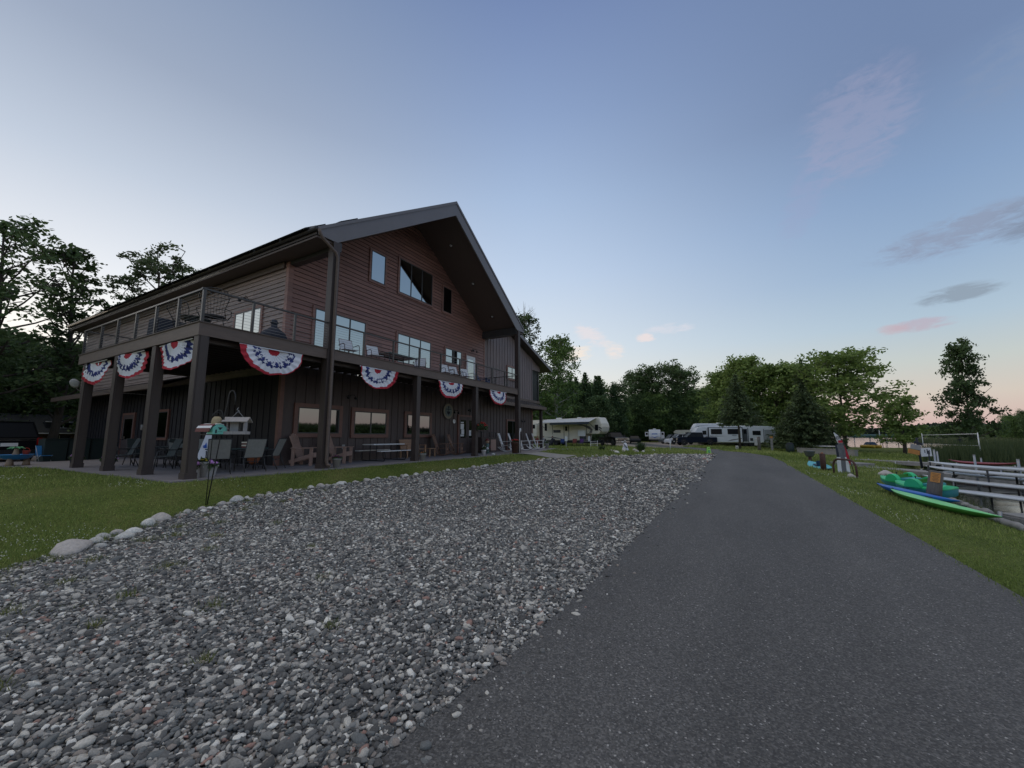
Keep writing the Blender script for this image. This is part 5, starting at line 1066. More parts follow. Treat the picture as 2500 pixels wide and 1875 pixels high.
# ---------------------------------------------------------------- vehicles (nose towards +x locally, z=0 on the ground)
def wheel(t,x,y,r=.37,w=.24,name='wheel'):
    m=MB(); s=1 if y>0 else -1
    m.lathe((0,0,0),[(r*.62,-w/2),(r*.94,-w/2),(r,-w*.3),(r,w*.3),(r*.94,w/2),(r*.62,w/2)],22)
    o=m.build(name,M['tyre'],t); o.location=(x,y,r); o.rotation_euler=(-PI/2*s,0,0)
    m=MB(); m.lathe((0,0,0),[(r*.62,w*.35),(r*.6,w*.45),(r*.2,w*.38),(r*.12,w*.5)],16); m.build('rim',M['rim'],o)
    return o
def car(name,label,cat,loc,rz,paint,L,Wd,belt,top,prof,glass,wheels,r=.36,group=None):
    """prof: body side outline (x,z) below the belt; glass: cabin outline at belt and roof"""
    t=thing(name,label,cat,loc,rz,group)
    m=MB(); m.prism(prof,-Wd/2,Wd/2,'y'); m.build('body',paint,t,bevel=.05)
    bx0,bx1,tx0,tx1=glass; y0,y1=Wd/2-.06,Wd/2-.22
    m=MB(); m.add([(bx0,-y0,belt-.03),(bx1,-y0,belt-.03),(bx1,y0,belt-.03),(bx0,y0,belt-.03),(tx0,-y1,top),(tx1,-y1,top),(tx1,y1,top),(tx0,y1,top)],[(3,2,1,0),(4,5,6,7),(0,1,5,4),(1,2,6,5),(2,3,7,6),(3,0,4,7)]); m.build('cabin',M['carglass'],t,bevel=.04)
    m=MB(); m.box(((tx0+tx1)/2,0,top+.005),(tx1-tx0+.06,2*y1+.06,.05)); 
    for s in(-1,1):
        for f in(0,.36,.68,1): a=bx0+(bx1-bx0)*f; b=tx0+(tx1-tx0)*f; m.bar((a,s*y0*1.003,belt-.03),(b,s*y1*1.01,top),.07,.03)
    m.build('roof',paint,t,bevel=.012)
    for x in wheels:
        for s in(-1,1): 
            wheel(t,x,s*(Wd/2-.10),r)
            m=MB(); m.torus((x,s*(Wd/2+.004),r),r+.06,.03,'y',16,5,0,PI); m.build('wheel_arch',M['blackmetal'],t)
    for s in(-1,1): m=MB(); m.box((bx1-.35,s*(Wd/2+.1),belt+.06),(.12,.2,.16)); m.build('mirror',M['blackmetal'],t,bevel=.02)
    return t
SUVP=lambda L,b:[(-L/2,.35),(-L/2+.02,b*.9),(-L/2+.12,b),(L/2-1.35,b),(L/2-.35,b-.12),(L/2-.03,b-.3),(L/2,.4),(L/2-.1,.26),(-L/2+.08,.26)]
# black suv at the left edge, seen from behind
p=(-.35,17.4); zz=h(*p)
t=car('suv','black suv at the left edge parked with its tailgate towards the patio','suv',(-.55,18.6,zz),PI/2+.15,M['carblack'],4.9,2.0,1.12,1.82,SUVP(4.9,1.12),(-2.35,1.2,-2.05,.45),(-1.5,1.5),.39)
for s in(-1,1): m=MB(); m.bb(-2.50,-2.40,s*.92-.07,s*.92+.07,.78,1.1); m.build('tail_lamp',M['redlamp'],t)
m=MB(); m.bb(-2.475,-2.44,-.7,.7,.98,1.02); m.build('chrome_strip',M['chrome'],t)
m=MB(); m.bb(-2.48,-2.45,-.26,.26,.72,.87); m.build('number_plate',M['white'],t)
m=MB(); m.bb(-2.52,-2.40,-.9,.9,.36,.56); m.build('bumper',M['blackmetal'],t,bevel=.03)
for s in(-1,1): m=MB(); m.bar((-1.9,s*.7,1.9),(.3,s*.7,1.9),.04,.04); m.build('roof_rail',M['chrome'],t)
def pickup(label,loc,rz,paint,front=True,group=None):
    L=6.0; b=1.22
    t=thing('pickup_truck',label,'pickup',loc,rz,group)
    prof=[(-3.0,.5),(-3.0,1.22),(-1.02,1.22),(-1.0,1.28),(1.35,1.28),(2.6,1.24),(2.95,1.12),(3.0,.55),(2.85,.42),(-2.9,.42)]
    m=MB(); m.prism(prof,-1.0,1.0,'y'); m.build('body',paint,t,bevel=.05)
    m=MB(); m.bb(-2.9,-1.1,-.85,.85,1.221,1.235); m.build('bed_liner',M['blackmetal'],t)
    m=MB(); y0,y1=.93,.78; m.add([(-1.0,-y0,1.25),(1.45,-y0,1.25),(1.45,y0,1.25),(-1.0,y0,1.25),(-.85,-y1,1.93),(.65,-y1,1.93),(.65,y1,1.93),(-.85,y1,1.93)],[(3,2,1,0),(4,5,6,7),(0,1,5,4),(1,2,6,5),(2,3,7,6),(3,0,4,7)]); m.build('cabin',M['carglass'],t,bevel=.04)
    m=MB(); m.box((-.1,0,1.945),(1.6,1.62,.05))
    for s in(-1,1):
        for f in(0,.5,1): a=-1+2.45*f;c=-.85+1.5*f; m.bar((a,s*.935,1.25),(c,s*.785,1.93),.09,.03)
    m.build('roof',paint,t,bevel=.015)
    for x in(-1.95,1.95):
        for s in(-1,1):
            wheel(t,x,s*.9,.42,.28); m=MB(); m.torus((x,s*1.004,.42),.50,.035,'y',16,5,0,PI); m.build('wheel_arch',M['blackmetal'],t)
    for s in(-1,1):
        m=MB(); m.box((1.2,s*1.16,1.42),(.12,.26,.26)); m.build('mirror',M['blackmetal'],t,bevel=.03)
        m=MB(); m.bb(2.9,3.02,s*.86-.13,s*.86+.13,.82,1.16); m.build('headlight',M['amber'],t)
    m=MB(); m.bb(2.93,3.03,-.72,.72,1.06,1.14); m.bb(2.93,3.03,-.72,.72,.84,.90); m.bb(2.93,3.03,-.72,.72,.95,1.0); m.bb(2.93,3.03,-.72,-.66,.9,1.06); m.bb(2.93,3.03,.66,.72,.9,1.06); m.build('grille',M['chrome'],t)
    m=MB(); m.bb(2.97,3.12,-1.0,1.0,.50,.72); m.build('bumper',M['chrome'],t,bevel=.03)
    m=MB(); m.bb(3.121,3.13,-.2,.2,.55,.68); m.build('number_plate',M['white'],t)
    return t
pickup('black pickup truck with chrome grille facing the camera, hitched under the cream trailer',(52.6,2.9,h(52,2.4)),math.atan2(-.62,-.78),M['carblack'])
pickup('dark navy pickup truck hitched under the taller white trailer beside the white suv',(63.4,-6.9,h(61,-6)),math.atan2(.9,-.42),mat('navy car paint',(.01,.015,.03),.5,spec=.15))
car('suv','white suv parked half behind the dark navy pickup','suv',(68.5,-4.2,h(68,-4)),math.atan2(.85,-.5),M['carwhite'],4.8,1.95,1.05,1.72,SUVP(4.8,1.05),(-2.25,1.15,-1.7,.4),(-1.45,1.5),.37)
car('suv','grey green suv just behind the white suv','suv',(73.5,-2.4,h(68,-4)),math.atan2(.85,-.5),M['cargrey'],4.6,1.9,1.0,1.66,SUVP(4.6,1.0),(-2.2,1.1,-1.7,.4),(-1.4,1.45),.36)
car('car','small black car between the big pickup and the distant white trailer','car',(70.5,3.8,h(68,3)),math.atan2(-.3,-.95),M['carblack'],4.5,1.8,.92,1.42,SUVP(4.5,.92),(-1.9,1.2,-1.2,.4),(-1.35,1.4),.33)
def fifthwheel(name,label,loc,rz,paint,L=11.5,H=3.5,nose=True,parts=None,group=None,cat='camper trailer'):
    t=thing(name,label,cat,loc,rz,group); f=.85
    if nose: prof=[(-L/2,f),(L/2-2.9,f),(L/2-2.75,1.75),(L/2-.5,1.75),(L/2-.15,2.1),(L/2,2.7),(L/2-.12,3.2),(L/2-.55,H),(-L/2+.15,H-.15),(-L/2,H-.4)]
    else: prof=[(-L/2,.75),(L/2-.35,.7),(L/2-.12,1.1),(L/2,1.9),(L/2-.1,2.5),(L/2-.6,H-.1),(L/2-1.1,H),(-L/2+.1,H),(-L/2,H-.25)]
    m=MB(); m.prism(prof,-1.22,1.22,'y'); m.build('body',paint,t,bevel=.07)
    m=MB(); m.bb(-L/2+.2,L/2-1,-1.0,1.0,.5,f-.02); m.build('chassis',M['blackmetal'],t)
    for x in(-1.7,-.8):
        for s in(-1,1): wheel(t,x-.6,s*1.05,.36,.2)
    m=MB(); m.box((-1.5,0,H+.06),(.7,.6,.16)); m.box((2,0,H+.05),(.5,.5,.12)); m.build('roof_vent',M['whiteplastic'],t,bevel=.03)
    return t
def panel(t,name,x0,x1,z0,z1,y,m_,th=.02,bev=0):
    m=MB(); s=1 if y>0 else -1; m.bb(x0,x1,y,y+s*th,z0,z1); return m.build(name,m_,t,bevel=bev)
def swoosh(t,pts,y,m_):
    m=MB(); s=1 if y>0 else -1; m.prism(pts,min(y,y+s*.008),max(y,y+s*.008),'y'); return m.build('decal',m_,t,tri=True)
# cream fifth wheel: nose to the right, side towards the camera is its starboard (-y) side
d=Vector((-.17,-.985)); rz=math.atan2(d.y,d.x); cL,cR=Vector((51.0,14.8)),Vector((49.0,3.0)); c=(cL+cR)/2
RV1=fifthwheel('fifth_wheel_trailer','long cream fifth wheel trailer with its awning out, behind the white rocking chairs',(c.x+1.2,c.y+.4,h(50,8)-.05),rz,M['rvcream'],12.3,4.05)
t=RV1; y=-1.225
panel(t,'door',.15,.85,1.02,2.95,y,M['rvcream'],.03); panel(t,'door_window',.32,.68,2.2,2.85,y-.03,M['carglass']); panel(t,'door_trim',.07,.14,.98,3.0,y,M['decalb'],.035); panel(t,'door_trim',.86,.93,.98,3.0,y,M['decalb'],.035)
panel(t,'window',-3.3,-2.9,2.25,3.35,y-.005,M['carglass']); panel(t,'window',-1.75,-.5,1.95,2.35,y-.005,M['decalb']); panel(t,'window',5.1,5.6,2.2,3.0,y-.005,M['carglass'])
so_=panel(t,'slide_out',-6.1,-4.3,1.4,3.4,y,M['rvcream'],.7,.03); panel(so_,'window',-5.9,-4.6,2.6,3.2,y-.70,M['carglass']); 
panel(t,'trim_strip',-1.95,-1.88,1.7,3.5,y,M['decalb'],.012); panel(t,'trim_strip',3.75,3.82,1.6,3.2,y,M['decalb'],.012)
panel(t,'hatch',2.6,3.75,1.45,2.25,y-.3,M['rvwhite'],.04); panel(t,'hatch_opening',2.65,3.7,.95,1.43,y-.002,M['decalb'],.01); panel(t,'hatch_stay',4.0,4.3,.7,1.45,y-.02,M['rvwhite'])
swoosh(t,[(1.3,3.0),(3.2,2.9),(4.4,2.3),(4.2,1.9),(3.9,1.75),(4.6,1.9),(4.75,2.35),(4.2,2.85),(3,3.1)],y,M['decalg'])
swoosh(t,[(5.7,2.75),(6.1,2.55),(6.1,2.35),(5.6,2.65)],y,M['decalb']); swoosh(t,[(5.75,2.5),(6.1,2.1),(6.05,1.95),(5.7,2.35)],y,M['decalg']); swoosh(t,[(-3.6,1.35),(-1.2,1.1),(0,1.02),(-1.5,1.3)],y,M['decalg'])
m=MB(); m.quad((-3.0,y,3.93),(5.3,y,3.93),(5.3,y-2.1,3.35),(-3.0,y-2.1,3.35)); m.quad((-3.0,y,3.91),(-3.0,y-2.1,3.33),(5.3,y-2.1,3.33),(5.3,y,3.91)); aw=m.build('awning',M['awningw'],t)
m=MB(); m.bb(-1.0,5.3,y-2.13,y-2.11,3.05,3.36); m.build('valance',M['awning'],aw); m=MB(); m.tube([(-3.0,y-2.12,3.36),(5.3,y-2.12,3.36)],.045,8); m.build('roller',M['galv'],aw)
for x in(-2.9,5.2): m=MB(); m.bar((x,y-.02,2.4),(x,y-1.2,2.9),.05); m.bar((x,y-1.2,2.9),(x,y-2.1,3.34),.05); m.build('awning_arm',M['blackmetal'],aw)
# white travel trailer with slide out (nose to the left, camera sees its +y side)
# direction from right end to the nose: to the left of the picture
def along(a,b): v=Vector(b)-Vector(a); return math.atan2(v.y,v.x)
A=(65.0,-6.9); B=(68.0,-17.2)
c=((A[0]+B[0])/2,(A[1]+B[1])/2); zt=h(60,-14)-.18
RV2=fifthwheel('travel_trailer','long white travel trailer with two big dark windows, parked behind the spruce',(c[0],c[1],zt),along(B,A),M['rvwhite'],11.4,3.25,False)
t=RV2; y=1.225
so_=panel(t,'slide_out',-.9,3.7,.85,3.02,y,M['rvwhite'],.5,.02); panel(t,'slide_seal',-1.0,3.8,3.02,3.1,y,M['decalb'],.5); panel(t,'slide_seal',3.7,3.8,.8,3.02,y,M['decalb'],.47); panel(t,'slide_seal',-1.0,-.9,.8,3.02,y,M['decalb'],.47)
for a,b in((1.9,3.45),(-.6,1.1)): panel(so_,'window',a,b,2.05,2.85,y+.5,M['carglass'],.03)
tx=bpy.data.curves.new('lettering','FONT'); tx.body='MESA'; tx.size=.26; tx.extrude=.004; tx.align_x='CENTER'; txo=bpy.data.objects.new('lettering',tx); C.objects.link(txo); dg=bpy.context.evaluated_depsgraph_get(); tm=bpy.data.meshes.new_from_object(txo.evaluated_get(dg)); bpy.data.objects.remove(txo); tm.materials.clear(); tm.materials.append(M['decalb']); lo=bpy.data.objects.new('lettering',tm); C.objects.link(lo); lo.parent=so_; lo.location=(.2,y+.512,1.78); lo.rotation_euler=(PI/2,0,PI)
panel(t,'window',4.0,4.55,2.0,2.6,y,M['carglass'],.03); panel(t,'window',-3.6,-2.5,1.9,2.55,y,M['carglass'],.03); panel(t,'door',-1.75,-1.15,.95,2.85,y,M['cargrey'],.05); panel(t,'door_window',-1.65,-1.25,2.1,2.75,y+.05,M['carglass']); 
for a in(-1.85,-1.1): panel(t,'door_trim',a-.06,a+.02,.8,2.95,y,M['decalb'],.04)
m=MB(); m.bb(4.75,5.35,y,y+.02,1.0,1.55); m.build('hatch',M['rvwhite'],t); m=MB(); 
for q in((4.72,5.38,1.55,1.58),(4.72,5.38,.97,1.0),(4.72,4.75,1.0,1.55),(5.35,5.38,1.0,1.55)): m.bb(q[0],q[1],y,y+.025,q[2],q[3])
m.build('hatch_trim',M['decalb'],t)
panel(t,'trim_strip',-4.05,-3.97,.8,2.8,y,M['decalb'],.012); panel(t,'rear_wall_panel',-5.6,-4.1,.8,2.7,y,mat('grey ribbed aluminium',(.36,.38,.39),.5),.01); panel(t,'vent',-2.5,-2.1,1.05,1.45,y,M['decalb'])
swoosh(t,[(3.85,1.35),(4.7,1.35),(4.3,1.6),(3.85,1.75)],y,M['decalb']); swoosh(t,[(4.7,2.35),(5.6,2.3),(5.6,2.22),(4.7,2.27)],y,M['decalg']); swoosh(so_,[(3.6,1.68),(1.2,1.78),(3.6,1.84)],y+.5,M['decalg']); swoosh(so_,[(1.2,1.0),(-.8,1.35),(-.8,1.45),(.6,1.25)],y+.5,M['decalg'])
m=MB(); m.bb(-5.95,-5.72,-.35,.35,.9,1.0); m.torus((-5.9,.3,1.2),.32,.11,'y',18,8); m.build('spare_wheel',M['tyre'],t)
# taller fifth wheel behind it
A=(68.4,-6.4); B=(72.0,-17.6); c=((A[0]+B[0])/2,(A[1]+B[1])/2)
t=fifthwheel('fifth_wheel_trailer','taller white fifth wheel trailer rising behind the long travel trailer',(c[0],c[1],zt),along(B,A),M['rvwhite'],12.2,3.85)
panel(t,'window',3.2,4.0,2.9,3.3,1.225,M['carglass'],.03); panel(t,'window',1.4,2.0,2.95,3.3,1.225,M['carglass'],.03); swoosh(t,[(5.9,3.2),(5.2,3.45),(3.5,3.5),(5.2,3.38),(5.85,3.05)],1.225,M['decalb'])
m=MB(); m.bb(-5.4,2.5,1.3,1.42,3.5,3.6); m.build('awning_roller',M['galv'],t)
# small white trailer seen head on
q=(88.5,3.2); t=thing('travel_trailer','small white travel trailer seen head on far behind the black pickup','camper trailer',(q[0],q[1],h(*q)-.1),math.atan2(-.165,-.986))
m=MB(); m.prism([(-3,.75),(2.6,.75),(2.9,1.3),(2.75,2.1),(2.4,2.85),(-3,2.9)],-1.2,1.2,'y'); m.build('body',M['rvwhite'],t,bevel=.05); m=MB(); m.box((1.8,0,2.98),(.7,.6,.2)); m.build('roof_vent',M['whiteplastic'],t,bevel=.03)
for s in(-1,1): m=MB(); m.bb(1.8,1.86,s*1.28,s*1.98,.5 if s>0 else 1.4,2.35); o=m.build('open_door',M['rvwhite'],t); m=MB(); m.bb(1.861,1.875,s*1.42,s*1.84,1.7,2.15); m.build('window',M['carglass'],o)
m=MB(); m.add([(2.80,-.5,2.0),(2.80,.5,2.0),(2.83,.6,1.82),(2.83,-.6,1.82)],[(0,1,2,3)]); m.add([(2.90,-.95,1.5),(2.90,0,1.2),(2.90,.95,1.5),(2.92,0,1.05)],[(0,1,3),(1,2,3)]); m.build('decal',M['kblue'],t); m=MB(); m.bb(-2.5,2.5,-.9,.9,.45,.74); m.build('chassis',M['blackmetal'],t)
for s in(-1,1): wheel(t,-.4,s*1.05,.36,.2)
# old motorhome roofs far behind
q=(98,-3.2); t=thing('motorhome','old cream motorhome with cab overhang partly hidden behind the white suv','motorhome',(q[0],q[1],h(*q)),math.atan2(.93,.25)); m=MB(); m.prism([(-3,.6),(2.4,.6),(2.4,1.9),(3.3,2.0),(3.4,2.4),(2.9,2.75),(-3,2.75)],-1.2,1.2,'y'); m.build('body',M['rvcream'],t,bevel=.06); panel(t,'window',-.5,.6,1.6,2.2,-1.225,M['carglass']); panel(t,'window',1.2,1.9,1.6,2.2,-1.225,M['carglass']); panel(t,'window',-.5,.6,1.6,2.2,1.225,M['carglass']); m=MB(); m.box((-.5,0,2.86),(.7,.6,.2)); m.build('roof_vent',M['whiteplastic'],t)
for x in(-1.7,2.0):
    for s in(-1,1): wheel(t,x,s*1.0)
# things around the cream trailer
def folk(name,label,loc,rz,J,R,E,mats,head,group=None,hair=True,extra=None):
    """one continuous skinned body: J joints, R radii, E bones"""
    t=thing(name,label,'person',loc,rz,group)
    me=bpy.data.meshes.new('body'); bm=bmesh.new(); sk=bm.verts.layers.skin.verify(); vs=[bm.verts.new(p) for p in J]
    for a,b in E: bm.edges.new((vs[a],vs[b]))
    for v,r in zip(vs,R): v[sk].radius=(r,r)
    vs[0][sk].use_root=True; bm.to_mesh(me); bm.free(); me.materials.append(mats[0])
    o=bpy.data.objects.new('body',me); C.objects.link(o); o.parent=t; md=o.modifiers.new('Skin','SKIN'); md.use_smooth_shade=True; o.modifiers.new('Sub','SUBSURF').render_levels=1
    m=MB(); hp=Vector(head); m.ball(hp,.105,12,9,sc=(.85,1,1.15)); m.ball(hp+Vector((0,-.105,-.01)),.018,6,4); m.build('head',M['skin'],t)
    if hair: m=MB(); m.ball(hp+Vector((0,.025,.035)),.112,12,8,sc=(.9,.95,1.0)); m.build('hair' if mats[1] is M['hair'] else 'hat',mats[1],t)
    return t
SIT=[(0,.05,.5),(0,.1,.75),(0,.12,1.05),(0,.11,1.18),(.18,.12,1.03),(.24,.0,.8),(.2,-.2,.68),(-.18,.12,1.03),(-.24,0,.8),(-.2,-.2,.68),(.1,.0,.5),(.13,-.42,.5),(.13,-.45,.08),(.13,-.6,.05),(-.1,0,.5),(-.13,-.42,.5),(-.13,-.45,.08),(-.13,-.6,.05)]
SR=[.14,.13,.14,.05,.065,.05,.04,.065,.05,.04,.095,.075,.05,.04,.095,.075,.05,.04]
SE=[(0,1),(1,2),(2,3),(2,4),(4,5),(5,6),(2,7),(7,8),(8,9),(0,10),(10,11),(11,12),(12,13),(0,14),(14,15),(15,16),(16,17)]
def camp_chair(label,loc,rz,m_,group='camp chairs by the cream trailer'):
    t=thing('camp_chair',label,'chair',loc,rz,group); m=MB(); m.box((0,.32,.78),(.55,.03,.5),rx=-.15); m.build('backrest',m_,t); m=MB(); m.box((0,.02,.42),(.54,.5,.03)); m.build('seat',m_,t)
    for s in(-1,1): m=MB(); m.tube([(s*.28,.34,1.0),(s*.28,-.25,0)],.014,5); m.tube([(s*.28,-.28,.62),(s*.28,.3,0)],.014,5); m.box((s*.29,.0,.64),(.07,.5,.02)); m.build('side_frame',M['blackmetal'],t)
    return t
PG='people sitting outside the cream trailer'
for i,(u,v,a,mm,l) in enumerate(((47.6,12.6,.3,M['cl_red'],'person in a pale top sitting left of the group by the cream trailer'),(46.9,11.4,-.5,M['cl_grey'],'person in grey sitting in the middle of the group by the cream trailer'),(47.3,10.2,-.9,M['cl_dark'],'person in dark clothes sitting right of the group by the cream trailer'))):
    z=h(u,v); camp_chair(['left','middle','right'][i]+' dark camp chair under a seated person by the cream trailer',(u,v,z),a+PI/2*0+1.2*0-1.57+.4,M['cl_dark']); folk('person',l,(u,v,z),a-1.57+.4,SIT,SR,SE,(mm,M['hair']),(0,.09,1.3),PG)
camp_chair('blue camp chair standing empty beside the electric pedestal',(46.3,8.2,h(46,8)),-1.2,mat('blue camp fabric',(.03,.06,.2),.8)); camp_chair('red camp chair standing empty near the trailer steps',(46.6,6.6,h(46,7)),-1.4,M['cl_red']); camp_chair('purple camp chair standing empty next to the red one',(46.3,5.6,h(46,6)),-1.7,mat('purple camp fabric',(.10,.04,.18),.8))
t=thing('utility_pedestal','grey electric pedestal on the grass in front of the cream trailer door','pedestal',(44.6,7.0,h(44.6,7.0)),-1.3); m=MB(); m.box((0,0,.45),(.16,.14,.9)); m.build('post',M['galv'],t); m=MB(); m.box((0,-.02,1.05),(.34,.24,.6)); m.build('cabinet',M['rvwhite'],t,bevel=.02)
t=thing('entry_steps','white folding steps below the cream trailer','steps',(46.7,3.9,h(46.7,3.9)),-1.3); m=MB()
for k in range(3): m.bb(-.4,.4,-.2-.28*k,.02-.28*k,.66-.22*k,.69-.22*k)
m.build('treads',M['white'],t)
for s in(-1,1): m=MB(); m.bar((s*.42,.05,.75),(s*.42,-.85,.05),.04,.12); m.build('stringer',M['white'],t)
t=thing('camp_table','small folding camp table of odds and ends in front of the open hatch','table',(47.0,5.0,h(47,5)),.1); m=MB(); m.bb(-.6,.6,-.3,.3,.7,.73); m.build('top',M['cl_grey'],t)
for a in(-1,1): m=MB(); m.bar((a*.5,-.25,.7),(a*.5,.25,0),.03); m.bar((a*.5,.25,.7),(a*.5,-.25,0),.03); m.build('leg',M['blackmetal'],t)
for i,(u,v,a,l) in enumerate(((46.2,2.9,-1.1,'dark bicycle standing in front of the black pickup, nearer the steps'),(45.6,1.6,-1.35,'dark bicycle standing in front of the black pickup, nearer the rocks'))):
    t=thing('bicycle',l,'bicycle',(u,v,h(u,v)),a,'bicycles in front of the black pickup'); bicycle_parts(t)
# island between path and road
t=thing('garden_statue','small seated white statue with a dark sash among the far rocks','statue',(33.4,-3.3,h(33.4,-3.3)),-1.2); m=MB(); m.lathe((0,0,0),[(.36,0),(.30,.12),(.2,.4),(.19,.6),(.08,.74)],12); m.build('body',M['whitecloth'],t); m=MB(); m.ball((0,0,.84),.13,10,7); m.build('head',M['potgrey'],t); m=MB(); m.bar((-.17,-.2,.62),(.16,-.3,.25),.1,.05); m.build('sash',M['cl_dark'],t)
t=thing('flower_clump','spiky green plant clump growing between the far rocks','plant',(34.0,-4.6,h(34,-4.6))); m=MB(); rr=random.Random(4)
for k in range(420): a=rr.uniform(0,6.28); q=rr.uniform(0,.25); l=rr.uniform(.3,1.0); d=rr.uniform(.1,.55); x,y=q*math.cos(a),q*math.sin(a); e=(x+d*math.cos(a),y+d*math.sin(a)); m.add([(x-.03*math.sin(a),y+.03*math.cos(a),0),(x+.03*math.sin(a),y-.03*math.cos(a),0),(e[0],e[1],l)],[(0,1,2)])
m.build('leaves',M['foliage'],t)
t=thing('flower_clump','low dark plant clump left of the seated white statue','plant',(31.2,-1.7,h(31.2,-1.7))); m=MB()
for k in range(200): a=rr.uniform(0,6.28); q=rr.uniform(0,.2); l=rr.uniform(.2,.45); d=rr.uniform(.1,.4); x,y=q*math.cos(a),q*math.sin(a); e=(x+d*math.cos(a),y+d*math.sin(a)); m.add([(x-.03*math.sin(a),y+.03*math.cos(a),0),(x+.03*math.sin(a),y-.03*math.cos(a),0),(e[0],e[1],l)],[(0,1,2)])
m.build('leaves',M['foliage'],t)
t=thing('marker_stake','thin leaning white marker stake on the grass by the bend in the road','stake',(38.5,-6.6,h(38.5,-6.6)),0,rx=.05,ry=-.1); m=MB(); m.tube([(0,0,0),(0,0,1.0)],.045,8); m.build('post',M['white'],t); m=MB(); m.tube([(0,0,.98),(0,0,1.02)],.05,8); m.build('cap',M['white'],t)
t=thing('caution_sign','lime green folding floor sign standing where gravel meets the road','sign',(33.7,-10.35,h(33.7,-10.35)),-1.2)
for s in(-1,1): m=MB(); m.add([(-.17,s*.16,0),(.17,s*.16,0),(.11,s*.02,.66),(-.11,s*.02,.66),(-.17,s*.18,0),(.17,s*.18,0),(.11,s*.035,.66),(-.11,s*.035,.66)],[(3,2,1,0),(4,5,6,7),(0,1,5,4),(1,2,6,5),(2,3,7,6),(3,0,4,7)]); m.build('panel',M['lime'],t)
m=MB(); m.bb(-.05,.05,-.12,-.1,.52,.58); m.build('handle_slot',M['cl_dark'],t); m=MB(); m.add([(-.09,-.175,.15),(.09,-.175,.15),(.07,-.115,.4),(-.07,-.115,.4)],[(0,1,2,3)]); m.build('printed_symbol',M['toygreen'],t)
# ---------------------------------------------------------------- right side: lake bank
def kayak(name,label,loc,rz,L,Wd,top,low,rx=0,ry=0,upturn=.16,seat=False,group=None):
    t=thing(name,label,'kayak',loc,rz,group,rx,ry); n=17; k=12
    for part,(mm,a0,a1) in (('hull',(low,PI,2*PI)),('deck',(top,0,PI))):
        vs=[];fs=[]
        for i in range(n):
            s=-1+2*i/(n-1); w=max(.02,(1-abs(s)**2.2))*Wd/2; zc=.16+upturn*abs(s)**3; hd=.16*max(.12,1-abs(s)**3)
            for j in range(k+1): a=a0+(a1-a0)*j/k; y=w*math.cos(a); z=zc+hd*math.sin(a)*(.45 if part=='deck' else .95); vs.append((s*L/2,y,z))
        for i in range(n-1):
            for j in range(k): fs.append((i*(k+1)+j,(i+1)*(k+1)+j,(i+1)*(k+1)+j+1,i*(k+1)+j+1))
        m=MB(); m.add(vs,fs,True); m.build(part,mm,t)
    if seat:
        m=MB(); m.box((-.2,0,.26),(.9,Wd*.55,.06)); m.box((-.65,0,.38),(.08,Wd*.5,.3)); m.build('cockpit',M['kdark'],t,bevel=.02)
    else:
        m=MB(); m.box((.3,0,.255),(.22,.05,.02)); m.box((-.9,0,.25),(.16,.1,.02)); m.build('hatch',M['cl_dark'],t)
    m=MB(); m.torus((L/2*.96,0,.16+upturn*.9),.05,.01,'y',10,4); m.build('carry_loop',M['blackmetal'],t)
    return t
def bank(u,v): return h(u,v)
kayak('kayak','lime green kayak lying closest to the road on the lake bank',(9.95,-16.95,-.85),math.atan2(.75,4.0),4.15,.78,M['kgreen'],M['kgreend'],rx=.2,ry=-.02,upturn=.06)
kayak('kayak','royal blue kayak lying behind the lime green one',(11.75,-17.0,-.81),math.atan2(.85,3.4),3.5,.66,M['kblue'],M['kblue'],rx=.22,ry=-.02,upturn=.06)
kayak('kayak','aqua and dark blue kayak lying beside the road behind the rusty post',(24.2,-16.6,-.84),math.atan2(.28,4.2),4.6,.85,M['kteal'],M['kdark'],rx=-.15,ry=-.03,upturn=.10,seat=True)
def pedal(label,loc,rz,rx=0):
    t=thing('pedal_boat',label,'pedal boat',loc,rz,'green pedal boats on the bank',rx)
    n=15;k=10
    for part,mm in(('hull',M['pedteal']),('deck',M['pedgreen'])):
        vs=[];fs=[]
        for i in range(n):
            s=-1+2*i/(n-1); w=.56*(1-max(0,s+.15)**1.9*.70) ; z0=.10+max(0,s)**3*.20; z1=.42+.04*max(0,s)
            if part=='hull': row=[(-w,z1),(-w*.92,z1-.12),(-w*.8,z0+.04),(-w*.5,z0),(0,z0),(w*.5,z0),(w*.8,z0+.04),(w*.92,z1-.12),(w,z1)]
            else: row=[(-w*1.02,z1-.03),(-w*1.02,z1+.03),(-w*.85,z1+.07),(-w*.4,z1+.12),(0,z1+.14),(w*.4,z1+.12),(w*.85,z1+.07),(w*1.02,z1+.03),(w*1.02,z1-.03)]
            vs+=[(s*1.25,y,z) for y,z in row]; k=len(row)
        for i in range(n-1):
            for j in range(k-1): fs.append((i*k+j,(i+1)*k+j,(i+1)*k+j+1,i*k+j+1))
        fs.append(tuple(range(k))); m=MB(); m.add(vs,fs,True); m.build(part,mm,t)
    for s in(-1,1):
        m=MB(); ps=[(x,z) for x,z in [(.40*math.cos(a)-.05,.44+.36*math.sin(a)) for a in np.linspace(0,PI,14)]]; m.prism(ps,s*.52-.13,s*.52+.13,'y'); m.build('paddle_cover',M['pedgreen'],t,bevel=.02,tri=True)
    m=MB(); m.bb(-.85,-.35,-.45,.45,.5,.62); m.build('seat',M['pedteal'],t,bevel=.03); m=MB(); m.tube([(.2,0,.55),(.2,0,.8)],.02,6); m.ball((.2,0,.82),.04,8,6); m.build('steering_lever',M['blackmetal'],t)
    m=MB(); 
    for j in range(8): a=j*PI/4; m.bar((-.1,-.0,.42),(-.1+.33*math.cos(a),0,.42+.33*math.sin(a)),.02,.9,up=(0,1,0))
    m.build('paddle_wheel',M['kgreend'],t); return t
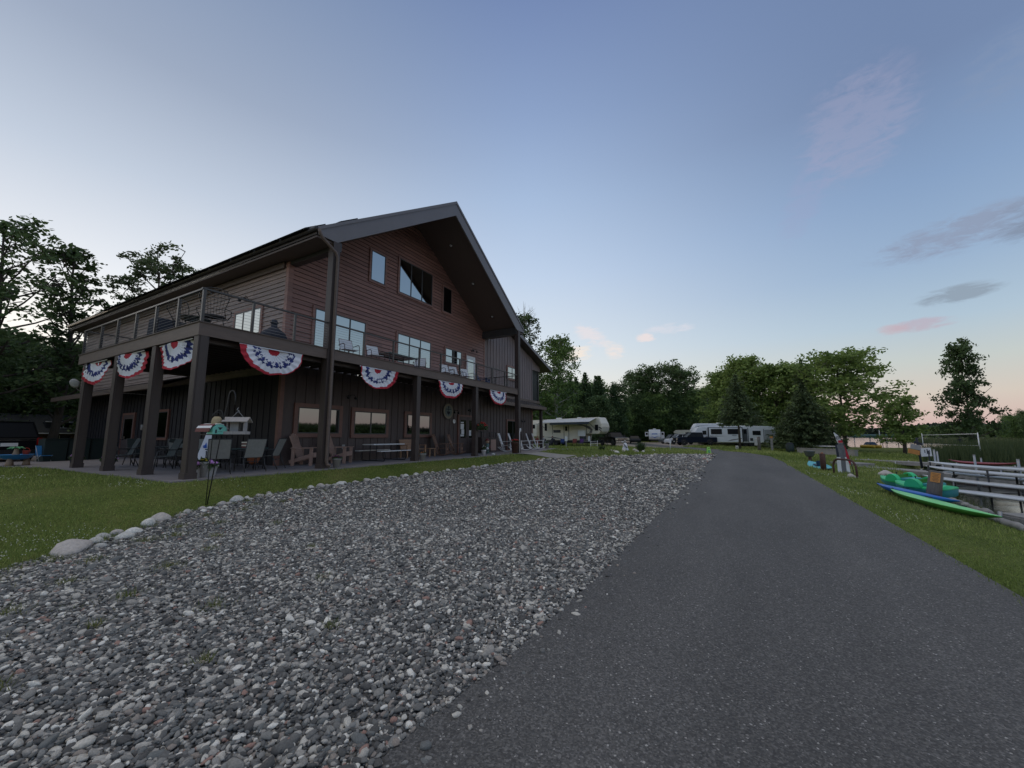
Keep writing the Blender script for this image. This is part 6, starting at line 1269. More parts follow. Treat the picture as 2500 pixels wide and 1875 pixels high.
pedal('green and teal pedal boat farther up the bank, nose to the left',(14.7,-17.6,h(14.7,-17.6)+.02),math.atan2(.85,1.41),-.08).scale=(.60,.60,.74)
pedal('green and teal pedal boat partly behind the timber post with the orange notice',(12.9,-17.6,h(12.9,-17.6)+.02),math.atan2(.9,1.2),-.08).scale=(.60,.60,.74)
t=thing('timber_post','short leaning weathered timber post with an orange notice nailed on','post',(11.75,-17.45,h(11.75,-17.45)-.1),0,rx=.2,ry=.08); m=MB(); m.lathe((0,0,0),[(.175,0),(.165,.5),(.16,.98),(.12,1.0)],14); m.build('shaft',M['postwood'],t)
m=MB(); m.box((0,0,.80),(.02,.21,.28),rz=-.55+PI*0); o=m.build('notice',M['orange'],t); o.location=(-.155,.05,0)
m=MB()
for k in range(6): m.box((-.012,0,.90-.04*k),(.003,.15-(k%2)*.04,.01),rz=-.55)
o=m.build('notice_text',M['cl_dark'],t); o.location=(-.155,.05,0)
m=MB(); m.box((.1,-.15,.92),(.12,.03,.2)); m.box((.12,-.16,.6),(.03,.03,.5)); m.build('bracket',M['galv'],t)
hp=h(21.4,-16.4)
t=thing('rusty_post','short thick rusty red post beside the aqua kayak','post',(21.3,-16.35,hp-.05)); m=MB(); m.lathe((0,0,0),[(.125,0),(.125,.92),(.09,.96)],14); m.build('shaft',M['rust'],t); m=MB(); m.tube([(.02,0,.92),(.02,0,1.0)],.05,8); m.build('cap',M['terracotta'],t)
t=thing('pipe_arch','rusty steel pipe arch standing in front of the feather flag','pipe arch',(19.35,-16.85,h(19.35,-16.85)-.08),math.atan2(-.62,-1.55)); m=MB(); m.tube([(-.78,0,0),(-.78,0,.45)]+[(-.78+.40-.40*math.cos(a),0,.45+.38*math.sin(a)) for a in np.linspace(.3,PI/2,5)]+[(.78-.40+.40*math.sin(a),0,.45+.38*math.cos(a)) for a in np.linspace(0,1.3,5)]+[(.78,0,.45),(.78,0,0)],.045,8); m.build('pipe',M['rust'],t)
t=thing('feather_flag','tall feather flag with white top, grey photo middle and red edge on a black pole','flag',(21.5,-17.1,h(21.5,-17.1)-.05),math.atan2(-.875,-.485)+PI/2+PI)
t.rotation_euler=(0,0,math.atan2(-.905,.42))
m=MB(); pole=[(.62,0,0),(.50,0,.6),(.40,0,1.1),(.25,0,1.6),(.05,0,1.95),(-.18,0,2.12)]; m.tube(pole,.014,6); m.build('pole',M['blackmetal'],t)
def fx_(z): # sail right edge
    return float(np.interp(z,[0,.6,1.1,1.6,1.95,2.12],[.50,.49,.39,.24,.04,-.17]))
def fl_(z): return float(np.interp(z,[.12,1.55,2.12],[-.15,-.17,-.2])) if z<1.56 else float(np.interp(z,[1.56,2.12],[.0-.02,-.2]))
def flagpart(name,z0,z1,a0,a1,mm,y=-.0):
    m=MB(); n=6; vs=[]
    for i in range(n+1):
        z=z0+(z1-z0)*i/n; L_,R_=fl_(z),fx_(z); w=.02*math.sin(z*5)
        vs+=[(L_+(R_-L_)*a0,y+w,z),(L_+(R_-L_)*a1,y+w,z)]
    m.add(vs,[(2*i,2*i+1,2*i+3,2*i+2) for i in range(n)]); return m.build(name,mm,t)
flagpart('white_top',1.56,2.11,0,1,M['white']); flagpart('middle_left',.85,1.56,0,.22,M['cl_dark']); flagpart('middle_photo',.85,1.56,.22,1,mat('grey photographic print',(.16,.16,.17),.7,var=.5,scale=4)); flagpart('lower_left',.05,.85,0,.3,M['white']); flagpart('lower_middle',.05,.85,.3,.66,mat('grey printed cloth',(.17,.17,.18),.8)); flagpart('lower_right',.05,.85,.66,.92,M['white'])
m=MB(); m.add([(fx_(z)-w,-.012+.02*math.sin(z*5),z) if k==0 else (fx_(z),-.012+.02*math.sin(z*5),z) for z,w in((.45,.03),(.7,.12),(.9,.14),(1.2,.06),(1.45,.02)) for k in(0,1)],[(2*i,2*i+1,2*i+3,2*i+2) for i in range(4)]); m.add([(-.0,-.02,1.58),(.22,-.02,1.58),(.18,-.02,1.72),(-.02,-.02,1.70)],[(0,1,2,3)]); m.build('red_edge',M['red'],t)
m=MB(); m.torus((-.02,-.02,1.84),.085,.012,'y',18,5); m.torus((-.02,-.02,1.84),.045,.01,'y',12,5); m.build('emblem',M['cl_grey'],t); m=MB(); m.box((.1,-.05,.05),(.7,.3,.06)); m.build('base',M['cargrey'],t)
# concrete footing wall with canoe
def wallpiece(name,label,cat,a,b,z0,z1,th,mm):
    a=Vector(a);b=Vector(b); c=(a+b)/2; t=thing(name,label,cat,(c.x,c.y,z0),math.atan2(b.y-a.y,b.x-a.x)); L=(b-a).length
    m=MB(); m.box((0,0,(z1-z0)/2),(L,th,z1-z0)); m.build('wall',mm,t,bevel=.02); m=MB(); m.box((0,0,z1-z0+.035),(L+.06,th+.08,.07)); m.build('coping',M['dockwood'],t); return t
wallpiece('retaining_wall','low grey block wall on the lawn behind the feather flag','wall',(51.5,-18.7),(45.3,-22.6),-1.0,-.42,.35,M['conc_light'])
t=kayak('canoe','upturned silvery canoe resting behind the low block wall','canoe' and (53.0,-21.2,-.35),math.atan2(-.8,-.6),4.0,.95,M['galv'],M['galv'],rx=PI,upturn=-.02); t['category']='canoe'; t['label']='upturned silvery canoe resting behind the low block wall'; t.location.z=-.05
t=thing('barbecue','dark round park grill on a pedestal beyond the aqua kayak','grill',(32.8,-17.3,h(32.8,-17.3))); m=MB(); m.tube([(0,0,0),(0,0,.35)],.11,8); m.build('pedestal',M['rust'],t); m=MB(); m.lathe((0,0,.32),[(.18,0),(.28,.1),(.36,.42),(.38,.44),(.3,.4)],16); m.build('bowl',M['cargrey'],t)
t=thing('litter_bin','dark green barrel litter bin at the left end of the low block wall','litter bin',(52.3,-18.0,-.98)); m=MB(); m.lathe((0,0,0),[(.4,0),(.42,.4),(.42,1.0),(.3,1.05)],16); m.build('barrel',M['darkgreenplastic'],t); m=MB(); m.lathe((0,0,1.05),[(.36,0),(.3,.12),(.1,.16)],14); m.build('lid',M['cl_dark'],t)
t=thing('electric_meter_post','wooden post with a grey box in front of the travel trailer rear wheel','post',(47.5,-14.7,h(47.5,-14.7))); m=MB(); m.tube([(0,0,0),(0,0,1.55)],.17,10); m.build('shaft',M['postwood'],t); m=MB(); m.box((-.1,.28,.95),(.25,.3,.75)); m.build('box',M['galv'],t,bevel=.02)
t=thing('timber_stake','pale square stake under the trees right of the meter post','post',(53.5,-16.3,h(53.5,-16.3))); m=MB(); m.bb(-.12,.12,-.12,.12,0,1.5); m.build('shaft',M['dockwood'],t); m=MB(); m.box((0,0,1.6),(.3,.3,.22)); m.build('top_box',M['orange'],t)
t=thing('site_marker','white square site marker block at the foot of the spruce','marker',(50.9,-12.55,h(50.9,-12.5))); m=MB(); m.box((0,0,.22),(.34,.3,.44)); m.build('block',M['rvcream'],t,bevel=.02); m=MB(); m.box((-.172,.0,.22),(.01,.16,.16)); m.build('plate',M['conc_light'],t)
def picnic(label,loc,rz):
    t=thing('picnic_table',label,'picnic table',loc,rz,'picnic tables under the lakeside trees'); m=MB()
    for k in range(5): m.bb(-.9,.9,-.36+k*.15,-.23+k*.15,.72,.76)
    m.build('tabletop',M['dockwood'],t)
    for s in(-1,1): m=MB(); m.bb(-.9,.9,s*.72-.14,s*.72+.14,.42,.46); m.build('bench',M['dockwood'],t); m=MB(); m.bar((s*.65,-.7,0),(s*.65,.22,.72),.05,.1); m.bar((s*.65,.7,0),(s*.65,-.22,.72),.05,.1); m.bar((s*.65,-.72,.4),(s*.65,.72,.4),.05,.1); m.build('leg_frame',M['dockwood'],t)
    return t
picnic('picnic table under the dark spruce, nearer the travel trailer',(62,-20.5,-.92),.6); picnic('picnic table under the dark spruce, nearer the lake',(66,-24.0,-.95),.2); picnic('picnic table at the water edge behind the spruce trunks',(74,-22.5,-.98),1.0)
# docks
def dock(label,a,b,w,z,name='dock',posts=3,group=None):
    a=Vector((*a,z));b=Vector((*b,z)); L=(b-a).length; t=thing(name,label,'dock',((a.x+b.x)/2,(a.y+b.y)/2,z),math.atan2(b.y-a.y,b.x-a.x),group)
    m=MB(); n=int(L/.155)
    for k in range(n): x=-L/2+k*.155; m.bb(x,x+.14,-w/2,w/2,-.04,0)
    m.build('planks',M['dockwood'],t)
    for s in(-1,1): m=MB(); m.bb(-L/2,L/2,s*w/2-.05,s*w/2+.05,-.24,-.045); m.build('stringer',M['dockwood'],t)
    for k in range(posts):
        x=-L/2+.2+(L-.4)*k/max(1,posts-1)
        for s in(-1,1): m=MB(); m.tube([(x,s*(w/2+.08),-1.0),(x,s*(w/2+.08),.05)],.04,8); m.build('pile',M['galv'],t)
    return t
dock('grey plank dock starting by the pipe arch and running past the paddle boards',(29.2,-19.6),(19.5,-25.6),1.25,-.92,posts=5)
t=thing('dock_ramp','grey timber ramp block at the shore end of the first dock','ramp',(30.0,-19.2,-1.05),math.atan2(-6,-9.7)); m=MB(); m.box((0,0,.1),(1.9,1.4,.32)); m.build('block',M['dockwood'],t,bevel=.02)
for k in range(6): m=MB(); m.bb(-.95+.32*k,-.95+.32*k+.3,-.74,.74,.265,.30); m.build('plank',M['dockwood'],t)
dock('long grey dock in front of the reeds',(38.6,-21.4),(28.0,-31.2),1.2,-.90,posts=6)
for u,v,z0,zt,l in((22.6,-21.0,-1.3,.36,'slim grey pole behind the tips of the paddle boards'),(28.0,-22.8,-1.3,.12,'slim grey pole on the first dock just right of another'),(20.75,-21.7,-1.3,.19,'grey dock pole rising above the middle of the paddle boards'),(17.95,-21.85,-1.3,.14,'grey dock pole nearest the right edge'),(33.0,-26.4,-1.2,-.42,'short grey pole in front of the reeds')):
    t=thing('dock_pole',l,'pole',(u,v,z0),0,'grey dock poles'); m=MB(); m.tube([(0,0,0),(0,0,zt-z0)],.04,10); m.build('shaft',M['galv'],t); m=MB(); m.tube([(0,0,zt-z0),(0,0,zt-z0+.02)],.045,10); m.build('cap',M['potgrey'],t)
# paddle boards on a rack
dv=Vector((-.893,-.450)); bz=math.atan2(dv.y,dv.x)
def pboard(label,tip,z,L,th=.07,up=.03,group='white paddle boards on the rack'):
    c=Vector(tip)+dv*L/2; t=thing('paddle_board',label,'paddle board',(c.x,c.y,z),bz,group); n=24; vs=[];fs=[]
    for i in range(n):
        s=-1+2*i/(n-1); w=.40*max(.08,(1-abs(s)**3.2)); b=up*max(0,-s)**3*3; th_=th*(1-.8*abs(s)**5)
        vs+=[(s*L/2,-w,b),(s*L/2,-w*.8,b-th_/2),(s*L/2,w*.8,b-th_/2),(s*L/2,w,b),(s*L/2,w*.8,b+th_/2),(s*L/2,-w*.8,b+th_/2)]
    for i in range(n-1):
        for j in range(6): fs.append((i*6+j,i*6+(j+1)%6,(i+1)*6+(j+1)%6,(i+1)*6+j))
    fs+=[tuple(range(6))[::-1],tuple((n-1)*6+j for j in range(6))]; m=MB(); m.add(vs,fs,True); m.build('board',M['board'],t)
    m=MB(); m.box((.2,.335,th*.18),(.34,.02,.025)); m.box((.2,-.335,th*.18),(.34,.02,.025)); m.build('grip',M['galv'],t); m=MB(); m.prism([(-L/2+.35,-th/2),(-L/2+.6,-th/2),(-L/2+.3,-.28)],-.01,.01,'y'); m.build('fin',M['cl_dark'],t); return t
pboard('white paddle board, topmost and farthest from the camera on the rack',(20.5,-20.1),-.20,5.2); pboard('white paddle board on the upper tier nearest the camera, black fin showing',(19.6,-19.75),-.36,5.2,.09)
pboard('white paddle board on the middle tier behind, half hidden',(20.1,-20.45),-.60,5.2); pboard('white paddle board on the lower tier with its tip at the timber post',(18.7,-19.35),-.70,5.2,.08,.03); pboard('white paddle board, lowest one on the rack',(17.0,-19.2),-.98,4.6,.09,.0)
t=thing('board_rack','black metal rack standing in the water under the paddle boards','rack',(17.0,-21.0,-1.7),bz)
for x in(-2.2,0,2.0):
    for s in(-.5,.5): m=MB(); m.tube([(x,s,-.2),(x,s,1.5)],.03,8); m.build('upright',M['blackmetal'],t)
    m=MB(); 
    for zz in(.62,.95,1.28): m.tube([(x,-.6,zz),(x,.9,zz)],.022,6)
    m.build('arm',M['blackmetal'],t)
m=MB(); m.tube([(-2.3,.5,.5),(2.2,.5,.5)],.025,6); m.tube([(-2.3,.5,.5),(0,.5,.0)],.015,6); m.tube([(2.2,.5,.5),(0,.5,.0)],.015,6); m.build('brace',M['blackmetal'],t)
t=kayak('canoe','faded red canoe lying on the long dock before the reeds',(32.6,-26.3,-.9),math.atan2(-9.8,-10.6),3.4,.8,mat('faded red plastic',(.28,.05,.06),.5,var=.2,scale=3),M['redroof']); t['category']='canoe'
t=dock('short dark landing stage at the right edge of the bank',(11.4,-19.0),(8.2,-19.9),.9,-1.02,'landing_stage',2)
def log(label,a,b,r,seed):
    t=thing('driftwood_log',label,'log',((a[0]+b[0])/2,(a[1]+b[1])/2,a[2]),math.atan2(b[1]-a[1],b[0]-a[0]),'logs along the lake bank'); L=math.hypot(b[0]-a[0],b[1]-a[1]); m=MB(); rr=random.Random(seed); n=9
    m.tube([(-L/2+L*i/(n-1),rr.uniform(-.04,.04),rr.uniform(-.02,.03)) for i in range(n)],[r*rr.uniform(.75,1.1) for _ in range(n)],9); m.build('trunk',M['dockwood'],t); return t
log('grey driftwood log along the water edge behind the pedal boats',(15.6,-18.75,-1.12),(13.3,-18.6,-1.12),.13,1); log('pale driftwood log at the water edge right of the timber post',(12.9,-18.5,-1.1),(11.3,-18.4,-1.1),.12,2); log('thin grey log near the landing stage',(11.0,-18.35,-1.12),(9.0,-18.2,-1.12),.1,3); log('bleached branch lying by the first dock',(24.0,-19.6,-1.05),(22.2,-19.5,-1.12),.1,5)
# net, person, signboards, lakeside things
t=thing('volleyball_net','white taped volleyball net standing beyond the reeds','net',(40.0,-29.0,-1.05),math.atan2(-.5,12.5)); 
for x in(0,12.4): m=MB(); m.tube([(x,0,0),(x,0,2.3)],.03,8); m.build('pole',M['white'],t)
m=MB(); m.bar((0,0,2.22),(12.4,0,2.12),.02,.05); m.bar((0,0,1.3),(12.4,0,1.2),.015,.025); m.bar((.05,0,1.3),(.05,0,2.2),.02,.05); m.build('tape',M['white'],t)
m=MB()
for k in range(40): m.tube([(k*.31,0,1.3),(k*.31,0,2.2)],.003,3)
for k in range(8): m.tube([(0,0,1.33+k*.11),(12.4,0,1.24+k*.11)],.003,3)
m.build('mesh',M['cl_dark'],t)
STD=[(0,0,.92),(0,0,1.15),(0,0,1.42),(0,0,1.52),(.19,0,1.4),(.27,.0,1.12),(.25,-.08,.86),(-.19,0,1.4),(-.27,0,1.12),(-.2,-.14,.95),(.1,0,.88),(.12,0,.48),(.12,0,.08),(.12,-.14,.04),(-.1,0,.88),(-.13,0,.48),(-.13,0,.08),(-.13,-.14,.04)]
folk('person','person in dark jacket and hat standing at the far shore of the lawn',(83.0,-42.8,-1.0),1.2,STD,[.13,.13,.15,.05,.065,.05,.04,.065,.05,.04,.1,.075,.05,.04,.1,.075,.05,.04],SE,(M['cl_dark'],M['cl_dark']),(0,-.01,1.66))
t=thing('notice_post','leaning dark post with tilted grey and orange boards and a white rules board','sign',(29.5,-22.5,-.98),math.atan2(-.875,-.485)); 
m=MB(); m.tube([(0,0,0),(-.1,0,1.9)],.06,8); m.tube([(.1,-.45,0),(.1,-.45,1.1)],.03,6); m.build('post',M['cl_dark'],t)
t.rotation_euler=(0,0,math.atan2(-.905,.42))
for nm,x,z,w,hh,rot,mm in(('grey_board',-.28,1.32,.62,.3,.22,M['potgrey']),('orange_board',-.42,1.02,.66,.28,.22,M['orange']),('white_board',.28,1.0,.62,.52,-.06,M['white']),('bracket',-.1,1.55,.5,.14,.3,M['cl_dark'])): m=MB(); m.box((x,-.08,z),(w,.03,hh),ry=rot); m.build(nm,mm,t)
m=MB(); m.box((.34,-.1,1.05),(.05,.01,.3)); m.box((.2,-.1,1.05),(.04,.01,.2)); m.box((.46,-.1,1.0),(.04,.01,.26)); m.build('printed_figures',M['cl_dark'],t)
t=thing('boat_lift','boat lift with a dark green canopy at the water edge beyond the maple','boat lift',(89,-34.6,-1.3),math.atan2(-6.5,-1.2)); m=MB(); m.prism([(-1.5,1.9),(1.5,1.9),(1.35,2.3),(0,2.55),(-1.35,2.3)],-3.4,3.4,'x'); m.build('canopy',mat('dark green canopy',(.01,.06,.05),.7),t)
for a in(-1,-.33,.33,1):
    for s in(-1,1): m=MB(); m.tube([(a*3.2,s*1.4,-.5),(a*3.2,s*1.4,1.92)],.04,6); m.build('upright',M['galv'],t)
t=thing('water_tricycle','blue and yellow water toy pulled up at the shore left of the boat lift','water toy',(80.5,-31.6,-1.0),.5); m=MB(); m.tube([(-1.2,-.5,.25),(1.2,-.5,.25)],.26,10); m.tube([(-1.2,.5,.25),(1.2,.5,.25)],.26,10); m.build('float',mat('yellow plastic',(.55,.36,.04),.5),t); m=MB(); m.box((0,0,.75),(1.5,1.2,.45),tp=.6); m.build('seat',M['kdark'],t,bevel=.05)
t=thing('flagpole','thin white flagpole at the shore between the trees','pole',(84,-33.7,-1)); m=MB(); m.tube([(0,0,0),(0,0,3.1)],.05,6); m.build('shaft',M['white'],t); m=MB(); m.ball((0,0,3.14),.09,8,6); m.build('finial',M['white'],t)
t=thing('shoreline_fence','low dark rail along the lawn edge in front of the person','fence',(84.5,-40.0,-1.0),math.atan2(-1,.05))
for k in range(7): m=MB(); m.bb(-6+2*k-.04,-6+2*k+.04,-.04,.04,0,.8); m.build('post',M['cl_dark'],t)
m=MB(); m.bar((-6,0,.75),(6,0,.75),.03,.05); m.build('rail',M['cl_dark'],t)
# house beyond the left end
t=thing('cottage','low brown brick cottage with dark shingle roof and dormer behind the bins','house',(8.8,42,-.1),.12); t.scale=(.75,)*3; m=MB(); m.bb(-8,4,-2.5,3,0,2.15); m.build('wall',M['brick'],t); m=MB(); m.prism([(-3.1,2.05),(.2,4.3),(3.5,2.05)],-8.4,4.4,'x'); m.build('roof',M['shingle'],t); m=MB(); m.bb(-8.4,4.4,-3.16,-3.06,1.98,2.1); m.build('gutter',M['white'],t)
m=MB(); m.bb(-4.4,-1.6,-2.2,0,2.5,3.35); d=m.build('dormer',M['shingle'],t); m=MB(); m.bb(-3.9,-2.1,-2.24,-2.2,2.72,3.15); m.build('window',M['glass_dark'],d); m=MB(); m.bb(-4.0,-2.0,-2.28,-2.2,2.66,2.72); m.bb(-4.5,-1.5,-2.3,-2.2,3.35,3.45); m.bb(-3.03,-2.97,-2.26,-2.2,2.72,3.15); m.build('trim',M['white'],d)
m=MB(); m.bb(-4.2,-2.4,-2.54,-2.5,1.2,1.8); w=m.build('window',M['glass_dark'],t); m=MB(); m.bb(-4.3,-2.3,-2.58,-2.5,1.1,1.18); m.bb(-3.33,-3.27,-2.57,-2.54,1.2,1.8); m.build('frame',M['white'],w)
# ---------------------------------------------------------------- trees
M['leaf_dark']=leafmat('dark deciduous leaves',(.05,.08,.034),(.095,.15,.058),(.155,.225,.09),.32)
M['leaf_wood']=leafmat('forest belt leaves',(.065,.105,.045),(.125,.195,.078),(.20,.29,.12),.35)
M['leaf_mid']=leafmat('mid green leaves',(.08,.135,.045),(.16,.25,.075),(.25,.36,.12),.4)
M['leaf_warm']=leafmat('yellow green maple leaves',(.11,.17,.045),(.22,.31,.085),(.34,.43,.14),.4)
M['needle']=leafmat('dark spruce needles',(.065,.092,.045),(.12,.165,.075),(.19,.25,.12),.3)
M['needle_green']=leafmat('cedar green needles',(.045,.085,.04),(.09,.16,.07),(.16,.24,.11),.25)
def mktree(name,seed,H_,R_,base,nb,sub,lpc,leaf,lm,shape='round',bark='bark',cl=.55,lean=0,bare=0,flat=.7,label='',cat='tree',group=None,stems=1,droop=.0):
    R=np.random.default_rng(seed); rr=random.Random(seed)
    t=thing(name,label,cat,(0,0,-500),0,group); m=MB(); cen=[];rad=[];bm_=MB()
    for st in range(stems):
        off=0 if stems==1 else (st-(stems-1)/2)*.8; lx=lean+off*.35
        tr=[]; n=9
        for i in range(n):
            s=i/(n-1); tr.append(Vector((lx*s*s*H_*.2+off*.3+.25*math.sin(s*5+seed),.2*math.sin(s*4+seed*2)+.0,H_*.93*s)))
        r0=H_*.017/(stems**.4); m.tube(tr,[r0*(1-.85*(i/(n-1))) for i in range(n)],8)
        for b in range(nb//stems):
            s=base+(1-base)*(b+.5)/(nb/stems)*.98; a=b*2.4+rr.uniform(-.5,.5)+st*1.3
            i=min(n-2,int(s*(n-1))); p=tr[i].lerp(tr[i+1],s*(n-1)-i); q=(s-base)/(1-base)
            if shape=='round': L=R_*math.sqrt(max(.05,1-(2*q-.85)**2*.72))
            elif shape=='cone': L=R_*(1.02-q)**.8
            elif shape=='lone': L=R_*(1.05-q)**.5*(.62 if .45<q<.62 else 1)
            elif shape=='column': L=R_*(.9 if q<.8 else .9*(1-q)/.2+.15)
            elif shape=='vase': L=R_*(.45+.75*q if q<.75 else 1.0-(q-.75)*1.6)
            else: L=R_
            L*=rr.uniform(.72,1.12); up=.35+.75*q-droop
            d=Vector((math.cos(a),math.sin(a),up)).normalized(); e=p+d*L
            mid=p+d*L*.5+Vector((0,0,-.04*L)); m.tube([p,mid,e],[r0*.42*(1-.6*q),r0*.26*(1-.6*q),r0*.08],5,cap=False)
            for k in range(sub):
                f=rr.uniform(.35,1.0) if k else 1.0; bp=p.lerp(e,f); dd=Vector((rr.gauss(0,1),rr.gauss(0,1),rr.gauss(.15,.6))).normalized()*L*rr.uniform(.15,.42)*(1.2-f*.4)
                ep=bp+dd; m.tube([bp,bp.lerp(ep,.55)+Vector((0,0,.03*L)),ep],[r0*.14,r0*.09,r0*.03],4,cap=False)
                if rr.random()<bare: 
                    for _ in range(4): e2=ep+Vector((rr.gauss(0,.5),rr.gauss(0,.5),abs(rr.gauss(.4,.4)))); m.tube([ep,e2],[r0*.03,.006],3,cap=False)
                    continue
                cen.append(ep); rad.append(cl*rr.uniform(.65,1.35))
    tk=m.build('trunk',M[bark],t)
    cen=np.array([tuple(c) for c in cen]); rad=np.array(rad); n=len(cen)*lpc
    ci=np.repeat(np.arange(len(cen)),lpc); g=R.normal(0,.5,(n,3)); g[:,2]*=flat
    P=cen[ci]+g*rad[ci][:,None]; d1=R.normal(0,1,(n,3)); d1[:,2]*=.6; d1/=np.linalg.norm(d1,axis=1)[:,None]; d2=np.cross(d1,R.normal(0,1,(n,3))); d2/=np.linalg.norm(d2,axis=1)[:,None]
    sz=leaf*R.uniform(.6,1.3,n)[:,None]; co=np.stack([P-d1*sz,P+d2*sz*.55,P+d1*sz,P-d2*sz*.55],1).reshape(-1,3)
    ct=R.uniform(.05,.95,len(cen)); tone=np.clip(ct[ci]*.75+R.uniform(-.12,.32,n),0,1)
    npmesh('crown',co,np.arange(4*n).reshape(-1,4),M[lm],t,attr={'tone':('FACE',tone)})
    return t
def mkspruce(name,seed,H_,R_,nw,lm='needle',label='',group=None,droop=.35,base=.08,leaf=.16,dens=1.0,up=0):
    R=np.random.default_rng(seed); rr=random.Random(seed); t=thing(name,label,'tree',(0,0,-500),0,group); m=MB(); m.tube([(0,0,0),(0,0,H_*.5),(0,0,H_)],[H_*.016,H_*.010,.02],8); A=[];B=[];TT=[]
    for w in range(nw):
        q=w/(nw-1); z=H_*(base+(.98-base)*q); L0=R_*(1-q)**.85+.12; nb=max(5,int(9*(1-q)+5))
        for k in range(nb):
            a=k*2*PI/nb+w*1.9+rr.uniform(-.25,.25); L=L0*rr.uniform(.68,1.15); u=np.array([math.cos(a),math.sin(a),0]); ns=max(3,int(L/.22))
            tone=rr.uniform(.1,.9)
            if L>.5: m.tube([(0,0,z),tuple(u*L*.5+np.array([0,0,z-L*droop*.25+L*up*.4])),tuple(u*L+np.array([0,0,z-L*droop*.35+L*up]))],[.035,.02,.006],4,cap=False)
            for i in range(ns):
                f=(i+.6)/ns; c=u*L*f+np.array([0,0,z-L*droop*(f**1.3)*.75+L*droop*.45*f**4+L*up*f*f]); wd=.32*L0*(1.05-f)+.16
                for _ in range(int(7*dens)):
                    A.append(c+np.array([R.normal(0,wd*.5),R.normal(0,wd*.5),R.normal(-.03,.07)])); B.append(u); TT.append(tone+R.uniform(-.25,.3))
    m.build('trunk',M['bark'],t); P=np.array(A);U=np.array(B);n=len(P)
    d1=U+R.normal(0,.55,(n,3)); d1[:,2]-=.25-up; d1/=np.linalg.norm(d1,axis=1)[:,None]; d2=np.cross(d1,np.array([0,0,1])+R.normal(0,.4,(n,3))); d2/=np.linalg.norm(d2,axis=1)[:,None]
    sz=leaf*R.uniform(.7,1.4,n)[:,None]; co=np.stack([P-d1*sz,P+d2*sz*.4,P+d1*sz*1.2,P-d2*sz*.4],1).reshape(-1,3)
    npmesh('crown',co,np.arange(4*n).reshape(-1,4),M[lm],t,attr={'tone':('FACE',np.clip(TT,0,1))}); return t
def put(t,u,v,rz=0,scale=1,z=None): t.location=(u,v,(h(u,v) if z is None else z)-.1); t.rotation_euler[2]=rz; t.scale=(scale,)*3 if not isinstance(scale,tuple) else scale; return t
def cop(src,label,u,v,rz=0,scale=1,group=None,z=None):
    o=dup(src,(0,0,0),rz,label,group); return put(o,u,v,rz,scale,z)
# individual trees behind the left end of the lodge
TL=mktree('tall_tree',11,16.5,4.0,.18,30,5,26,.18,'leaf_dark','round',cl=.62,flat=.7,label='tall dark leafy tree at the left edge, top open against the bright sky')
put(TL,.6,29.8,1.0,.99)
SPR=mktree('feathery_tree',12,16,2.7,.12,34,5,22,.18,'leaf_dark','column',cl=.45,flat=.6,droop=-.55,label='feathery upswept dark tree between the left edge tree and the lodge roof'); put(SPR,4.3,31,0,1.02)
PINE=mktree('pine_tree',13,17,4.3,.58,22,6,60,.14,'needle','vase',cl=.5,flat=.5,label='flat topped pine with dark bunched tufts rising over the lodge roof'); put(PINE,9.6,33,2.2,1.03)
DEN=mktree('dense_tree',21,13.5,4.4,.06,46,6,42,.22,'leaf_dark','round',cl=1.15,label='dense dark green tree filling in behind the tall left edge tree')
put(DEN,-3.5,27.5,.3,.72)
L_='dense dark green tree in the belt beyond the left end of the lodge'; GL='trees of the belt beyond the left end of the lodge'
DEN['group']=GL; DEN['label']=L_
for u,v,a,s in((-6.5,33,1,.72),(-1.0,35,2,.62),(-.5,33,3,.5),(9,48,4,.8),(9.5,39,5,.66),(13,37,.5,.7),(-3,41,1.5,.74),(3.5,44,2.5,.74),(.3,31.5,4.4,.48),(5.5,48,.9,.8),(8,44,2.2,.74),(-9,40,3.2,.8),(-12,30,.2,.8),(17,42,1.1,.8)): cop(DEN,L_,u,v,a,s,GL)
# trees right of the lodge: dead topped birch, leafy poplar
BI=mktree('birch_tree',31,25,4.2,.30,30,5,34,.24,'leaf_dark','column','birch',cl=.95,flat=.8,bare=.12,label='tall birch with dead twigs at its top just above the wing roof'); put(BI,58.5,20.2,.4,.99)
m=MB(); rr=random.Random(77)
for k in range(26): a=rr.uniform(0,6.28); p=Vector((.6*math.cos(a)*rr.random(),.6*math.sin(a)*rr.random(),21+rr.uniform(0,2.5))); e=p+Vector((math.cos(a)*rr.uniform(.8,2.4),math.sin(a)*rr.uniform(.8,2.4),rr.uniform(.8,3))); m.tube([p,p.lerp(e,.5)+Vector((0,0,.15)),e],[.05,.03,.01],4,cap=False); q=p.lerp(e,.6); m.tube([q,q+Vector((rr.gauss(0,.5),rr.gauss(0,.5),rr.uniform(.4,1)))],[.02,.006],3,cap=False)
m.build('dead_twigs',M['birch'],BI)
PO=mktree('poplar_tree',32,19.5,4.3,.12,40,6,40,.22,'leaf_mid','round','birch',cl=1.05,label='tall rounded poplar right of the lodge with gaps of sky in its crown'); put(PO,62,15.4,1.2,1.02)
cop(PO,'grey green poplar behind the tall rounded one, nearer the lodge',66,21.5,2.9,.82); 
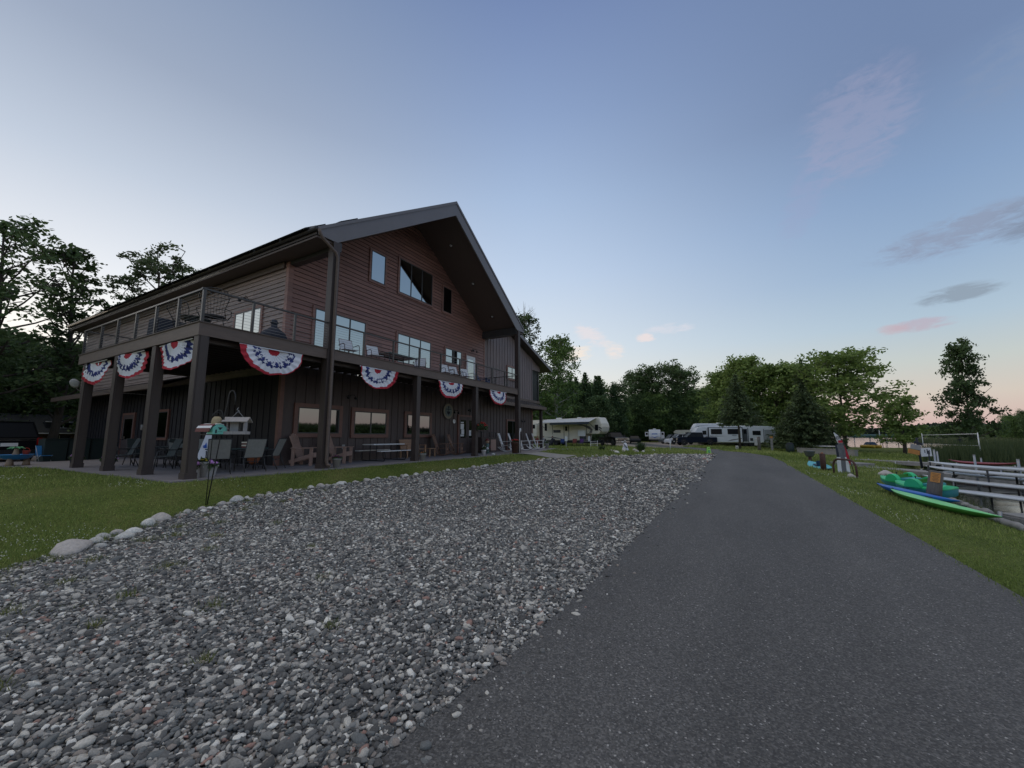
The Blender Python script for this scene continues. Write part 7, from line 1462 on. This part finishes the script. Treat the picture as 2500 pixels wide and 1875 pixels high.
# forest belt behind the campers
CED=mkspruce('cedar_tree',41,13,3.1,30,'needle_green',label='',droop=.02,up=.5,leaf=.24,base=.06,dens=.8)
DA=mktree('forest_tree',42,13.4,4.6,.10,40,6,40,.26,'leaf_mid','round',cl=1.2,label='')
DB=mktree('forest_tree',43,17.5,4.0,.35,30,5,40,.25,'leaf_wood','vase',cl=1.05,label='')
DC=mktree('forest_tree',44,12,4.8,.05,42,6,40,.26,'leaf_wood','round',cl=1.25,label='')
GF='trees of the forest belt behind the campers'
used_=set()
def far_(u,v,s):
    return (u,v,s) if not(-9.5<v<11 and u<103) else (103+(u-75)*.2,v*1.12,s*(108+(u-75)*.2)/(u+5))
def ft(src,u,v,a,s,label,group):
    u,v,s=far_(u,v,s)
    if src.name not in used_: used_.add(src.name); src['label']=label; src['group']=group; put(src,u,v,a,s)
    else: cop(src,label,u,v,a,s,group)
LF={CED.name:'upswept cedar in the forest belt behind the cream trailer',DA.name:'mid green leafy tree in the forest belt behind the campers',DB.name:'open crowned tree standing above the forest belt behind the campers',DC.name:'low dark green tree in the forest belt behind the campers'}
for u,v,a,s in((80,19.5,0,1.15),(83.5,17.2,1,1.25),(86,14.6,2,1.2),(81,15.5,3,1.0),(77,22,4,1.0),(88,12,5,1.05),(85,20,.7,1.2),(90,16.6,2.4,1.25)): ft(CED,u,v,a,s,LF[CED.name],'cedars in the forest belt')
for u,v,a,s in((78,25,0,.85),(74,27.5,1.7,.9),(96,13,1,.72),(101,9,2,.86),(97,3.5,3,.80),(100,-1,4,.85),(93,-4.5,5,.84),(91,-9,.6,.8),(88,-12.5,1.6,.78),(96,-8,2.6,.9),(70,30,2,.95),(92,22,.4,1.08),(96,18,2.6,1.08),(88,25.5,4.4,1.05),(84,22.5,5.1,.95),(105,5,.3,.9)): ft(DA,u,v,a,s,LF[DA.name],GF)
for u,v,a,s in((97,9.8,0,.98),(99,5.8,1.4,1.05),(95,1.4,3.0,1.03),(93,-1.6,4.1,.92),(100,7.6,2.2,.93),(92,11.5,.4,.8)): ft(DB,u,v,a,s,LF[DB.name],'open crowned trees above the forest belt')
for k,(u,v) in enumerate([(76,17),(79,13),(82,10.5),(85,8),(88,9.5),(90,6),(91.5,3.5),(92.5,.5),(89,-2.5),(90.5,-6),(86,-8),(84,-10.5),(73,20),(70,23),(66,26),(87,5),(93,7.5),(84,-13.5),(80,-15),(77,-12.5),(95,-11),(90,-15),(94,-3)]): ft(DC,u,v,k*1.3,.62+.22*((k*37)%10)/10,LF[DC.name],GF)
for k,(u,v) in enumerate([(74,14),(78,8.5),(83,4.5),(86,1.5),(84,-4.5),(80,-8.5),(91,10.5),(95,6)]): u,v,_=far_(u,v,1); cop(DC,'bushy undergrowth tree at the foot of the forest belt',u,v,k*2.1,(.55,.55,.36),'bushes at the foot of the forest belt')
# group right of centre
MID=mktree('maple_tree',51,14,4.4,.14,40,6,44,.24,'leaf_warm','round',cl=1.0,label='tall bright green maple left of the dark spires, behind the travel trailer'); put(MID,72,-14.2,.3,1.04)
cop(MID,'bright green maple at the left of the group behind the travel trailer',76,-11,2.0,.92); cop(MID,'yellow green maple behind the flag side spruce',70,-18.5,3.6,.93); cop(MID,'green maple rising right of the dark narrow spruce',71,-21.8,5.0,.92)
S2=mkspruce('spruce_tree',52,9.4,2.8,20,'needle',label='bluish dark spruce standing in front of the white travel trailer',droop=.32,up=.02,leaf=.16,base=.36,dens=.8); put(S2,51.6,-12.9,.3,1.0)
S3=mkspruce('spruce_tree',53,8.6,4.3,28,'needle',label='broad low spruce with skirts almost to the ground beside the low block wall',droop=.30,up=.05,leaf=.19,base=.13,dens=.8); put(S3,56.5,-20.2,1.1,1.0)
cop(S2,'narrow dark spruce whose spire tops the group, left of the lakeside maple',66,-21.6,1.2,(.95,.95,1.42)); cop(S3,'second broad dark spruce between the travel trailer and the low block wall',77,-19.0,2.5,(.85,.85,1.05))
MP=mktree('lakeside_maple',54,12.2,5.0,.17,40,6,44,.22,'leaf_warm','round',cl=.95,flat=.55,droop=.15,label='wide spreading maple at the lake shore with the feather flag in front'); put(MP,63.2,-25.2,.5,(1.15,1.15,1.05),z=-1)
SM=mktree('young_tree',55,6.4,2.1,.16,26,5,30,.17,'leaf_warm','column',cl=.55,stems=3,label='small multi stemmed young tree standing alone on the shore lawn'); put(SM,56.2,-28.9,.2,1.0,z=-1)
BG=mktree('lone_tree',56,16.5,5.6,.08,36,6,40,.26,'leaf_dark','lone',cl=.95,flat=.6,lean=.5,label='tall lone dark tree with a ragged leaning crown at the far right shore'); put(BG,78.3,-42.6,2.4,(.66,.66,.97),z=-1.1)
# marsh trees and far shore
for k,(u,v,s) in enumerate(((262,-121,.78),(250,-120,.62),(240,-113.5,.72),(226,-110.5,.66),(232,-117,.5),(275,-132,.72),(218,-116,.68),(300,-137,.7),(205,-118,.72))): cop([DA,DB][k%2],'dark tree on the marshy far shore at the right edge',u,v,k*1.4,s,'trees on the marshy far shore',z=-1.3)
def farwood(name,pts,hgt,dep,n,leaf,label,lm):
    R=np.random.default_rng(len(pts)*7+n); P=np.array(pts,float); s=np.r_[0,np.cumsum(np.hypot(*np.diff(P,axis=0).T))]; t=R.uniform(0,s[-1],n); x=np.interp(t,s,P[:,0]); y=np.interp(t,s,P[:,1])
    hh=hgt*(.72+.16*np.sin(t*.031)+.12*np.sin(t*.083+1)+.09*np.sin(t*.21+2)+.05*np.sin(t*.6)); z=-1.3+hh*np.sqrt(R.random(n)); q=R.normal(0,dep,n)
    C0=np.column_stack([x+q*.9,y+q*.3,z]); d1=R.normal(0,1,(n,3)); d1/=np.linalg.norm(d1,axis=1)[:,None]; d2=np.cross(d1,R.normal(0,1,(n,3))); d2/=np.linalg.norm(d2,axis=1)[:,None]; sz=leaf*R.uniform(.6,1.3,n)[:,None]
    co=np.stack([C0-d1*sz,C0+d2*sz*.8,C0+d1*sz,C0-d2*sz*.8],1).reshape(-1,3)
    tag(npmesh(name,co,np.arange(4*n).reshape(-1,4),M[lm],attr={'tone':('FACE',R.uniform(0,1,n))}),label,'woods',kind='stuff')
M['farleaf']=leafmat('far shore foliage',(.03,.045,.035),(.045,.065,.05),(.07,.09,.065),.1)  # bluish dull green, a little distance haze put into the leaf colour
farwood('far_shore_woods',[(900,120),(850,-60),(800,-190),(720,-215),(660,-240),(560,-260),(520,-290),(430,-310),(340,-330),(200,-370),(60,-400),(-150,-420),(-400,-400),(-700,-200)],15,14,60000,3.2,'low wooded far shore along the whole horizon beyond the lake','farleaf')
farwood('marsh_woods',[(330,-118),(300,-140),(270,-150),(240,-165),(200,-200)],8,6,9000,1.1,'dark brushy wood on the marsh at the right edge','leaf_dark')
farwood('back_woods',[(150,40),(125,25),(118,5),(112,-10),(108,-22)],12,4,16000,1.0,'dark continuous wood closing the view behind the forest belt','leaf_dark')
farwood('back_woods_left',[(-40,60),(-20,52),(0,50),(20,52),(40,50),(60,42),(80,36),(110,34)],11,3,16000,.9,'dark continuous wood closing the view behind the lodge','leaf_dark')

farwood('marsh_woods',[(215,-205),(150,-215),(90,-205),(30,-190)],11,6,9000,1.2,'brushy wood across the bay beyond the right edge of view','leaf_dark')

# ordinals for the few look-alike trees that can be told apart by place
ORD=['leftmost','second from the left','third from the left','fourth from the left','fifth from the left','sixth from the left','seventh from the left','rightmost']
for grp,what in(('open crowned trees above the forest belt','of the open crowned trees above the forest belt'),('cedars in the forest belt','of the upswept cedars behind the cream trailer')):
    L_=[o for o in C.objects if o.get('group')==grp]; L_.sort(key=lambda o:(Vector((o.location.x,o.location.y,0))-Vector((CAM.x,CAM.y,0))).dot(r2)/(Vector((o.location.x,o.location.y,0))-Vector((CAM.x,CAM.y,0))).dot(f_))
    for i,o in enumerate(L_): o['label']=(ORD[i] if i<len(L_)-1 else 'rightmost')+' '+what
